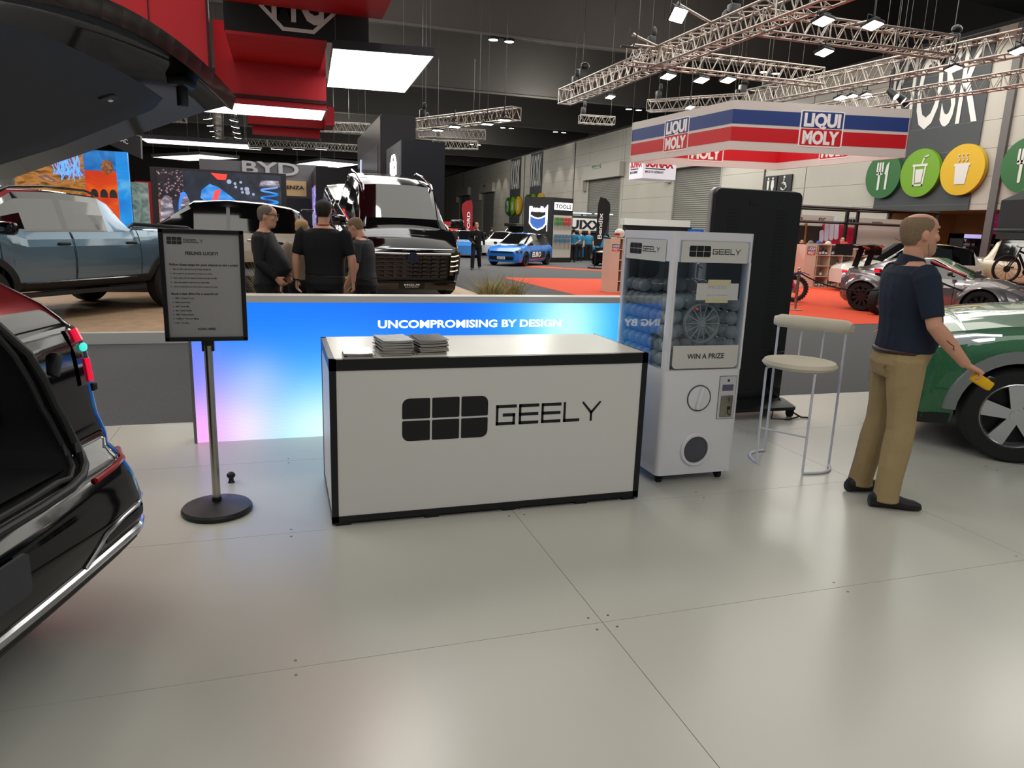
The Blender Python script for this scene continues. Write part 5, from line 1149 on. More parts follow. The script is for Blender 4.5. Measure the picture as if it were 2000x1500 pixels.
# walking man
p5, H5 = person('person in black walking past the blue hatchback, white pass on a lanyard', (7.5, 28.2, -.04), radians(-112), blk, dkt, shoe_b, hair_dk, None, None, h=1.86, sleeve='long', rk=(.2, -.1, .52), ra=(.28, -.1, .09), lk=(-.05, .1, .5), la=(-.36, .1, .12), re=(.02, -.26, 1.14), rw=(.2, -.12, 1.02), le=(-.08, .26, 1.14), lw=(.0, .3, .92), vox=.016)
b = MB(); b.bb((.13, -.06, 1.12), (.14, .04, 1.25)); b.build('pass_card', print_white, p5, 0)
teal = M('teal_shirt', (40, 120, 160), .8, noise=.1)
q = dict(vox=.018)
person('person in blue staff shirt, back turned, hands on hips, before the white car care sign', (15.2, 36.6, -.04), radians(80), teal, dkt, shoe_b, hair_dk, None, None, h=1.78, re=(-.12, -.34, 1.14), rw=(-.1, -.16, 1.0), le=(-.12, .34, 1.14), lw=(-.1, .16, 1.0), **q)
person('person in blue staff shirt facing the camera, right of the black feather flag', (17.0, 38.6, -.04), radians(-110), teal, dkt, shoe_b, hair_br, None, None, h=1.72, **q)
person('person in blue staff shirt at the left end of the car care stand', (14.4, 37.9, -.04), radians(-80), teal, dkt, shoe_b, hair_dk, None, None, h=1.70, **q)
person('person with brown hair near the white helmets, beyond the left product shelf', (16.2, 33.0+5, -.04), radians(-150), teal, dkt, shoe_b, hair_bl, None, None, h=1.74, **q)
p6, H6 = person('person in black T-shirt with white pass standing by the brown cartons', (19.7, 21.7, -.04), radians(-118), blk, dkt, shoe_b, hair_dk, None, None, h=1.76, vox=.016, lw=(.05, .3, .9))
b = MB(); b.bb((.13, -.03, 1.08), (.14, .06, 1.2)); b.build('pass_card', print_white, p6, 0)
person('person in black at the right edge, standing before the sand offroader', (18.3, 13.0, -.04), radians(160), blk, dkt, shoe_b, hair_dk, None, None, h=1.78, sleeve='long', vox=.016)
person('person with dark hair low behind the right product shelf, before the red panel', (18.9, 22.9, -.04), radians(-120), blk, dkt, shoe_b, hair_dk, None, None, h=1.62, vox=.018)
for k, (px, d_) in enumerate(((886, 38), (872, 46), (960, 60))):
    Q = Vector((0, 0, HC)) + ray(px, 470)*d_
    person(('far person in dark clothes right beside the black ute', 'far person in dark clothes under the red feather flag', 'far person in dark clothes beyond the far white car')[k], (Q.x, Q.y, -.04), -1.6+k, blk, dkt, shoe_b, hair_dk, None, None, h=1.75, vox=.025)
# ================================================================ HANGING RIGS, BANNERS, LIGHT PANELS
wire_m = M('suspension_wire', (84, 82, 80), .6, m=.3)
ZD = 16.98
def wires(t, pts, r=.007):
    for x, y, z in pts:
        b = MB(); b.cyl((x, y, z), (x, y, ZD-t.location.z), r, n=6, cap=False); b.build('hanging_wire', wire_m, t)
def truss(label, a, c_, w=.4, name='lighting_truss', hang=True, ends=True, mat=None, group=None, sides=4):
    a = Vector(a); c_ = Vector(c_); L = (c_-a).length; d = (c_-a).normalized(); n_ = Vector((-d.y, d.x, 0)).normalized()
    t = thing(name, label, 'truss', tuple(a), 0, group); mt = mat or alu; r = w*.065
    cor = [(s_*w/2, q*w/2) for s_, q in ((-1, -1), (1, -1), (1, 1), (-1, 1))]
    P_ = lambda u, k: d*u+n_*cor[k][0]+Vector((0, 0, cor[k][1]))
    for k in range(4):
        b = MB(); b.cyl(P_(0, k), P_(L, k), r, n=8); b.build('chord', mt, t)
    b = MB(); N = max(2, round(L/(w*1.05)))
    for k in range(4):
        j = (k+1) % 4
        for i in range(N):
            u0, um, u1 = L*i/N, L*(i+.5)/N, L*(i+1)/N
            b.cyl(P_(u0, k), P_(um, j), r*.5, n=5, cap=False); b.cyl(P_(um, j), P_(u1, k), r*.5, n=5, cap=False)
        for u in [0, L]+[L*q/max(1, round(L/2.5)) for q in range(1, max(1, round(L/2.5)))]: b.cyl(P_(u, k), P_(u, j), r*.6, n=5, cap=False)
    b.build('lacing', mt, t)
    if hang:
        wires(t, [tuple(d*(L*f)+Vector((0, 0, w/2))) for f in ((.1, .9) if L < 9 else (.06, .5, .94))])
        for f in ((.1,) if L < 9 else (.06, .94)):
            b = MB(); p = d*(L*f)+Vector((0, 0, w/2+.2)); b.box(p, (.22, .22, .34), 0, .04); b.sph(p+Vector((.08, 0, .3)), (.09, .07, .16), 10); b.build('chain_hoist', black, t)
    return t
TZ = 7.0
truss('long diagonal looking truss rising to the top right, nearest of the rig over the hall', (11.36, 29.06, TZ), (11.75, 13.0, TZ), .55)
truss('cross truss of the rig carrying three floodlights, above the striped banner', (10.5, 21.5, TZ-.0), (17.6, 21.45, TZ), .5)
truss('upper cross truss nearest the top of the frame', (11.9, 17.1, TZ+.05), (18.2, 16.95, TZ+.05), .5)
truss('right side truss running to the right edge in front of the largest kiosk panel', (17.8, 25.4, TZ-.05), (19.3, 14.0, TZ-.05), .55)
truss('second right truss below the right side truss, darker', (18.7, 26.5, TZ-.7), (20.6, 14.2, TZ-.7), .4)
truss('small truss behind the striped banner, left of its front corner', (15.05, 28.7, TZ-.1), (17.7, 25.5, TZ-.1), .42)
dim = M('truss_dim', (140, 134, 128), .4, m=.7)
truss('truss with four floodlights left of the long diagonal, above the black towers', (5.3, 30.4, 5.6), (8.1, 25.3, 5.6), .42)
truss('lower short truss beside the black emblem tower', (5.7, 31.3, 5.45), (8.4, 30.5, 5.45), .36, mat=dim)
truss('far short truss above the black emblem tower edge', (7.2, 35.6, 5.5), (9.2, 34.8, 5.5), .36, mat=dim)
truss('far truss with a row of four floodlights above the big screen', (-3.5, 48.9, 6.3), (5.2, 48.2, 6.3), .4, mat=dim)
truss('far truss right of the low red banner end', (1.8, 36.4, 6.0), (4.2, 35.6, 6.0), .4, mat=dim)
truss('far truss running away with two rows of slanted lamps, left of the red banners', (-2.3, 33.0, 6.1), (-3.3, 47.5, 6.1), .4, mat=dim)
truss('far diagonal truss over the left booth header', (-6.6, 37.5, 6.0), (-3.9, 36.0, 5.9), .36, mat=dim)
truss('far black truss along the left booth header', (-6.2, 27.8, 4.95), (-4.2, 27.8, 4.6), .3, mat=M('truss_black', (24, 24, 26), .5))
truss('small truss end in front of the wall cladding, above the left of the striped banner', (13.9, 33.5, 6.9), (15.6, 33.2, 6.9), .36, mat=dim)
fl_e = M('floodlight_face', (255, 250, 238), .4, e=16)
def flood(p, lb, tilt=0.0, s=.34, yaw=0.0, grp='floodlights on the trusses', lit=True, drop=True, lamp=0):
    t = thing('floodlight', lb, 'floodlight', tuple(p), yaw, grp)
    R = Matrix.Rotation(tilt, 3, 'X')
    b = MB(); b.box(R @ Vector((0, 0, .04)), (s, s*.72, .07), 0, .01, R); b.build('housing', black, t)
    b = MB(); b.box(R @ Vector((0, 0, -.002)), (s*.88, s*.62, .012), 0, 0, R); b.build('lens', fl_e if lit else black, t, 0)
    b = MB(); b.tube([(-s*.55, 0, .03), (-s*.55, 0, .2), (s*.55, 0, .2), (s*.55, 0, .03)], .014, 6)
    b.cyl((0, 0, .2), (0, 0, .62), .02, n=8); b.build('yoke', black, t)
    if not drop: wires(t, [(0, 0, .6)])
    return t
FL = [(1325, 30, 'floodlight on an outrigger arm at the top, square and frontal'), (1305, 150, 'floodlight tilted edge-on under the long truss'), (1370, 157, 'left of the two bright floodlights on the cross truss'), (1422, 157, 'right of the two bright floodlights on the cross truss'), (1608, 42, 'floodlight at the top of the upper cross truss'), (1705, 50, 'floodlight hanging from an outrigger arm of the upper cross truss'), (1610, 103, 'floodlight under the middle of the upper cross truss'), (1862, 135, 'upper floodlight before the kiosk lettering'), (1643, 192, 'larger left floodlight on the right side truss'), (1665, 188, 'small floodlight between two larger ones on the right side truss'), (1692, 187, 'right floodlight of the trio on the right side truss'), (1990, 100, 'floodlight cut by the right edge of the frame'), (1192, 190, 'flat floodlight just right of the long truss end'), (1348, 210, 'small bright floodlight above the left face of the striped banner')]
for px, py, lb in FL: flood(Zp(px, py, 6.55), lb, -.95 if px == 1325 else -.32, .48 if px not in (1665, 1192, 1348) else .34, .3, drop=px not in (1348, 1422, 1192, 1325))
for px, py in ((855, 255), (888, 248), (952, 243), (985, 235)): flood(Zp(px, py, 5.3), {855: 'leftmost', 888: 'second', 952: 'third', 985: 'rightmost'}[px]+' of four round floodlights on the truss above the black towers', 0, .42, 0, drop=px not in (952, 985))
for px in (498, 541, 583, 627): flood(Zp(px, 291, 6.0), {498: 'leftmost', 541: 'second', 583: 'third', 627: 'rightmost'}[px]+' floodlight of the far row above the big screen', .2, .8, 0, 'far floodlight row', drop=px != 583)
for k in range(5):
    for s_, lb in ((-1, 'left'), (1, 'right')):
        y = 34.0+2.4*k; flood((-2.35-.07*k*1.0+s_*.55, y, 6.0), 'slanted lamp in the %s row of the far truss, %s from the near end' % (lb, ('first', 'second', 'third', 'fourth', 'fifth')[k]), .3, .34, s_*.7, 'slanted lamps of the far truss')
# outrigger arms and stage spots
for (p, q, lb) in (((1325, 8), (1390, 45), 'outrigger tube at the top carrying the frontal floodlight'), ((1238, 68), (1300, 98), 'outrigger tube carrying an unlit lamp bracket'), ((1712, 38), (1655, 50), 'outrigger tube on the upper cross truss')):
    A, B_ = Zp(*p, 7.25), Zp(*q, 7.25); b = MB(); b.cyl(A, B_, .035, n=8); b.sph(A, .06, 8); tag(b.build('outrigger_tube', alu), lb, 'tube')
A = Zp(1230, 92, 6.7); t = thing('lamp_bracket', 'black unlit lamp bracket with white cable loop left of the long truss', 'bracket', tuple(A))
b = MB(); b.box((0, 0, 0), (.55, .1, .05), 0, .01); b.cyl((.1, 0, 0), (.25, 0, .5), .02, n=6); b.cyl((-.1, 0, 0), (-.02, 0, .5), .02, n=6); b.build('bar', black, t); wires(t, [(.25, 0, .5)]); b = MB(); b.tube([(.22+.12*cos(a), 0, -.05+.2*sin(a)) for a in [pi+pi*q/8 for q in range(9)]], .014, 6); b.build('cable_loop', print_white, t)
for k, (px, py) in enumerate(((1735, 183), (1748, 190), (1757, 196))):
    A = Zp(px, py, 6.2); t = thing('stage_spot', ('leftmost', 'middle', 'rightmost')[k]+' black stage spotlight of the cluster before the kiosk lettering', 'spotlight', tuple(A), .4*k, 'stage spotlights')
    b = MB(); b.cyl((0, 0, .1), (.08, -.25, -.12), .09, .13, n=14); b.cyl((0, 0, .1), (0, 0, .55), .015, n=6); b.build('barrel', black, t); wires(t, [(0, 0, .5)]); b = MB(); b.cyl((.081, -.252, -.122), (.083, -.258, -.127), .11, n=14); b.build('lens', M('spot_lens', (235, 240, 245), .2, e=2.5), t)
# hoist motors hanging at the rig corners
for px, py, lb in ((1137, 150, 'black hoist with hanging bag at the lower end of the long truss'), (1432, 30, 'black hoist at the crossing of the long and upper trusses'), (1860, 85, 'black hoist where the upper cross truss meets the right side truss'), (1450, 180, 'black hoist right above the front corner of the striped banner')):
    A = Zp(px, py, 7.7); t = thing('chain_motor', lb, 'hoist', tuple(A)); b = MB(); b.box((0, 0, 0), (.32, .28, .6), 0, .06); b.sph((.1, 0, .42), (.2, .12, .14), 10); b.sph((-.22, .05, -.25), (.14, .12, .4), 10); b.build('motor', black, t); b = MB(); b.cyl((0, 0, .5), (0, 0, ZD-A.z), .012, n=6, cap=False); b.build('chain', wire_m, t)
# ---- red and white/blue striped square banner ring
LMC = [Vector(p) for p in ((12.13, 18.11, 0), (17.25, 16.96, 0), (17.03, 22.39, 0), (11.67, 23.35, 0))]
lm = thing('hanging_banner', 'large square hanging banner ring with blue and red stripes and white lettering', 'banner', (0, 0, 0))
lm_w, lm_b, lm_r = M('banner_white', (212, 208, 204), .6, noise=.02), M('banner_blue', (36, 62, 128), .55), M('banner_red', (196, 12, 28), .55)
for k in range(4):
    A, B_ = LMC[k], LMC[(k+1) % 4]; u = (B_-A); L = u.length; u.normalize()
    for face in (0, 1):
        nrm = Vector((0, 0, 1)).cross(u)*(1 if face == 0 else -1)
        # outer face looks away from the ring, inner face into it
        uu = u if face == 0 else -u; O_ = (A if face == 0 else B_)+Vector((0, 0, 4.0)); nn = uu.cross(Vector((0, 0, 1)))
        off = nn*(.03 if face == 0 else .03)
        if face == 0:
            b = MB(); b.prism([(0, 0), (L, 0), (L, 1.32), (0, 1.32)], O_, uu, (0, 0, 1), .05); pan = b.build('banner_face', lm_w, lm, 0)
        off = nn*(.004 if face == 0 else .054)
        b = MB(); b.prism([(0, .24), (L, .24), (L, .62), (0, .62)], O_+off, uu, (0, 0, 1), .003); b.build('red_stripe', lm_r, pan, 0)
        b = MB(); b.prism([(0, .70), (L, .70), (L, 1.08), (0, 1.08)], O_+off, uu, (0, 0, 1), .003); b.build('blue_stripe', lm_b, pan, 0)
        wd, x0 = 1.3, L/2-.65
        b = MB(); b.prism(rrect(wd, .98, .06, 4, L/2, .66), O_+off+nn*.003, uu, (0, 0, 1), .003); b.build('logo_border', print_white, pan, 0)
        b = MB(); b.prism(rrect(wd-.08, .44, .03, 3, L/2, .90), O_+off+nn*.006, uu, (0, 0, 1), .003); b.build('logo_blue', lm_b, pan, 0)
        b = MB(); b.prism(rrect(wd-.08, .45, .03, 3, L/2, .435), O_+off+nn*.006, uu, (0, 0, 1), .003); b.build('logo_red', lm_r, pan, 0)
        for s_, z in (('LIQUI', .735), ('MOLY', .265)): text('lettering', s_, O_+off+nn*.009+uu*(L/2)+Vector((0, 0, z)), .33, print_white, pan, uu, (0, 0, 1), wd-.22, .003, .05, 'c')
wires(lm, [(p.x, p.y, 5.32) for p in LMC]+[tuple((LMC[3].lerp(LMC[0], .5)).to_tuple()[:2])+(5.32,)])
# small white box sign
t = thing('box_sign', 'small white hanging box sign with red lettering below the striped banner', 'sign', (15.25, 29.2, 4.0))
b = MB(); b.bb((0, 0, 0), (1.65, 1.3, 1.15)); bx = b.build('lightbox', M('lightbox_white', (214, 214, 224), .5, e=.25), t, 0)
rd_ = M('sign_red', (190, 20, 40), .5)
for o_, u_, w_ in (((.12, -.004, .5), (1, 0, 0), 1.4), ((-.004, 1.2, .5), (0, -1, 0), 1.1)):
    text('lettering', 'SONAX', o_, .34, rd_, bx, u_, (0, 0, 1), w_, .004, .05)
    o2 = Vector(o_)-Vector((0, 0, .1)); b = MB(); b.prism([(0, 0), (w_*.7, 0), (w_*.7, .045), (0, .045)], o2, u_, (0, 0, 1), .004); b.build('underline', black, bx, 0)
    text('lettering', 'MADE IN GERMANY', o2-Vector((0, 0, .16)), .1, print_black, bx, u_, (0, 0, 1), w_*.66, .003, .02)
wires(t, [(.1, .1, 1.15), (1.5, 1.1, 1.15)])
# ---- light panels of the booth behind
pn_e = M('panel_diffuser', (255, 255, 255), .5, e=3.2); pn_f = M('panel_frame', (26, 27, 34), .5)
def lpanel(cs, lb, th=.17):
    cs = [Vector(c) for c in cs]; o_ = cs[0].copy(); t = thing('light_panel', lb, 'light panel', tuple(o_), 0, 'hanging light panels'); q = [c-o_ for c in cs]; up_ = Vector((0, 0, th)); cen = sum(q, Vector())/4
    b = MB(); n = 4
    for i in range(4): b.quad(q[i], q[(i+1) % 4], q[(i+1) % 4]+up_, q[i]+up_)
    b.quad(*[p+up_ for p in q]); b.build('frame', pn_f, t, 0)
    b = MB(); b.quad(*[p+(cen-p)*.012+Vector((0, 0, .01)) for p in q][::-1]); b.build('diffuser', pn_e, t, 0)
    wires(t, [tuple(p+(cen-p)*.06+up_) for p in q])
lpanel(((1.11, 15.70, 5), (3.12, 15.44, 5), (3.24, 19.85, 5), (1.25, 20.02, 5)), 'large white light panel hanging right of the red banners, nearest')
lpanel(((-4.2, 23.75, 5), (1.49, 23.58, 5), (1.49, 26.42, 5), (-4.4, 26.6, 5)), 'long white light panel below the red banners, behind the raised tailgate')
lpanel(((-5.87, 36.75, 5), (-1.30, 36.53, 5), (-1.32, 38.80, 5), (-5.89, 38.8, 5)), 'narrow far white light panel left, above the screen')
lpanel(((-7.07, 47.67, 5), (-4.07, 43.73, 5), (-2.1, 45.0, 5), (-5.2, 49.0, 5)), 'far diamond-shaped light panel just above the big screen')
lpanel(((.98, 46.67, 5), (2.23, 42.96, 5), (4.6, 43.9, 5), (3.4, 48.0, 5)), 'far diamond-shaped light panel between the big screen and the dark tower')
# ---- red and black hanging sign structure
hs_ = thing('hanging_sign', 'large red and black hanging booth sign of stacked boxes with white octagon emblem', 'sign', (0, 0, 0))
rdm = M('red_fabric_seam', (60, 12, 18), .7)
def slab(nm, a, c_, m, e=.0): b = MB(); b.bb(a, c_); return b.build(nm, m, hs_, 0)
slab('red_panel', (-3.6, 17.6, 4.45), (-1.36, 17.8, 10.2), red_fab); slab('red_panel', (-7.0, 17.7, 4.3), (-3.63, 17.9, 10.2), red_fab)
slab('seam', (-2.48, 17.585, 4.5), (-2.46, 17.61, 10), rdm); slab('seam', (-1.36, 17.55, 4.5), (-1.31, 17.82, 10.2), rdm); slab('seam', (-3.63, 17.6, 4.4), (-3.60, 17.9, 10.2), rdm)
slab('upper_soffit', (-1.0, 12.6, 5.66), (2.1, 15.75, 5.72), red_fab); slab('upper_box', (-.95, 13.0, 5.72), (2.05, 15.7, 9.8), red_fab)
slab('black_panel', (-.92, 16.0, 5.2), (1.86, 16.12, 7.4), M('black_fabric', (20, 20, 24), .7))
slab('lower_soffit', (-.9, 16.0, 5.14), (1.02, 18.5, 5.2), red_fab); slab('lower_face', (-1.3, 18.5, 4.42), (1.14, 18.62, 5.95), red_fab); slab('lower_edge', (-1.3, 18.44, 4.34), (1.14, 18.66, 4.42), rdm); slab('lower_band', (-1.3, 18.5, 4.22), (1.14, 18.6, 4.36), red_fab)
slab('back_face', (-.98, 28.0, 4.92), (1.62, 28.15, 5.6), red_fab); slab('back_edge', (-.98, 27.98, 4.88), (1.62, 28.15, 4.93), rdm); slab('back_tail', (-.85, 28.3, 4.6), (1.5, 28.5, 4.9), M('red_deep', (150, 6, 26), .6)); slab('back_side', (1.62, 26.6, 4.9), (1.9, 28.1, 5.5), red_fab)
wires(hs_, [(-.5, 14, 9.7), (1.8, 14, 9.7), (-3.2, 17.7, 10.1), (-6, 17.8, 10.1), (.5, 28.1, 5.6), (1.0, 18.55, 5.9)])
ow = M('octagon_white', (226, 224, 222), .5)
b = MB(); ro, ri = .80, .72; cx, cz = .47, 6.0
for k in range(8):
    a0, a1 = pi/8+k*pi/4, pi/8+(k+1)*pi/4
    b.prism([(cx+ro*cos(a0), cz+ro*sin(a0)*.95), (cx+ro*cos(a1), cz+ro*sin(a1)*.95), (cx+ri*cos(a1), cz+ri*sin(a1)*.95), (cx+ri*cos(a0), cz+ri*sin(a0)*.95)], (0, 15.985, 0), (1, 0, 0), (0, 0, 1), .012)
b.build('emblem', ow, hs_, 0)
for s_, x in (('M', cx-.5), ('G', cx+.04)): text('lettering', s_, (x, 15.985, cz-.5), .95, ow, hs_, (1, 0, 0), (0, 0, 1), .46, .012, .02)
# ---- towers and walls of the booths behind
twr = M('tower_black', (30, 31, 37), .5, noise=.08, ns=1); twb = M('tower_bronze', (66, 56, 56), .35, m=.4, noise=.2, ns=1)
t = thing('dark_tower', 'taller dark tower with bronze side and slanted light line, behind the emblem tower', 'tower', (3.04, 23.0, -.04))
b = MB(); b.bb((0, 0, 0), (1.05, 7.0, 4.95)); b.build('core', twr, t, 0); b = MB(); b.bb((-.03, .1, 0), (0, 7.0, 4.9)); b.build('side_cladding', twb, t, 0)
b = MB(); b.bb((-.05, .7, .2), (-.03, 6.3, 4.1)); b.build('side_recess', M('tower_mesh', (84, 82, 84), .3, m=.6, noise=.3, ns=3), t, 0); b = MB(); b.cyl((-.06, 5.4, 4.0), (-.06, 6.2, .5), .03, n=6); b.build('light_line', M('cool_line', (190, 200, 240), .4, e=1.4), t)
t = thing('emblem_tower', 'black tower with white oval emblem on its left side, right behind the ute', 'tower', (2.94, 18.5, -.04))
b = MB(); b.bb((0, 0, 0), (1.1, 2.6, 3.72)); b.build('core', M('tower_blueblack', (18, 21, 30), .45), t, 0); b = MB(); b.bb((-.02, 0, 0), (0, 2.6, 3.7)); sd = b.build('side_cladding', M('tower_grey', (70, 66, 72), .5), t, 0)
b = MB(); 
for k in range(8):
    a0, a1 = pi/8+k*pi/4, pi/8+(k+1)*pi/4
    b.prism([(-1.2+.52*cos(a0), 3.06+.42*sin(a0)), (-1.2+.52*cos(a1), 3.06+.42*sin(a1)), (-1.2+.42*cos(a1), 3.06+.34*sin(a1)), (-1.2+.42*cos(a0), 3.06+.34*sin(a0))], (-.05, 0, 0), (0, -1, 0), (0, 0, 1), .03)
b.build('emblem', M('emblem_glow', (255, 255, 255), .4, e=1.6), sd, 0)
for s_, y in (('M', 1.56), ('G', 1.16)): text('lettering', s_, (-.05, y, 2.86), .4, MATS['emblem_glow'], sd, (0, -1, 0), (0, 0, 1), .34, .02, .04)
# big screen with machine picture
t = thing('video_screen', 'big black framed video screen showing blue machine parts, above the pale SUV', 'screen', (-3.92, 26.0, -.04))
b = MB(); b.bb((0, 0, 0), (4.15, .3, 3.2)); b.build('frame', M('screen_frame', (38, 36, 38), .6), t, 0)
def picture(nm, stops, scale, str_=1.0, dist=1.5, kind='noise', mixc=None):
    mt = bpy.data.materials.new(nm); mt.use_nodes = True; n = mt.node_tree; B_ = n.nodes['Principled BSDF']; B_.inputs['Base Color'].default_value = (.01, .01, .01, 1); B_.inputs['Roughness'].default_value = .35
    tc = n.nodes.new('ShaderNodeTexCoord'); mp = n.nodes.new('ShaderNodeMapping'); mp.inputs['Scale'].default_value = scale if isinstance(scale, tuple) else (scale,)*3; n.links.new(tc.outputs['Object'], mp.inputs[0])
    tx = n.nodes.new('ShaderNodeTexVoronoi' if kind == 'vor' else 'ShaderNodeTexNoise'); tx.inputs['Scale'].default_value = 1.0
    if kind != 'vor': tx.inputs['Distortion'].default_value = dist; tx.inputs['Detail'].default_value = 5
    n.links.new(mp.outputs[0], tx.inputs['Vector']); rp = n.nodes.new('ShaderNodeValToRGB'); n.links.new(tx.outputs['Distance' if kind == 'vor' else 'Fac'], rp.inputs[0])
    el = rp.color_ramp.elements
    while len(el) < len(stops): el.new(.5)
    for e_, (p, c) in zip(el, stops): e_.position = p; e_.color = (*lin(c), 1)
    n.links.new(rp.outputs[0], B_.inputs['Emission Color']); B_.inputs['Emission Strength'].default_value = str_
    return mt
def em(nm, c, s_=.9): return M(nm, c, .5, e=s_)
b = MB(); b.bb((.19, -.004, 1.3), (3.98, .0, 3.13)); scr = b.build('picture', picture('screen_ground', [(.3, (22, 26, 34)), (.55, (40, 48, 62)), (.8, (70, 78, 96))], (1.2, 1, 1.5)), t, 0)
b = MB(); b.bb((.19, -.008, 2.2), (.95, -.004, 3.13)); b.build('picture_sparks', picture('screen_sparks', [(.0, (235, 210, 215)), (.22, (140, 110, 120)), (.4, (46, 36, 44)), (.8, (26, 26, 34))], 11, 1, kind='vor'), scr, 0)
b = MB(); b.bb((.19, -.008, 1.3), (.6, -.004, 2.2)); b.build('picture_grit', picture('screen_grit', [(.3, (70, 44, 44)), (.5, (150, 104, 90)), (.7, (206, 160, 140))], 12), scr, 0)
def cyl2(a, c_, r, r2, mt, nm, n=20): b = MB(); b.cyl(a, c_, r, r2, n); return b.build(nm, mt, scr)
def flat(nm, poly, mt, y=-.012): b = MB(); b.prism(poly, (0, y, 0), (1, 0, 0), (0, 0, 1), .004); return b.build(nm, mt, scr, 0)
bl1 = picture('screen_blue', [(.25, (20, 70, 190)), (.5, (40, 150, 240)), (.75, (150, 180, 240))], (1.5, 1, 3), .95, .3)
st1 = picture('screen_steel', [(.3, (40, 36, 48)), (.5, (130, 120, 134)), (.7, (230, 224, 236))], (2, 1, 5), .95, 1)
flat('picture_hub', [(.55+.36*cos(a)*.55-.12, 1.72+.62*sin(a)) for a in [2*pi*k/20 for k in range(20)]], st1); flat('picture_hub', [(.95+.3*cos(a)*.6, 1.85+.62*sin(a)) for a in [2*pi*k/20 for k in range(20)]], em('screen_rim_blue', (60, 120, 220)), -.016); flat('picture_hub', [(1.0+.28*cos(a)*.6, 1.78+.56*sin(a)) for a in [2*pi*k/20 for k in range(20)]], st1, -.02)
flat('picture_shaft', [(1.0, 1.4), (1.5, 2.0), (2.0, 1.9), (2.3, 1.3)], st1, -.022)
flat('picture_cylinder', [(1.5, 2.55), (1.75, 2.75), (2.02, 2.66), (2.75, 2.1), (2.6, 1.75), (2.2, 1.55), (1.75, 2.05), (1.45, 2.3)], bl1, -.026)
flat('picture_cylinder', [(1.9, 2.55), (2.1, 2.6), (1.9, 2.05), (1.78, 2.1)], em('screen_red', (226, 70, 70)), -.03); flat('picture_cylinder', [(2.5, 2.2), (2.78, 2.05), (2.62, 1.62), (2.3, 1.55), (2.35, 1.7), (2.6, 1.85)], em('screen_red', (226, 70, 70)), -.03)
flat('picture_tab', [(1.8, 3.1), (2.3, 3.08), (2.25, 2.9), (2.0, 2.9)], em('screen_orange', (226, 60, 50)), -.016)
b = MB(); b.tube([(3.6+.27*cos(a)+.0*a, -.06+.02*sin(a), 2.75-.018*a*2.2) for a in [2*pi*k/14 for k in range(70)]], .03, 6); b.build('picture_spring', bl1, scr); flat('picture_spring_cap', [(3.28, 2.75), (3.95, 2.75), (3.9, 2.95), (3.35, 2.95)], st1, -.012)
for k in range(9): flat('picture_bolt', circ(.045+.03*(k % 3 == 0), 10, 2.35+.13*(k % 4)+.05*k, 2.85-.16*(k//3)-.05*(k % 2)), em('screen_bolt', (150, 160, 185), .6))
# grey wall with lettering, tan panel, dark display wall
t = thing('booth_wall', 'grey far booth wall with large pale lettering behind the big screen', 'wall', (-3.2, 34.0, -.04))
b = MB(); b.bb((0, 0, 0), (5.3, .2, 4.12)); b.build('panel', M('booth_grey', (120, 120, 126), .6), t, 0); text('lettering', 'BYD', (1.7, -.03, 3.62), .52, M('pale_letter', (206, 206, 210), .5), t, (1, 0, 0), (0, 0, 1), 2.35, .03, .02)
b = MB(); b.bb((3.2, -.12, 2.75), (4.35, 0, 3.4)); tn = b.build('tan_panel', M('booth_tan', (206, 172, 128), .5, e=.12), t, 0); text('lettering', 'DENZA', (3.3, -.14, 3.05), .14, print_black, tn, (1, 0, 0), (0, 0, 1), .95, .01, .03)
b = MB(); b.bb((3.2, -.3, 0), (4.5, -.1, 2.66)); b.build('dark_front', twr, t, 0)
t = thing('display_wall', 'dark display wall with glowing purple strips, left of the bronze tower', 'wall', (1.4, 30.1, -.04))
b = MB(); b.bb((0, 0, 0), (1.6, 4.0, 3.8)); b.build('core', twr, t, 0)
for k, y in enumerate((.6, 1.7, 2.8)):
    b = MB(); b.bb((-.03, y, 1.4), (0, y+.45, 3.1)); b.build('light_strip', picture('strip_glow_%d' % k, [(.3, (70, 60, 120)), (.5, (150, 130, 220)), (.7, (226, 214, 250))], (1, 3, 4)), t, 0)
    b = MB(); b.bb((-.03, y+.55, 1.5), (0, y+.95, 2.0)); b.build('poster', em('poster_pale', (170, 170, 176), .5), t, 0)
# left booth: header, picture walls, strands, diamond panel
t = thing('booth_header', 'black angled booth header with white round logo and letters at left', 'header', (-5.48, 28.0, 0))
b = MB(); b.prism([(-4.0, 3.85), (-.03, 3.95), (0, 4.61), (-4.0, 4.3)], (0, 0, 0), (1, 0, 0), (0, 0, 1), .3); b.build('front_face', M('header_black', (22, 23, 28), .5), t, 0)
b = MB(); b.prism([(0, 3.95), (1.02, 3.52), (1.05, 4.22), (0, 4.61)], (0, -.02, 0), (1, 0, 0), (0, 0, 1), .3); sf = b.build('side_face', M('header_side', (36, 36, 42), .5), t, 0)
b = MB(); b.prism([(-4.0, 4.3), (0, 4.61), (0, 4.68), (-4.0, 4.37)], (0, -.03, 0), (1, 0, 0), (0, 0, 1), .3); b.prism([(0, 4.61), (1.05, 4.22), (1.05, 4.27), (0, 4.68)], (0, -.03, 0), (1, 0, 0), (0, 0, 1), .3); b.build('top_edge', M('header_edge', (120, 112, 104), .5), t, 0)
b = MB(); b.tube([(.19+.1*cos(a), -.05, 4.22+.16*sin(a)) for a in [.5+5.4*k/16 for k in range(17)]]+[(.19, -.05, 4.2)], .018, 6); b.build('logo', print_white, sf); text('lettering', 'GAC', (.32, -.04, 4.08), .15, print_white, sf, (1, 0, -.36), (0, 0, 1), .36, .01, .02)
wires(t, [(-3, .1, 4.3), (-.2, .1, 4.55), (.9, .1, 4.2)])
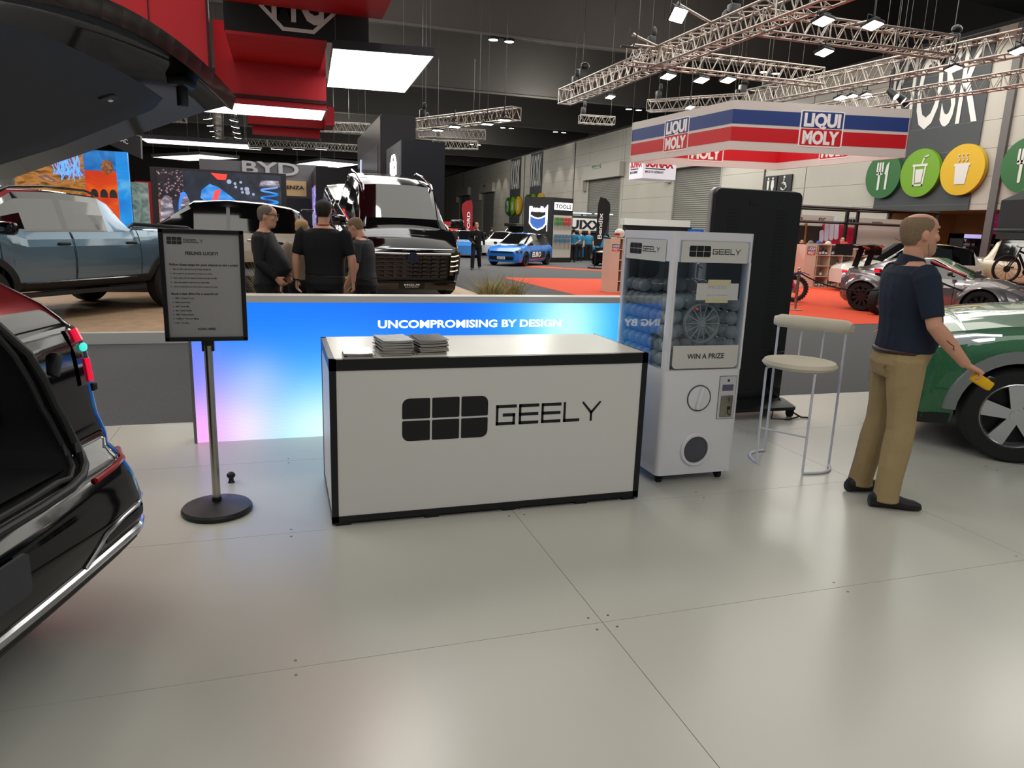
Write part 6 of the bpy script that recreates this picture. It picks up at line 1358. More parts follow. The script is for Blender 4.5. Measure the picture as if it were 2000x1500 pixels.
t = thing('picture_wall', 'long glowing picture wall of orange city, red arches and blue sky behind the pickup', 'screen', (-10.5, 32.0, -.04))
city = picture('city_glow', [(.25, (50, 36, 34)), (.42, (150, 96, 40)), (.55, (206, 140, 60)), (.66, (120, 80, 96)), (.8, (250, 200, 120))], (.9, 1, 2.2), .8, 2.5)
b = MB(); b.bb((0, 0, 0), (3.4, .2, 4.0)); b.build('city_picture', city, t, 0)
b = MB(); b.bb((3.4, -.02, 0), (4.5, .2, 4.05)); redp = b.build('red_picture', picture('red_glow', [(.3, (200, 40, 20)), (.55, (236, 80, 24)), (.8, (250, 150, 40))], (1, 1, 1.4), .85, .6), t, 0)
b = MB(); b.bb((3.4, -.03, 3.3), (4.5, -.02, 4.05)); b.build('sky_picture', picture('sky_glow', [(.3, (20, 90, 170)), (.6, (40, 140, 220)), (.8, (130, 110, 120))], 1.2, .85), redp, 0)
b = MB(); 
for x in (3.55, 3.88, 4.2): b.prism([(x, 2.3), (x+.26, 2.3)]+[(x+.13+.13*cos(a), 2.42+.2*sin(a)) for a in [pi*k/8 for k in range(9)]], (0, -.035, 0), (1, 0, 0), (0, 0, 1), .008)
b.build('arches', M('arch_grey_dark', (90, 84, 80), .6), redp, 0)
b = MB(); b.sph((4.2, -.05, 3.45), (.22, .02, .28), 14); b.build('tree_picture', picture('tree_brown', [(.35, (90, 50, 34)), (.6, (150, 96, 60)), (.8, (190, 130, 110))], 9), redp)
b = MB(); b.bb((4.5, -.04, 0), (4.92, .2, 4.05)); b.build('blue_picture', picture('blue_glow', [(.2, (10, 110, 200)), (.5, (30, 150, 236)), (.75, (120, 200, 236))], (.4, 1, 1.0), .9), t, 0)
b = MB(); b.bb((4.92, .3, 0), (5.5, .5, 2.95)); b.build('hill_picture', picture('hill_green', [(.3, (80, 110, 104)), (.6, (150, 170, 160)), (.8, (200, 206, 196))], 3, .6), t, 0)
random.seed(9); b = MB()
for k in range(26):
    x0 = 2.35+random.random()*.95; z = 4.3; pts_ = []
    for i in range(9): pts_.append((x0+.05*sin(i*1.3+k)+.02*i*random.uniform(-.4, .7), -.25+.02*sin(k+i), z-(1.45*random.uniform(.7, 1) if i == 8 else 1.4*i/8)))
    b.tube(pts_, .014, 5)
t2 = b.build('light_strands', M('strand_blue', (80, 150, 255), .4, e=1.5), t)
t = thing('diamond_panel', 'grey panel with white double diamond outline above the pickup at the left edge', 'sign', (-8.6, 26.5, -.04))
b = MB(); b.bb((-2.5, 0, 0), (.72, .2, 2.75)); b.build('panel', M('panel_grey', (110, 112, 112), .6), t, 0)
b = MB()
for o_ in (0, .24): b.tube([(-.1+o_, -.03, 2.66), (.2+o_, -.03, 2.3), (.2+o_-.0, -.03, 2.22), (-.1+o_, -.03, 1.9)], .035, 6)
b.build('logo', M('logo_glow', (255, 255, 255), .4, e=1.2), t)
b = MB(); b.bb((-5.6, 33.2, -.04), (-4.7, 33.6, 3.0)); tag(b.build('red_block', red_fab, None, 0), 'small red booth block left of the big screen', 'block')
# ================================================================ STANDS AND DISPLAYS BEYOND THE LED WALL
birch = M('shelf_birch', (222, 200, 180), .5, noise=.08, ns=3)
random.seed(21)
def bottle_mesh(h_, r, c, capc):
    b = MB(); b.lathe([(0, 0), (r, 0), (r, h_*.62), (r*.45, h_*.78), (r*.4, h_*.86)], n=12); b.lathe([(r*.48, h_*.86), (r*.48, h_), (0, h_)], n=12, m=1); b.lathe([(r*1.02, h_*.15), (r*1.02, h_*.5)], n=12, m=2, cap=False)
    return b, [c, capc, print_white]
BC = [M('bottle_red', (190, 30, 34), .35), M('bottle_blue', (40, 60, 140), .35), M('bottle_dark', (40, 38, 42), .35), M('bottle_silver', (150, 150, 156), .3, m=.4), M('bottle_olive', (90, 110, 90), .4)]
protos = []
def bottle(p, kind, lb, grp, h_=.24, r=.045):
    key = (kind, h_)
    for k_, o in protos:
        if k_ == key: n_ = o.copy(); COL.objects.link(n_); break
    else:
        b, ms = bottle_mesh(h_, r, BC[kind], BC[(kind+1) % 3]); n_ = b.build('bottle', ms); protos.append((key, n_))
    n_.location = p; tag(n_, lb, 'bottle', grp); return n_
def lm_logo(par, o_, u, w_):
    for s_, z, mt in (('LIQUI', w_*.42, lm_b), ('MOLY', 0, lm_r)):
        b = MB(); b.prism([(0, z), (w_, z), (w_, z+w_*.4), (0, z+w_*.4)], o_, u, (0, 0, 1), .004); b.build('logo_field', mt, par, 0)
        text('lettering', s_, Vector(o_)+Vector(u)*(w_*.08)+Vector((0, 0, z+w_*.06))+Vector(u).cross(Vector((0, 0, 1)))*.002, w_*.27, print_white, par, u, (0, 0, 1), w_*.84, .003, .05)
def shelf(nm, lb, x, y, w_, d_, h_, cols, rows, skip=None):
    t = thing('product_shelf', lb, 'shelf', (x, y, -.034)); th = .035
    b = MB(); b.bb((0, 0, 0), (th, d_, h_)); b.build('side_panel', birch, t, 0); b = MB(); b.bb((w_-th, 0, 0), (w_, d_, h_)); b.build('side_panel', birch, t, 0)
    b = MB(); b.bb((th, d_-.015, 0), (w_-th, d_, h_)); b.build('back_panel', birch, t, 0); b = MB(); b.bb((0, 0, h_-th), (w_, d_, h_)); b.build('top', birch, t, 0)
    for k in range(rows):
        b = MB(); z = k*(h_-th)/rows; b.bb((th, 0, z), (w_-th, d_-.015, z+th*.7)); b.build('shelf_board', birch, t, 0)
    for k in range(1, cols):
        b = MB(); xx = w_*k/cols; b.bb((xx-th*.35, .005, 0), (xx+th*.35, d_-.015, h_-th)); b.build('divider', birch, t, 0)
    return t
SL = shelf('a', 'pale wood product shelf just left of the capsule machine, on the red carpet', 8.62, 18.1, 1.6, .45, 1.5, 4, 5)
lm_logo(SL, (.06, -.014, 1.14), (1, 0, 0), .22); b = MB(); b.bb((0, -.006, 0), (.30, -.001, 1.5)); b.build('side_fascia', birch, SL, 0)
SR = shelf('b', 'pale wood product shelf behind the motocross bike, caps laid on its top', 17.2, 20.6, 2.7, .45, 1.5, 5, 4)
lm_logo(SR, (.08, -.014, 1.12), (1, 0, 0), .34); b = MB(); b.bb((0, -.006, 0), (.48, -.001, 1.5)); b.build('side_fascia', birch, SR, 0)
for sx, sy_, w_, cols, rows, x0, nm in ((8.62, 18.1, 1.6, 4, 5, .34, 'left'), (17.2, 20.6, 2.7, 5, 4, .55, 'right')):
    for r_ in range(rows):
        z = -.034+r_*(1.465)/rows+.0255
        for c_ in range(cols):
            xa = max(x0, w_*c_/cols+.06); xb = w_*(c_+1)/cols-.07
            n = int((xb-xa)/.13)+1
            for i in range(max(0, n)):
                x = xa+i*.13
                if x > xb or random.random() < .15: continue
                kd = (r_+c_+i) % 5
                bottle((sx+x, sy_+.13, z), kd, '%s bottle on the %s board of the %s pale shelf' % (('red', 'blue', 'dark', 'silver', 'olive')[kd], ('lowest', 'second lowest', 'middle', 'fourth', 'fifth')[r_], nm), 'bottles on the %s product shelf' % nm, random.choice((.2, .24)))
def cap_(p, c, lb, rz=0):
    t = thing('cap', lb, 'cap', p, rz); b = MB(); b.sph((0, 0, .0), (.11, .095, .11), 14); b.v = [(x, y, max(0, z)) for x, y, z in b.v]; b.build('crown', c, t); b = MB(); b.box((.14, 0, .012), (.14, .15, .012), 0, .005); b.build('peak', c, t)
cap_((17.9, 20.8, 1.466), M('cap_blue_white', (60, 90, 150), .7), 'blue and white cap on the right product shelf', .4); cap_((18.3, 20.8, 1.466), M('cap_white', (220, 216, 210), .7), 'white cap on the right product shelf beside the blue cap', 2.6)
cap_((19.1, 20.85, 1.466), M('cap_red', (186, 40, 44), .7), 'red cap on the right end of the right product shelf', .1); cap_((17.55, 20.8, 1.466), M('cap_grey', (110, 110, 108), .7), 'grey cap at the left end of the right product shelf', .3)
t = thing('white_helmet', 'white and red helmet on top of the left product shelf', 'helmet', (8.98, 18.3, 1.466)); b = MB(); b.sph((0, 0, .12), (.15, .12, .13), 16); b.build('helmet_shell', M('helmet_white', (224, 214, 206), .25, coat=.5), t); b = MB(); b.box((-.1, -.03, .09), (.1, .2, .07), 0, .02); b.build('visor', M('helmet_red', (170, 40, 40), .3), t)
# stanchions with black ropes
def stanchion(p, lb):
    t = thing('stanchion', lb, 'stanchion', p, 0, 'rope stanchions round the bikes'); b = MB(); b.lathe([(0, 0), (.15, 0), (.155, .012), (.03, .03), (0, .03)], n=24); b.build('foot', alu, t); b = MB(); b.cyl((0, 0, .02), (0, 0, .88), .025, n=14); b.sph((0, 0, .9), .035, 12); b.build('post', steel, t); return t
SP = [((11.46, 13.83), 'stanchion before the motocross bike, right of the black totem'), ((12.4, 15.0), 'stanchion behind the motocross wheel'), ((13.3, 12.2), 'left one of the two stanchions right of the man, before the sports car door'), ((13.62, 12.1), 'right one of the two stanchions right of the man, before the sports car door'), ((10.3, 16.3), 'stanchion hidden mostly by the black totem'), ((13.0, 16.0), 'stanchion behind the grey sports car tail')]
for (x, y), lb in SP: stanchion((x, y, -.034), lb)
def rope(a, c_, lb, sag=.3):
    a = Vector(a); c_ = Vector(c_); b = MB(); b.tube([a.lerp(c_, k/12)-Vector((0, 0, sag*4*(k/12)*(1-k/12))) for k in range(13)], .017, 6); tag(b.build('barrier_rope', M('rope_black', (16, 15, 15), .8)), lb, 'rope', 'barrier ropes')
rope((11.46, 13.83, .83), (13.3, 12.2, .83), 'long black rope sagging in front of the sports car tail', .33); rope((11.46, 13.83, .83), (12.4, 15.0, .83), 'short black rope beside the motocross front wheel', .18); rope((12.4, 15, .83), (13.0, 16.0, .83), 'black rope behind the sports car rear wing', .15); rope((13.62, 12.1, .83), (15.7, 9.9, .83), 'black rope leading right past the sports car bonnet', .35); rope((10.3, 16.3, .83), (11.46, 13.83, .83), 'black rope vanishing behind the black totem', .3)
stanchion((15.7, 9.9, -.034), 'lone stanchion right of the sports car bonnet, above the green car')
# motorcycles
def motorbike(lb, loc, rz, c1, c2, r=.34, fat=.06, knob=True, lean=0):
    t = thing('motorcycle', lb, 'motorcycle', loc, rz); 
    for x in (0, -1.4):
        b = MB(); b.lathe([(r-.09, -fat), (r-.02, -fat*1.1), (r, 0), (r-.02, fat*1.1), (r-.09, fat), (r-.09, -fat)], (x, 0, r), (0, 1, 0), 32, cap=False)
        if knob:
            for k in range(30):
                a = 2*pi*k/30; b.box((x+r*cos(a), .0, r+r*sin(a)), (.03, fat*1.3, .022), 0, 0, Matrix.Rotation(-a+pi/2, 3, 'Y'))
        w = b.build('wheel', rubber, t); b = MB(); b.lathe([(r-.09, -fat*.6), (r-.115, 0), (r-.09, fat*.6)], (x, 0, r), (0, 1, 0), 32, cap=False)
        for k in range(14): a = 2*pi*k/14; b.cyl((x, .03*(-1)**k, r), (x+(r-.11)*cos(a), 0, r+(r-.11)*sin(a)), .004, n=5)
        b.cyl((x, -.06, r), (x, .06, r), .045, n=12); b.cyl((x, .045, r), (x, .05, r), .12, n=20); b.build('rim', steel, w)
    b = MB()
    for s_ in (-1, 1): b.tube([(0, s_*.09, r), (-.14, s_*.09, r+.32)], .028, 8); 
    b.build('fork_leg', c2, t)
    b = MB()
    for s_ in (-1, 1): b.tube([(-.14, s_*.09, r+.32), (-.28, s_*.09, r+.66)], .02, 8)
    b.build('fork_tube', M('fork_gold', (200, 150, 70), .3, m=.8), t)
    b = MB(); b.loft([[(x, s_*w_, z) for s_, z in ((-1, z0), (1, z0), (1, z0+.02), (-1, z0+.02))] for x, z0, w_ in ((.34, r+.36, .03), (.18, r+.42, .08), (-.1, r+.40, .09), (-.28, r+.34, .05))]); b.build('front_mudguard', c1, t)
    b = MB(); b.box((-.19, 0, r+.66), (.05, .2, .24), 0, .02, Matrix.Rotation(.35, 3, 'Y')); b.build('number_board', c1, t)
    b = MB(); b.loft([ring(-.4, 0, r+.28, .1, .1, 12), ring(-.44, 0, r+.42, .26, .16, 12), ring(-.5, 0, r+.54, .24, .14, 12), ring(-.55, 0, r+.6, .14, .08, 12)]); b.build('tank_shroud', c1, t)
    b = MB(); b.loft([[(x, s_*w_, z) for s_, z in ((-1, z0), (1, z0), (.8, z0+.07), (-.8, z0+.07))] for x, z0, w_ in ((-.55, r+.52, .07), (-.9, r+.5, .09), (-1.2, r+.55, .08))]); b.build('saddle', black, t)
    b = MB(); b.loft([[(x, s_*w_, z) for s_, z in ((-1, z0), (1, z0), (1, z0+.05), (-1, z0+.05))] for x, z0, w_ in ((-1.0, r+.46, .08), (-1.35, r+.52, .07), (-1.65, r+.58, .03))]); b.build('rear_mudguard', c2, t)
    b = MB(); b.box((-.68, 0, r+.08), (.36, .26, .34), 0, .06); b.cyl((-.6, -.15, r), (-.6, .15, r), .12, n=16); b.build('engine', M('engine_grey', (80, 78, 78), .4, m=.6), t)
    b = MB()
    for s_ in (-1, 1): b.tube([(-.75, s_*.08, r), (-1.4, s_*.08, r)], .028, 8); b.tube([(-.3, s_*.05, r+.6), (-.5, s_*.12, r-.1), (-.85, s_*.12, r-.12)], .02, 8); b.tube([(-.3, s_*.04, r+.62), (-.6, s_*.1, r+.46), (-1.1, s_*.08, r+.44)], .02, 8)
    b.build('frame', black, t)
    b = MB(); b.tube([(-.36, -.4, r+.76), (-.31, -.22, r+.78), (-.27, 0, r+.72), (-.31, .22, r+.78), (-.36, .4, r+.76)], .014, 8); b.build('handlebar', black, t)
    b = MB(); b.tube([(-.55, -.14, r+.15), (-.45, -.16, r-.05), (-.7, -.17, r-.06), (-1.1, -.17, r+.25), (-1.45, -.17, r+.35)], .035, 8); b.build('exhaust', steel, t)
    return t
mb1 = motorbike('blue and pink motocross bike with knobbly front wheel beside the black totem', (12.95, 15.75, -.034), radians(-28), M('bike_blue', (44, 60, 190), .3, coat=.5), M('bike_pink', (214, 60, 110), .35, coat=.4))
b = MB(); b.box((-.7, 0, .12), (.3, .3, .24), 0, .01); tag(b.build('bike_stand', red_fab, None, loc=(0, 0, 0)), 'red bike stand under the motocross bike', 'stand'); bpy.data.objects['bike_stand'].location = (12.95-.7*cos(radians(-28)), 15.75-.7*sin(radians(-28)), -.034); 
_bs = bpy.data.objects['bike_stand']; _bs.data.transform(Matrix.Translation((.7, 0, -.05))); _bs.rotation_euler = (0, 0, radians(-28))
mb2 = motorbike('red and black sports motorcycle on a paddock stand, tail up beside the sports car', (14.35, 13.2, -.034), radians(12), M('bike_red', (190, 20, 34), .25, coat=.7), M('bike_black', (24, 24, 26), .3, coat=.4), .32, .085, False)
b = MB(); b.box((-1.5, 0, .98), (.3, .16, .05), 0, .02, Matrix.Rotation(.35, 3, 'Y')); b.build('tail_fairing', M('bike_red', (0, 0, 0)), mb2); b = MB(); b.box((-1.64, 0, .98), (.05, .12, .05), 0, .01); b.build('tail_lamp', MATS['lamp_red'], mb2)
# black box-frame stand with bicycles
def bicycle(lb, loc, rz, fr, scale=1.0):
    t = thing('bicycle', lb, 'bicycle', loc, rz); r = .37
    for x in (0, -1.1):
        b = MB(); b.lathe([(r-.05, -.025), (r, -.02), (r+.008, 0), (r, .02), (r-.05, .025), (r-.05, -.025)], (x, 0, r), (0, 1, 0), 32, cap=False); w = b.build('wheel', rubber, t)
        b = MB(); b.lathe([(r-.05, -.018), (r-.075, 0), (r-.05, .018)], (x, 0, r), (0, 1, 0), 28, cap=False)
        for k in range(12): a = 2*pi*k/12; b.cyl((x, 0, r), (x+(r-.07)*cos(a), 0, r+(r-.07)*sin(a)), .004, n=4)
        b.cyl((x, .02, r), (x, .025, r), .09, n=16); b.build('rim', M('rim_black', (40, 40, 42), .4), w)
    b = MB()
    for p, q, rr in (((-.26, 0, .78), (-.52, 0, .30), .035), ((-.27, 0, .86), (-.68, 0, .68), .028), ((-.68, 0, .86), (-.54, 0, .30), .024), ((-.54, .05, .30), (-1.1, .05, r), .016), ((-.64, .04, .66), (-1.1, .05, r), .014), ((-.54, -.05, .30), (-1.1, -.05, r), .016), ((-.64, -.04, .66), (-1.1, -.05, r), .014)): b.cyl(p, q, rr, n=8)
    b.build('frame', fr, t)
    b = MB(); 
    for s_ in (-1, 1): b.cyl((0, s_*.06, r), (-.2, s_*.06, .72), .018, n=8)
    b.cyl((-.2, -.06, .72), (-.2, .06, .72), .02, n=8); b.cyl((-.2, 0, .72), (-.29, 0, .96), .022, n=8); b.build('fork', black, t)
    b = MB(); b.tube([(-.36, -.38, 1.0), (-.28, -.1, .97), (-.28, .1, .97), (-.36, .38, 1.0)], .013, 8); b.build('handlebar', black, t)
    b = MB(); b.box((-.72, 0, .9), (.26, .12, .05), 0, .02); b.build('saddle', black, t)
    b = MB(); b.cyl((-.54, -.05, .30), (-.54, -.06, .30), .09, n=16); b.tube([(-.54, -.07, .30), (-.45, -.08, .16), (-.4, -.14, .16)], .01, 6); b.tube([(-.54, .07, .30), (-.63, .08, .44), (-.66, .14, .44)], .01, 6); b.build('crankset', black, t)
    return t
fm = M('frame_black', (18, 18, 20), .5)
t = thing('bicycle_gantry', 'black open box-section stand frame with hung bicycle, in front of the kiosk', 'frame', (17.7, 22.6, -.04))
for x, y in ((0, 0), (2.9, 0), (7.4, 0), (1.4, 1.6), (4.9, 1.6)):
    b = MB(); b.bb((x-.05, y-.05, 0), (x+.05, y+.05, 2.85)); b.build('post', fm, t, 0)
for a_, c_ in (((0, 0, 2.85), (7.4, 0, 2.85)), ((0, 0, 2.3), (7.4, 0, 2.3)), ((1.4, 1.6, 2.85), (4.9, 1.6, 2.85)), ((0, 0, 2.85), (1.4, 1.6, 2.85)), ((2.9, 0, 2.85), (4.9, 1.6, 2.85)), ((7.4, 0, 2.85), (4.9, 1.6, 2.85)), ((5.2, 0, 1.35), (7.4, 0, 1.35)), ((5.6, 0, 2.1), (7.4, 0, 2.1))):
    b = MB(); b.cyl(a_, c_, .05, n=4); b.build('rail', fm, t, 0)
bk = bicycle('black bicycle hung upright in the black stand frame, right of the man', (24.35, 22.45, 2.62), 0, M('bike_frame_red', (150, 30, 40), .4)); bk.rotation_euler = (0, radians(76), radians(175)); bk.location = (24.15, 22.4, 1.18)
bicycle('black mountain bike standing on the sand offroader side, right edge', (18.9, 14.6, .62), radians(155), black)
b = MB(); b.bb((18.6, 14.3, -.04), (20.3, 14.9, .62)); tag(b.build('bike_plinth', black, None, 0), 'dark plinth under the mountain bike at the right edge', 'plinth')
# market stalls at the kiosk: white fascias, panels, cartons
t = thing('market_stall', 'row of white market stalls with grey fascia lettering under the black frame', 'stall', (19.3, 24.6, -.04))
b = MB(); b.bb((-1.5, .3, 0), (7.3, .36, 2.3)); b.build('back_wall', white_panel, t, 0)
b = MB(); b.bb((-1.5, -.02, 2.3), (2.45, .02, 2.62)); f1 = b.build('fascia', M('fascia_grey', (196, 192, 186), .5), t, 0)
b = MB(); b.bb((3.0, -.06, 2.2), (7.0, -.02, 2.6)); f2 = b.build('fascia', MATS['fascia_grey'], t, 0)
text('lettering', 'ANNA SCENTS', (-.6, -.03, 2.4), .13, ink, f1, (1, 0, 0), (0, 0, 1), 1.5, .004, .01); text('lettering', 'F2C', (1.7, -.03, 2.4), .13, ink, f1, (1, 0, 0), (0, 0, 1), .32, .004, .01)
text('lettering', 'LOVE PRAY', (3.1, -.07, 2.36), .16, print_black, f2, (1, 0, 0), (0, 0, 1), .55, .004, .06); text('lettering', 'POSTO', (4.4, -.07, 2.34), .13, ink, f2, (1, 0, 0), (0, 0, 1), .55, .004, .01); text('lettering', 'F18', (6.2, -.07, 2.32), .13, ink, f2, (1, 0, 0), (0, 0, 1), .3, .004, .01)
b = MB(); b.bb((2.15, .2, .2), (3.9, .26, 2.3)); rpn = b.build('red_panel', M('stall_red', (190, 30, 70), .5), t, 0)
b = MB()
for k, (x, hh) in enumerate(((2.3, .5), (2.55, .75), (2.8, .95), (3.05, .9))): b.prism(rrect(.22, hh, .1, 5, x, 1.15+hh/2), (0, .19, 0), (1, 0, .18), (-.1, 0, 1), .01)
b.build('hand_symbol', M('symbol_pale', (210, 216, 236), .5), rpn, 0)
for k, (x0, c_) in enumerate(((-.7, (60, 60, 66)), (.5, (44, 42, 44)), (1.4, (52, 48, 46)))):
    b = MB(); b.bb((x0, .24, .9), (x0+.85, .28, 2.2)); b.build('poster', M('stall_poster_%d' % k, c_, .4), t, 0); b = MB(); b.bb((x0-.12, .2, 0), (x0-.04, .28, 2.3)); b.build('timber_post', M('timber', (150, 104, 56), .6), t, 0)
for k, (x, y, z, s_) in enumerate(((20.9, 22.6, -.04, .42), (21.35, 22.65, -.04, .4), (20.95, 22.6, .39, .4), (21.4, 22.65, .37, .38), (20.95, 22.62, .8, .36), (21.4, 22.66, .76, .36), (20.5, 22.8, -.04, .36))):
    tag(MB().box((0, 0, s_/2), (s_, s_*.8, s_), 0, .004).build('carton', M('carton_brown', (176, 138, 100), .8, noise=.1), None, 0, (x, y, z)), ('bottom left', 'bottom right', 'middle left', 'middle right', 'top left', 'top right', 'lone small')[k]+' brown carton of the heap beside the person with white pass', 'carton', 'brown cartons')
# clothes rail with hangers behind the motocross bike
t = thing('clothes_rail', 'clothes rail with dark garments left of the right product shelf', 'rail', (16.0, 21.4, -.04)); b = MB(); b.tube([(0, 0, 0), (0, 0, 1.6), (1.1, 0, 1.6), (1.1, 0, 0)], .02, 8); b.build('rail_frame', M('rail_gold', (170, 130, 60), .4, m=.5), t)
for k in range(6):
    tag(MB().loft([ring(16.12+.16*k, 21.4, z, .05, w_, 12) for z, w_ in ((.62, .24), (1.1, .22), (1.35, .24), (1.46, .1), (1.55, .02))]).build('garment', M('garment_%d' % (k % 3), ((20, 20, 24), (40, 60, 160), (190, 30, 40))[k % 3], .85)), ('black', 'blue', 'red')[k % 3]+' garment on the clothes rail, '+('first', 'second', 'third', 'fourth', 'fifth', 'sixth')[k]+' from the left', 'garment', 'garments on the rail')
# fridges and pink banner in the kiosk
def fridge(x, lb, lit):
    t = thing('drinks_fridge', lb, 'fridge', (x, 22.6, -.04)); b = MB(); b.bb((0, .62, 0), (.95, .7, 2.1)); b.bb((0, 0, 0), (.04, .7, 2.1)); b.bb((.91, 0, 0), (.95, .7, 2.1)); b.bb((0, 0, 0), (.95, .7, .25)); b.bb((0, 0, 1.9), (.95, .7, 2.1)); b.bb((.455, 0, .25), (.495, .04, 1.9)); b.build('cabinet', black, t, 0)
    if lit: b = MB(); b.bb((.02, -.02, 1.92), (.93, 0, 2.08)); b.build('header', em('fridge_header', (180, 170, 226), .9), t, 0)
    b = MB(); b.bb((.05, .6, .3), (.9, .62, 1.88)); b.build('inner_back', em('fridge_glow', (150, 170, 200), .45) if lit else M('fridge_dim', (60, 44, 36), .6), t, 0)
    for z in (.3, .62, .94, 1.26, 1.58):
        b = MB(); b.bb((.05, .1, z), (.9, .6, z+.015)); b.build('shelf_board', alu, t, 0)
        for i in range(8): bottle((x+.1+.105*i, 22.6+.2, z-.04+.016), (i+int(z*10)) % 5, 'drink bottle on a shelf of the %s fridge in the kiosk' % ('lit' if lit else 'dark'), 'bottles in the %s fridge' % ('lit' if lit else 'dark'), .24)
fridge(26.6, 'lit drinks fridge in the kiosk right of the white SUV', True); fridge(27.65, 'dark drinks fridge in the kiosk, right of the lit one', False)
t = thing('hanging_sign_board', 'magenta hanging board with white lines of text in the kiosk opening', 'sign', (28.1, 22.75, 2.1)); b = MB(); b.bb((0, -.02, -.0), (.42, .02, .82)); bo = b.build('board', M('board_magenta', (206, 40, 150), .5, e=.15), t, 0)
for s_, z in (('Feed the', .62), ('People', .47), ('12"', .12)): text('lettering', s_, (.05, -.025, z), .09, print_white, bo, (1, 0, 0), (0, 0, 1), .3 if z > .2 else .14, .003, .02)
b = MB(); b.cyl((.2, 0, .82), (.2, 0, .93), .01, n=6); b.build('hanger', wire_m, t)
# rooftop tent on the sand offroader
_tm = bt_.root.matrix_basis
t = thing('rooftop_tent', 'dark rooftop tent with olive awning above the sand offroader at the right edge', 'tent', (0, 0, 0)); t.matrix_basis = _tm.copy(); t.location = (_tm @ Vector((0, 0, 2.07)))
b = MB(); b.box((-1.3, 0, .06), (2.4, 1.5, .12), 0, .03); b.build('base', black, t); 
b = MB(); b.box((-1.3, .95, .06), (2.0, .8, .06), 0, .02); b.build('side_platform', black, t)
b = MB(); b.loft([[(x, y, z) for y, z in ((-.7, .1), (.72, .1), (1.25, .55), (.9, 1.1), (.1, 1.35), (-.7, 1.0))] for x in (-2.4, -.2)]); b.build('tent_body', M('tent_charcoal', (40, 44, 46), .9, noise=.1, ns=4), t, 30)
b = MB(); b.quad((-2.5, .1, 1.38), (-.1, .1, 1.38), (-.1, 1.75, .85), (-2.5, 1.75, .85), 0, .02); b.build('awning', M('awning_olive', (130, 136, 110), .9, noise=.2, ns=5), t, 0)
# ---- black tool tower
C0, C1, C2 = Vector((13.55, 35.6, -.04)), Vector((12.3, 36.6, -.04)), Vector((14.95, 36.25, -.04)); u1 = (C0-C1).normalized(); u2 = (C2-C0).normalized(); w1, w2 = (C0-C1).length, (C2-C0).length; Hh = 3.34
t = thing('tool_tower', 'tall black display tower with glowing shield sign and hung tools, behind the blue hatchback', 'display', tuple(C1)); o1 = Vector((0, 0, 0)); o2 = C0-C1; o3 = o2+(C2-C0); o4 = o3+(C1-C0)
b = MB(); b.loft([[p+Vector((0, 0, z)) for p in (o1, o2, o3, o4)] for z in (0, Hh)]); b.build('core', M('tower_matt', (24, 24, 26), .6), t, 0)
n1 = u1.cross(Vector((0, 0, 1))); n2 = u2.cross(Vector((0, 0, 1)))
b = MB(); sh_ = [(.3, 2.85), (.3, 2.0), (.45, 1.78), (.7, 1.66), (.95, 1.78), (1.1, 2.0), (1.1, 2.85)]
b.tube([o1+u1*(x*w1/1.4)+Vector((0, 0, z))+n1*.03 for x, z in sh_], .035, 6); b.tube([o1+u1*(x*w1/1.4)+Vector((0, 0, z))+n1*.03 for x, z in ((.3, 2.42), (.5, 2.3), (.7, 2.25), (.9, 2.3), (1.1, 2.42))], .03, 6); b.tube([o1+u1*(x*w1/1.4)+Vector((0, 0, z))+n1*.03 for x, z in ((.95, 2.6), (1.15, 2.95), (1.15, 1.6))], .015, 5); sg = b.build('shield_outline', M('neon_white', (255, 255, 255), .4, e=3), t)
text('lettering', 'Bendix', o1+u1*(.28*w1/1.4)+Vector((0, 0, 2.6))+n1*.02, .26, MATS['neon_white'], sg, u1, (0, 0, 1), .85*w1/1.4, .03, .05)
b = MB(); b.prism([(x*w1/1.4, z) for x, z in ((.34, 2.36), (.34, 2.0), (.47, 1.82), (.7, 1.7), (.93, 1.82), (1.06, 2.0), (1.06, 2.36), (.7, 2.2))], o1+n1*.02, u1, (0, 0, 1), .01); b.build('shield_fill', em('shield_blue', (60, 96, 170), .5), sg, 0)
b = MB(); b.prism([(.1, 2.72), (w2-.08, 2.72), (w2-.08, 3.1), (.1, 3.1)], o2+n2*.02, u2, (0, 0, 1), .02); hd_ = b.build('lit_header', em('lit_header', (250, 250, 250), 1.3), t, 0); text('lettering', 'TOOLS', o2+n2*.025+u2*.16+Vector((0, 0, 2.8)), .2, print_black, hd_, u2, (0, 0, 1), w2-.34, .003, .03)
b = MB(); b.prism([(.08, .25), (w2-.06, .25), (w2-.06, 2.45), (.08, 2.45)], o2+n2*.015, u2, (0, 0, 1), .015); pgb = b.build('slat_board', M('slat_board', (190, 182, 172), .5), t, 0)
for k in range(18): b = MB(); 
tc_ = {'green': M('tool_green', (40, 130, 50), .4), 'red': M('tool_red', (200, 30, 34), .4), 'blue': M('tool_blue', (40, 110, 150), .4)}; tp_ = {}
def tool(p, cl, lb, L):
    if (cl, L) in tp_:
        r_ = dup(tp_[(cl, L)], p, None, lb); return r_
    r_ = thing('hung_tool', lb, 'tool', p, 0, 'tools hung on the black tower'); b = MB(); b.cyl((0, 0, -.16), (0, 0, 0), .03, .022, n=8); b.build('handle', tc_[cl], r_); b = MB(); b.cyl((0, 0, -L), (0, 0, -.16), .01, n=6); b.build('shaft', steel, r_); tp_[(cl, L)] = r_; return r_
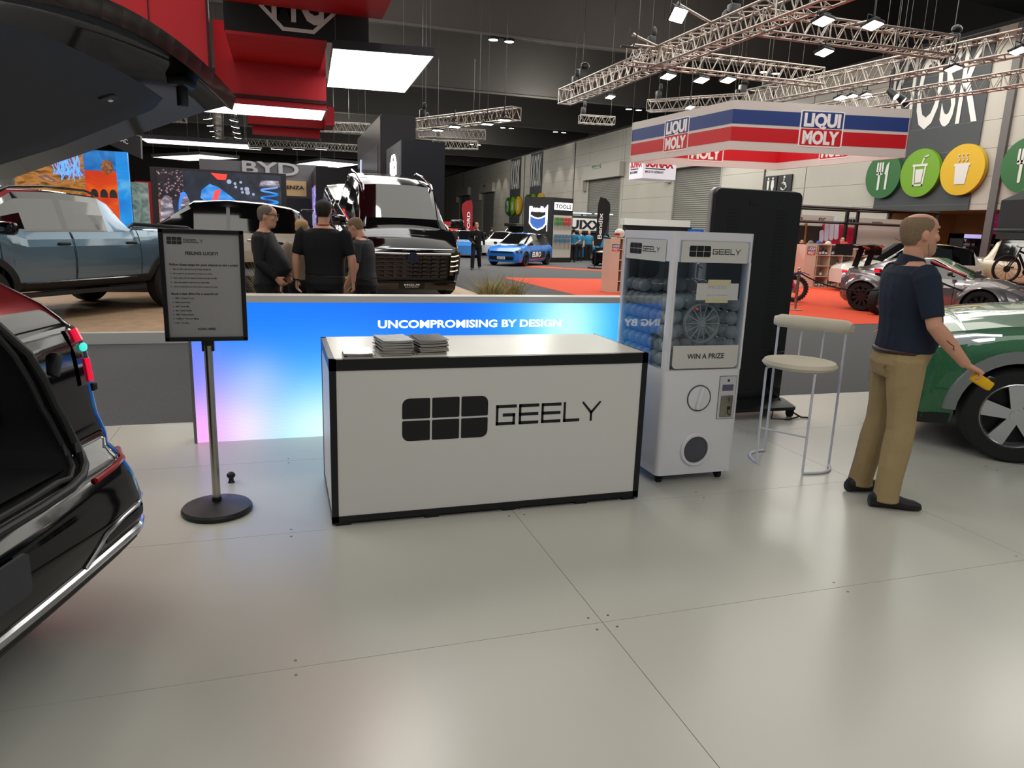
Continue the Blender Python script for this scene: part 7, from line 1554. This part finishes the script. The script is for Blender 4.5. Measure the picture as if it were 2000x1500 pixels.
for row, z, cols_ in ((0, 2.3, ['green']*7+['red']*7), (1, 1.42, ['blue']*13)):
    for i, cl in enumerate(cols_):
        p = C0+n2*.05+u2*(.14+(w2-.3)*i/(len(cols_)-1))+Vector((0, 0, z+.04)); 
        for zz in (0, .22):
            tool(tuple(p-Vector((0, 0, zz))), cl, '%s handled tool in the %s row of the black tower, %s' % (cl, ('upper', 'lower')[row], 'upper hook' if zz == 0 else 'lower hook'), .42 if row == 0 else .55)
# ---- car care stand with sign
t = thing('stand_sign', 'white sign with bold black letters and dark frame above the car care stand', 'sign', (15.0, 39.6, -.04))
b = MB(); b.bb((0, 0, 1.6), (3.7, .1, 2.55)); b.build('frame', M('sign_frame_grey', (50, 52, 58), .5), t, 0); b = MB(); b.bb((.25, -.02, 1.72), (3.5, 0, 2.42)); fc = b.build('face', M('sign_face', (206, 204, 204), .5, e=.1), t, 0)
text('lettering', 'QUIXX', (.42, -.03, 1.82), .48, print_black, fc, (1, 0, 0), (0, 0, 1), 2.85, .004, .04)
for x in (.05, 3.55): b = MB(); b.bb((x, 0, 0), (x+.1, .1, 1.6)); b.build('post', black, t, 0)
b = MB(); b.bb((.1, .3, 0), (3.6, .4, 1.6)); b.build('back_wall', M('stand_dark', (36, 40, 46), .6), t, 0)
for x, lb in ((.2, 'left'), (1.8, 'middle'), (3.2, 'right')): 
    q_ = thing('strip_light', lb+' horizontal strip light above the car care stand sign', 'light', (15.0+x, 39.65, 2.62), 0, 'strip lights over the stand'); b = MB(); b.bb((-.5, -.05, 0), (.75, .05, .1)); b.build('housing', black, q_, 0); b = MB(); b.bb((-.48, -.06, .02), (.72, -.05, .08)); b.build('tube', em('strip_cool', (200, 240, 250), 1.6), q_, 0); b = MB(); b.bb((.1, -.03, -.2), (.16, .03, 0)); b.build('arm', black, q_, 0)
for k in range(7):
    tag(MB().loft([ring(0, 0, z, .24, .1, 12) for z in (0, .5, .62)]+[ring(0, 0, .68, .1, .06, 12)]).build('hung_shirt', teal, None, 40, (15.25+.5*k, 39.2, .15 if k % 2 else .75)), 'blue shirt hung %s on the car care stand, %s from the left' % (('high', 'low')[k % 2], ('first', 'second', 'third', 'fourth', 'fifth', 'sixth', 'seventh')[k]), 'shirt', 'shirts on the stand')
b = MB(); b.bb((15.1, 39.28, -.04), (18.6, 39.4, 1.5)); tag(b.build('shirt_rack', black, None, 0), 'black rack board behind the hung blue shirts', 'rack')
t = thing('counter_block', 'dark stand front with white boxes and blue end box seen over the capsule machine', 'stand', (20.3, 40.5, -.04)); b = MB(); b.bb((0, 0, 0), (4.6, .5, 2.15)); b.build('front', black, t, 0); b = MB(); b.bb((-.2, -.1, 2.15), (4.4, .5, 2.55)); b.build('white_top', white_panel, t, 0); b = MB(); b.bb((4.3, -.3, 1.5), (5.3, .2, 2.05)); eb_ = b.build('end_box', M('box_blue', (20, 80, 170), .4, e=.1), t, 0); text('lettering', '4WD', (4.45, -.31, 1.65), .25, print_white, eb_, (1, 0, 0), (0, 0, 1), .7, .004, .03)
b = MB()
for k in range(14): b.bb((.1+.3*k, -.03, 1.55), (.3+.3*k, 0, 1.78))
b.build('boxes', M('pack_white', (190, 186, 180), .5), t, 0)
# feather flags
def feather(loc, h_, w_, mt, lb, s, rz=0, tx=None):
    t = thing('feather_flag', lb, 'flag', loc, rz); b = MB(); b.tube([(0, 0, 0), (0, 0, h_*.72), (.02*s, 0, h_*.9), (.1*s, 0, h_)], .018, 6); b.box((0, 0, .03), (.5, .5, .06), 0, .01); b.build('pole', black, t)
    pl_ = [(0, h_*.32), (0, h_*.9), (.04, h_*.96), (.12, h_), (w_*.6, h_*.985), (w_*.95, h_*.92), (w_, h_*.82), (w_*.8, h_*.55), (w_*.35, h_*.32)]; b = MB(); b.prism([(x*s, z) for x, z in pl_], (0, -.01, 0), (1, 0, 0), (0, 0, 1), .012); f = b.build('flag_cloth', mt, t, 0)
    if tx: text('lettering', tx, (w_*.32*s+.05, -.025, h_*.42), .2, print_white, f, (0, 0, 1), (-1, 0, 0), h_*.36, .003, .02)
feather((13.75, 30.4, -.04), 3.2, .62, M('flag_black', (14, 14, 16), .7), 'black feather flag standing before the car care stand', 1, 0, 'Bendix')
feather((11.95, 46.0, -.04), 3.4, .75, M('flag_red', (150, 20, 34), .7), 'red feather flag far behind the walking man', -1, 0, 'FORD')
t = thing('red_arch', 'far red stand with glowing red sign, right of the black ute', 'stand', (9.2, 47.0, -.04)); b = MB(); b.bb((0, 0, 0), (.15, .3, 2.0)); b.bb((3.0, 0, 0), (3.15, .3, 2.0)); b.bb((0, 0, 1.75), (3.2, .3, 2.0)); b.build('arch', red_fab, t, 0); b = MB(); b.bb((1.2, -.05, 1.35), (2.0, 0, 1.72)); b.build('lit_sign', em('red_glow_sign', (255, 40, 40), 1.6), t, 0)
t = thing('camera_light', 'black bracket with lit lamp on a pole beside the black ute', 'lamp', (11.5, 60, -.04)); b = MB(); b.cyl((0, 0, 0), (0, 0, 3.4), .05, n=8); b.box((-.4, 0, 3.4), (1.6, .2, .12), 0, .02); b.build('pole', M('pole_pale', (170, 168, 160), .5), t); b = MB(); b.sph((.2, -.1, 3.3), (.25, .2, .18), 10); b.build('lamp_head', em('lamp_head', (255, 250, 240), 6), t)
# ---- grasses and small signs at the edge of the display deck
gcol = [M('grass_green', (128, 132, 78), .8, noise=.3, ns=6), M('grass_straw', (176, 152, 106), .8, noise=.3, ns=6)]
def grass(x, y, h_, r, n, lb, seed):
    random.seed(seed); t = thing('ornamental_grass', lb, 'plant', (x, y, .1)); 
    for q in range(2):
        b = MB()
        for k in range(n//2):
            a = random.random()*2*pi; d_ = random.random()*r*.5; L = h_*random.uniform(.6, 1); o_ = Vector((cos(a)*d_, sin(a)*d_, 0)); bd = Vector((cos(a+random.uniform(-.8, .8)), sin(a), 0))*r*random.uniform(.3, 1.0); w_ = Vector((-sin(a), cos(a), 0))*.006
            p = [o_, o_+bd*.25+Vector((0, 0, L*.6)), o_+bd+Vector((0, 0, L*random.uniform(.75, 1)))]
            b.add([p[0]-w_, p[0]+w_, p[1]+w_*.8, p[1]-w_*.8, p[2]], [(0, 1, 2, 3), (3, 2, 4)])
        o = b.build(('blades', 'seed_stalks')[q], gcol[q], t, 0); o['kind'] = 'stuff'
grass(-.15, 10.65, 1.05, .36, 420, 'green ornamental grass between the man with glasses and the black T-shirt', 1); grass(.72, 10.75, .9, .36, 340, 'ornamental grass behind the back of the black T-shirt', 2); grass(3.35, 11.55, .85, .45, 420, 'green grass clump at the right front corner of the black ute', 3); grass(3.95, 12.3, .8, .4, 300, 'straw grass clump just right of the black ute corner', 4); grass(-.98, 10.7, .8, .36, 260, 'low grass clump behind the framed prize sign', 5)
t = thing('lectern_stand', 'dark slim stand with red front and clear leaflet holder, right of the man with glasses', 'stand', (.0, 9.75, -.04)); b = MB(); b.bb((-.1, 0, 0), (.1, .25, 1.02)); b.build('column', black, t, 0); b = MB(); b.bb((-.1, -.02, 1.02), (.1, .25, 1.2)); b.build('red_panel', M('lectern_red', (200, 24, 50), .4), t, 0); b = MB(); b.bb((-.1, .0, 1.2), (.1, .2, 1.32)); b.build('leaflet_holder', M('clear_acrylic', (0, 0, 0)), t, 0)
t = thing('small_sign', 'small white framed sign with red panel among the grasses', 'sign', (.26, 10.15, .1)); b = MB(); b.bb((-.14, 0, .62), (.2, .02, .9)); sfr = b.build('board', print_white, t, 0); b = MB(); b.bb((-.11, -.006, .65), (.17, 0, .83)); rp_ = b.build('red_field', M('sign_plum', (130, 30, 60), .5), sfr, 0); text('lettering', 'TEST DRIVE', (-.09, -.008, .72), .05, print_white, rp_, (1, 0, 0), (0, 0, 1), .22, .002, .02); b = MB(); b.cyl((.03, .03, 0), (.03, .03, .7), .015, n=8); b.build('stake', black, t)
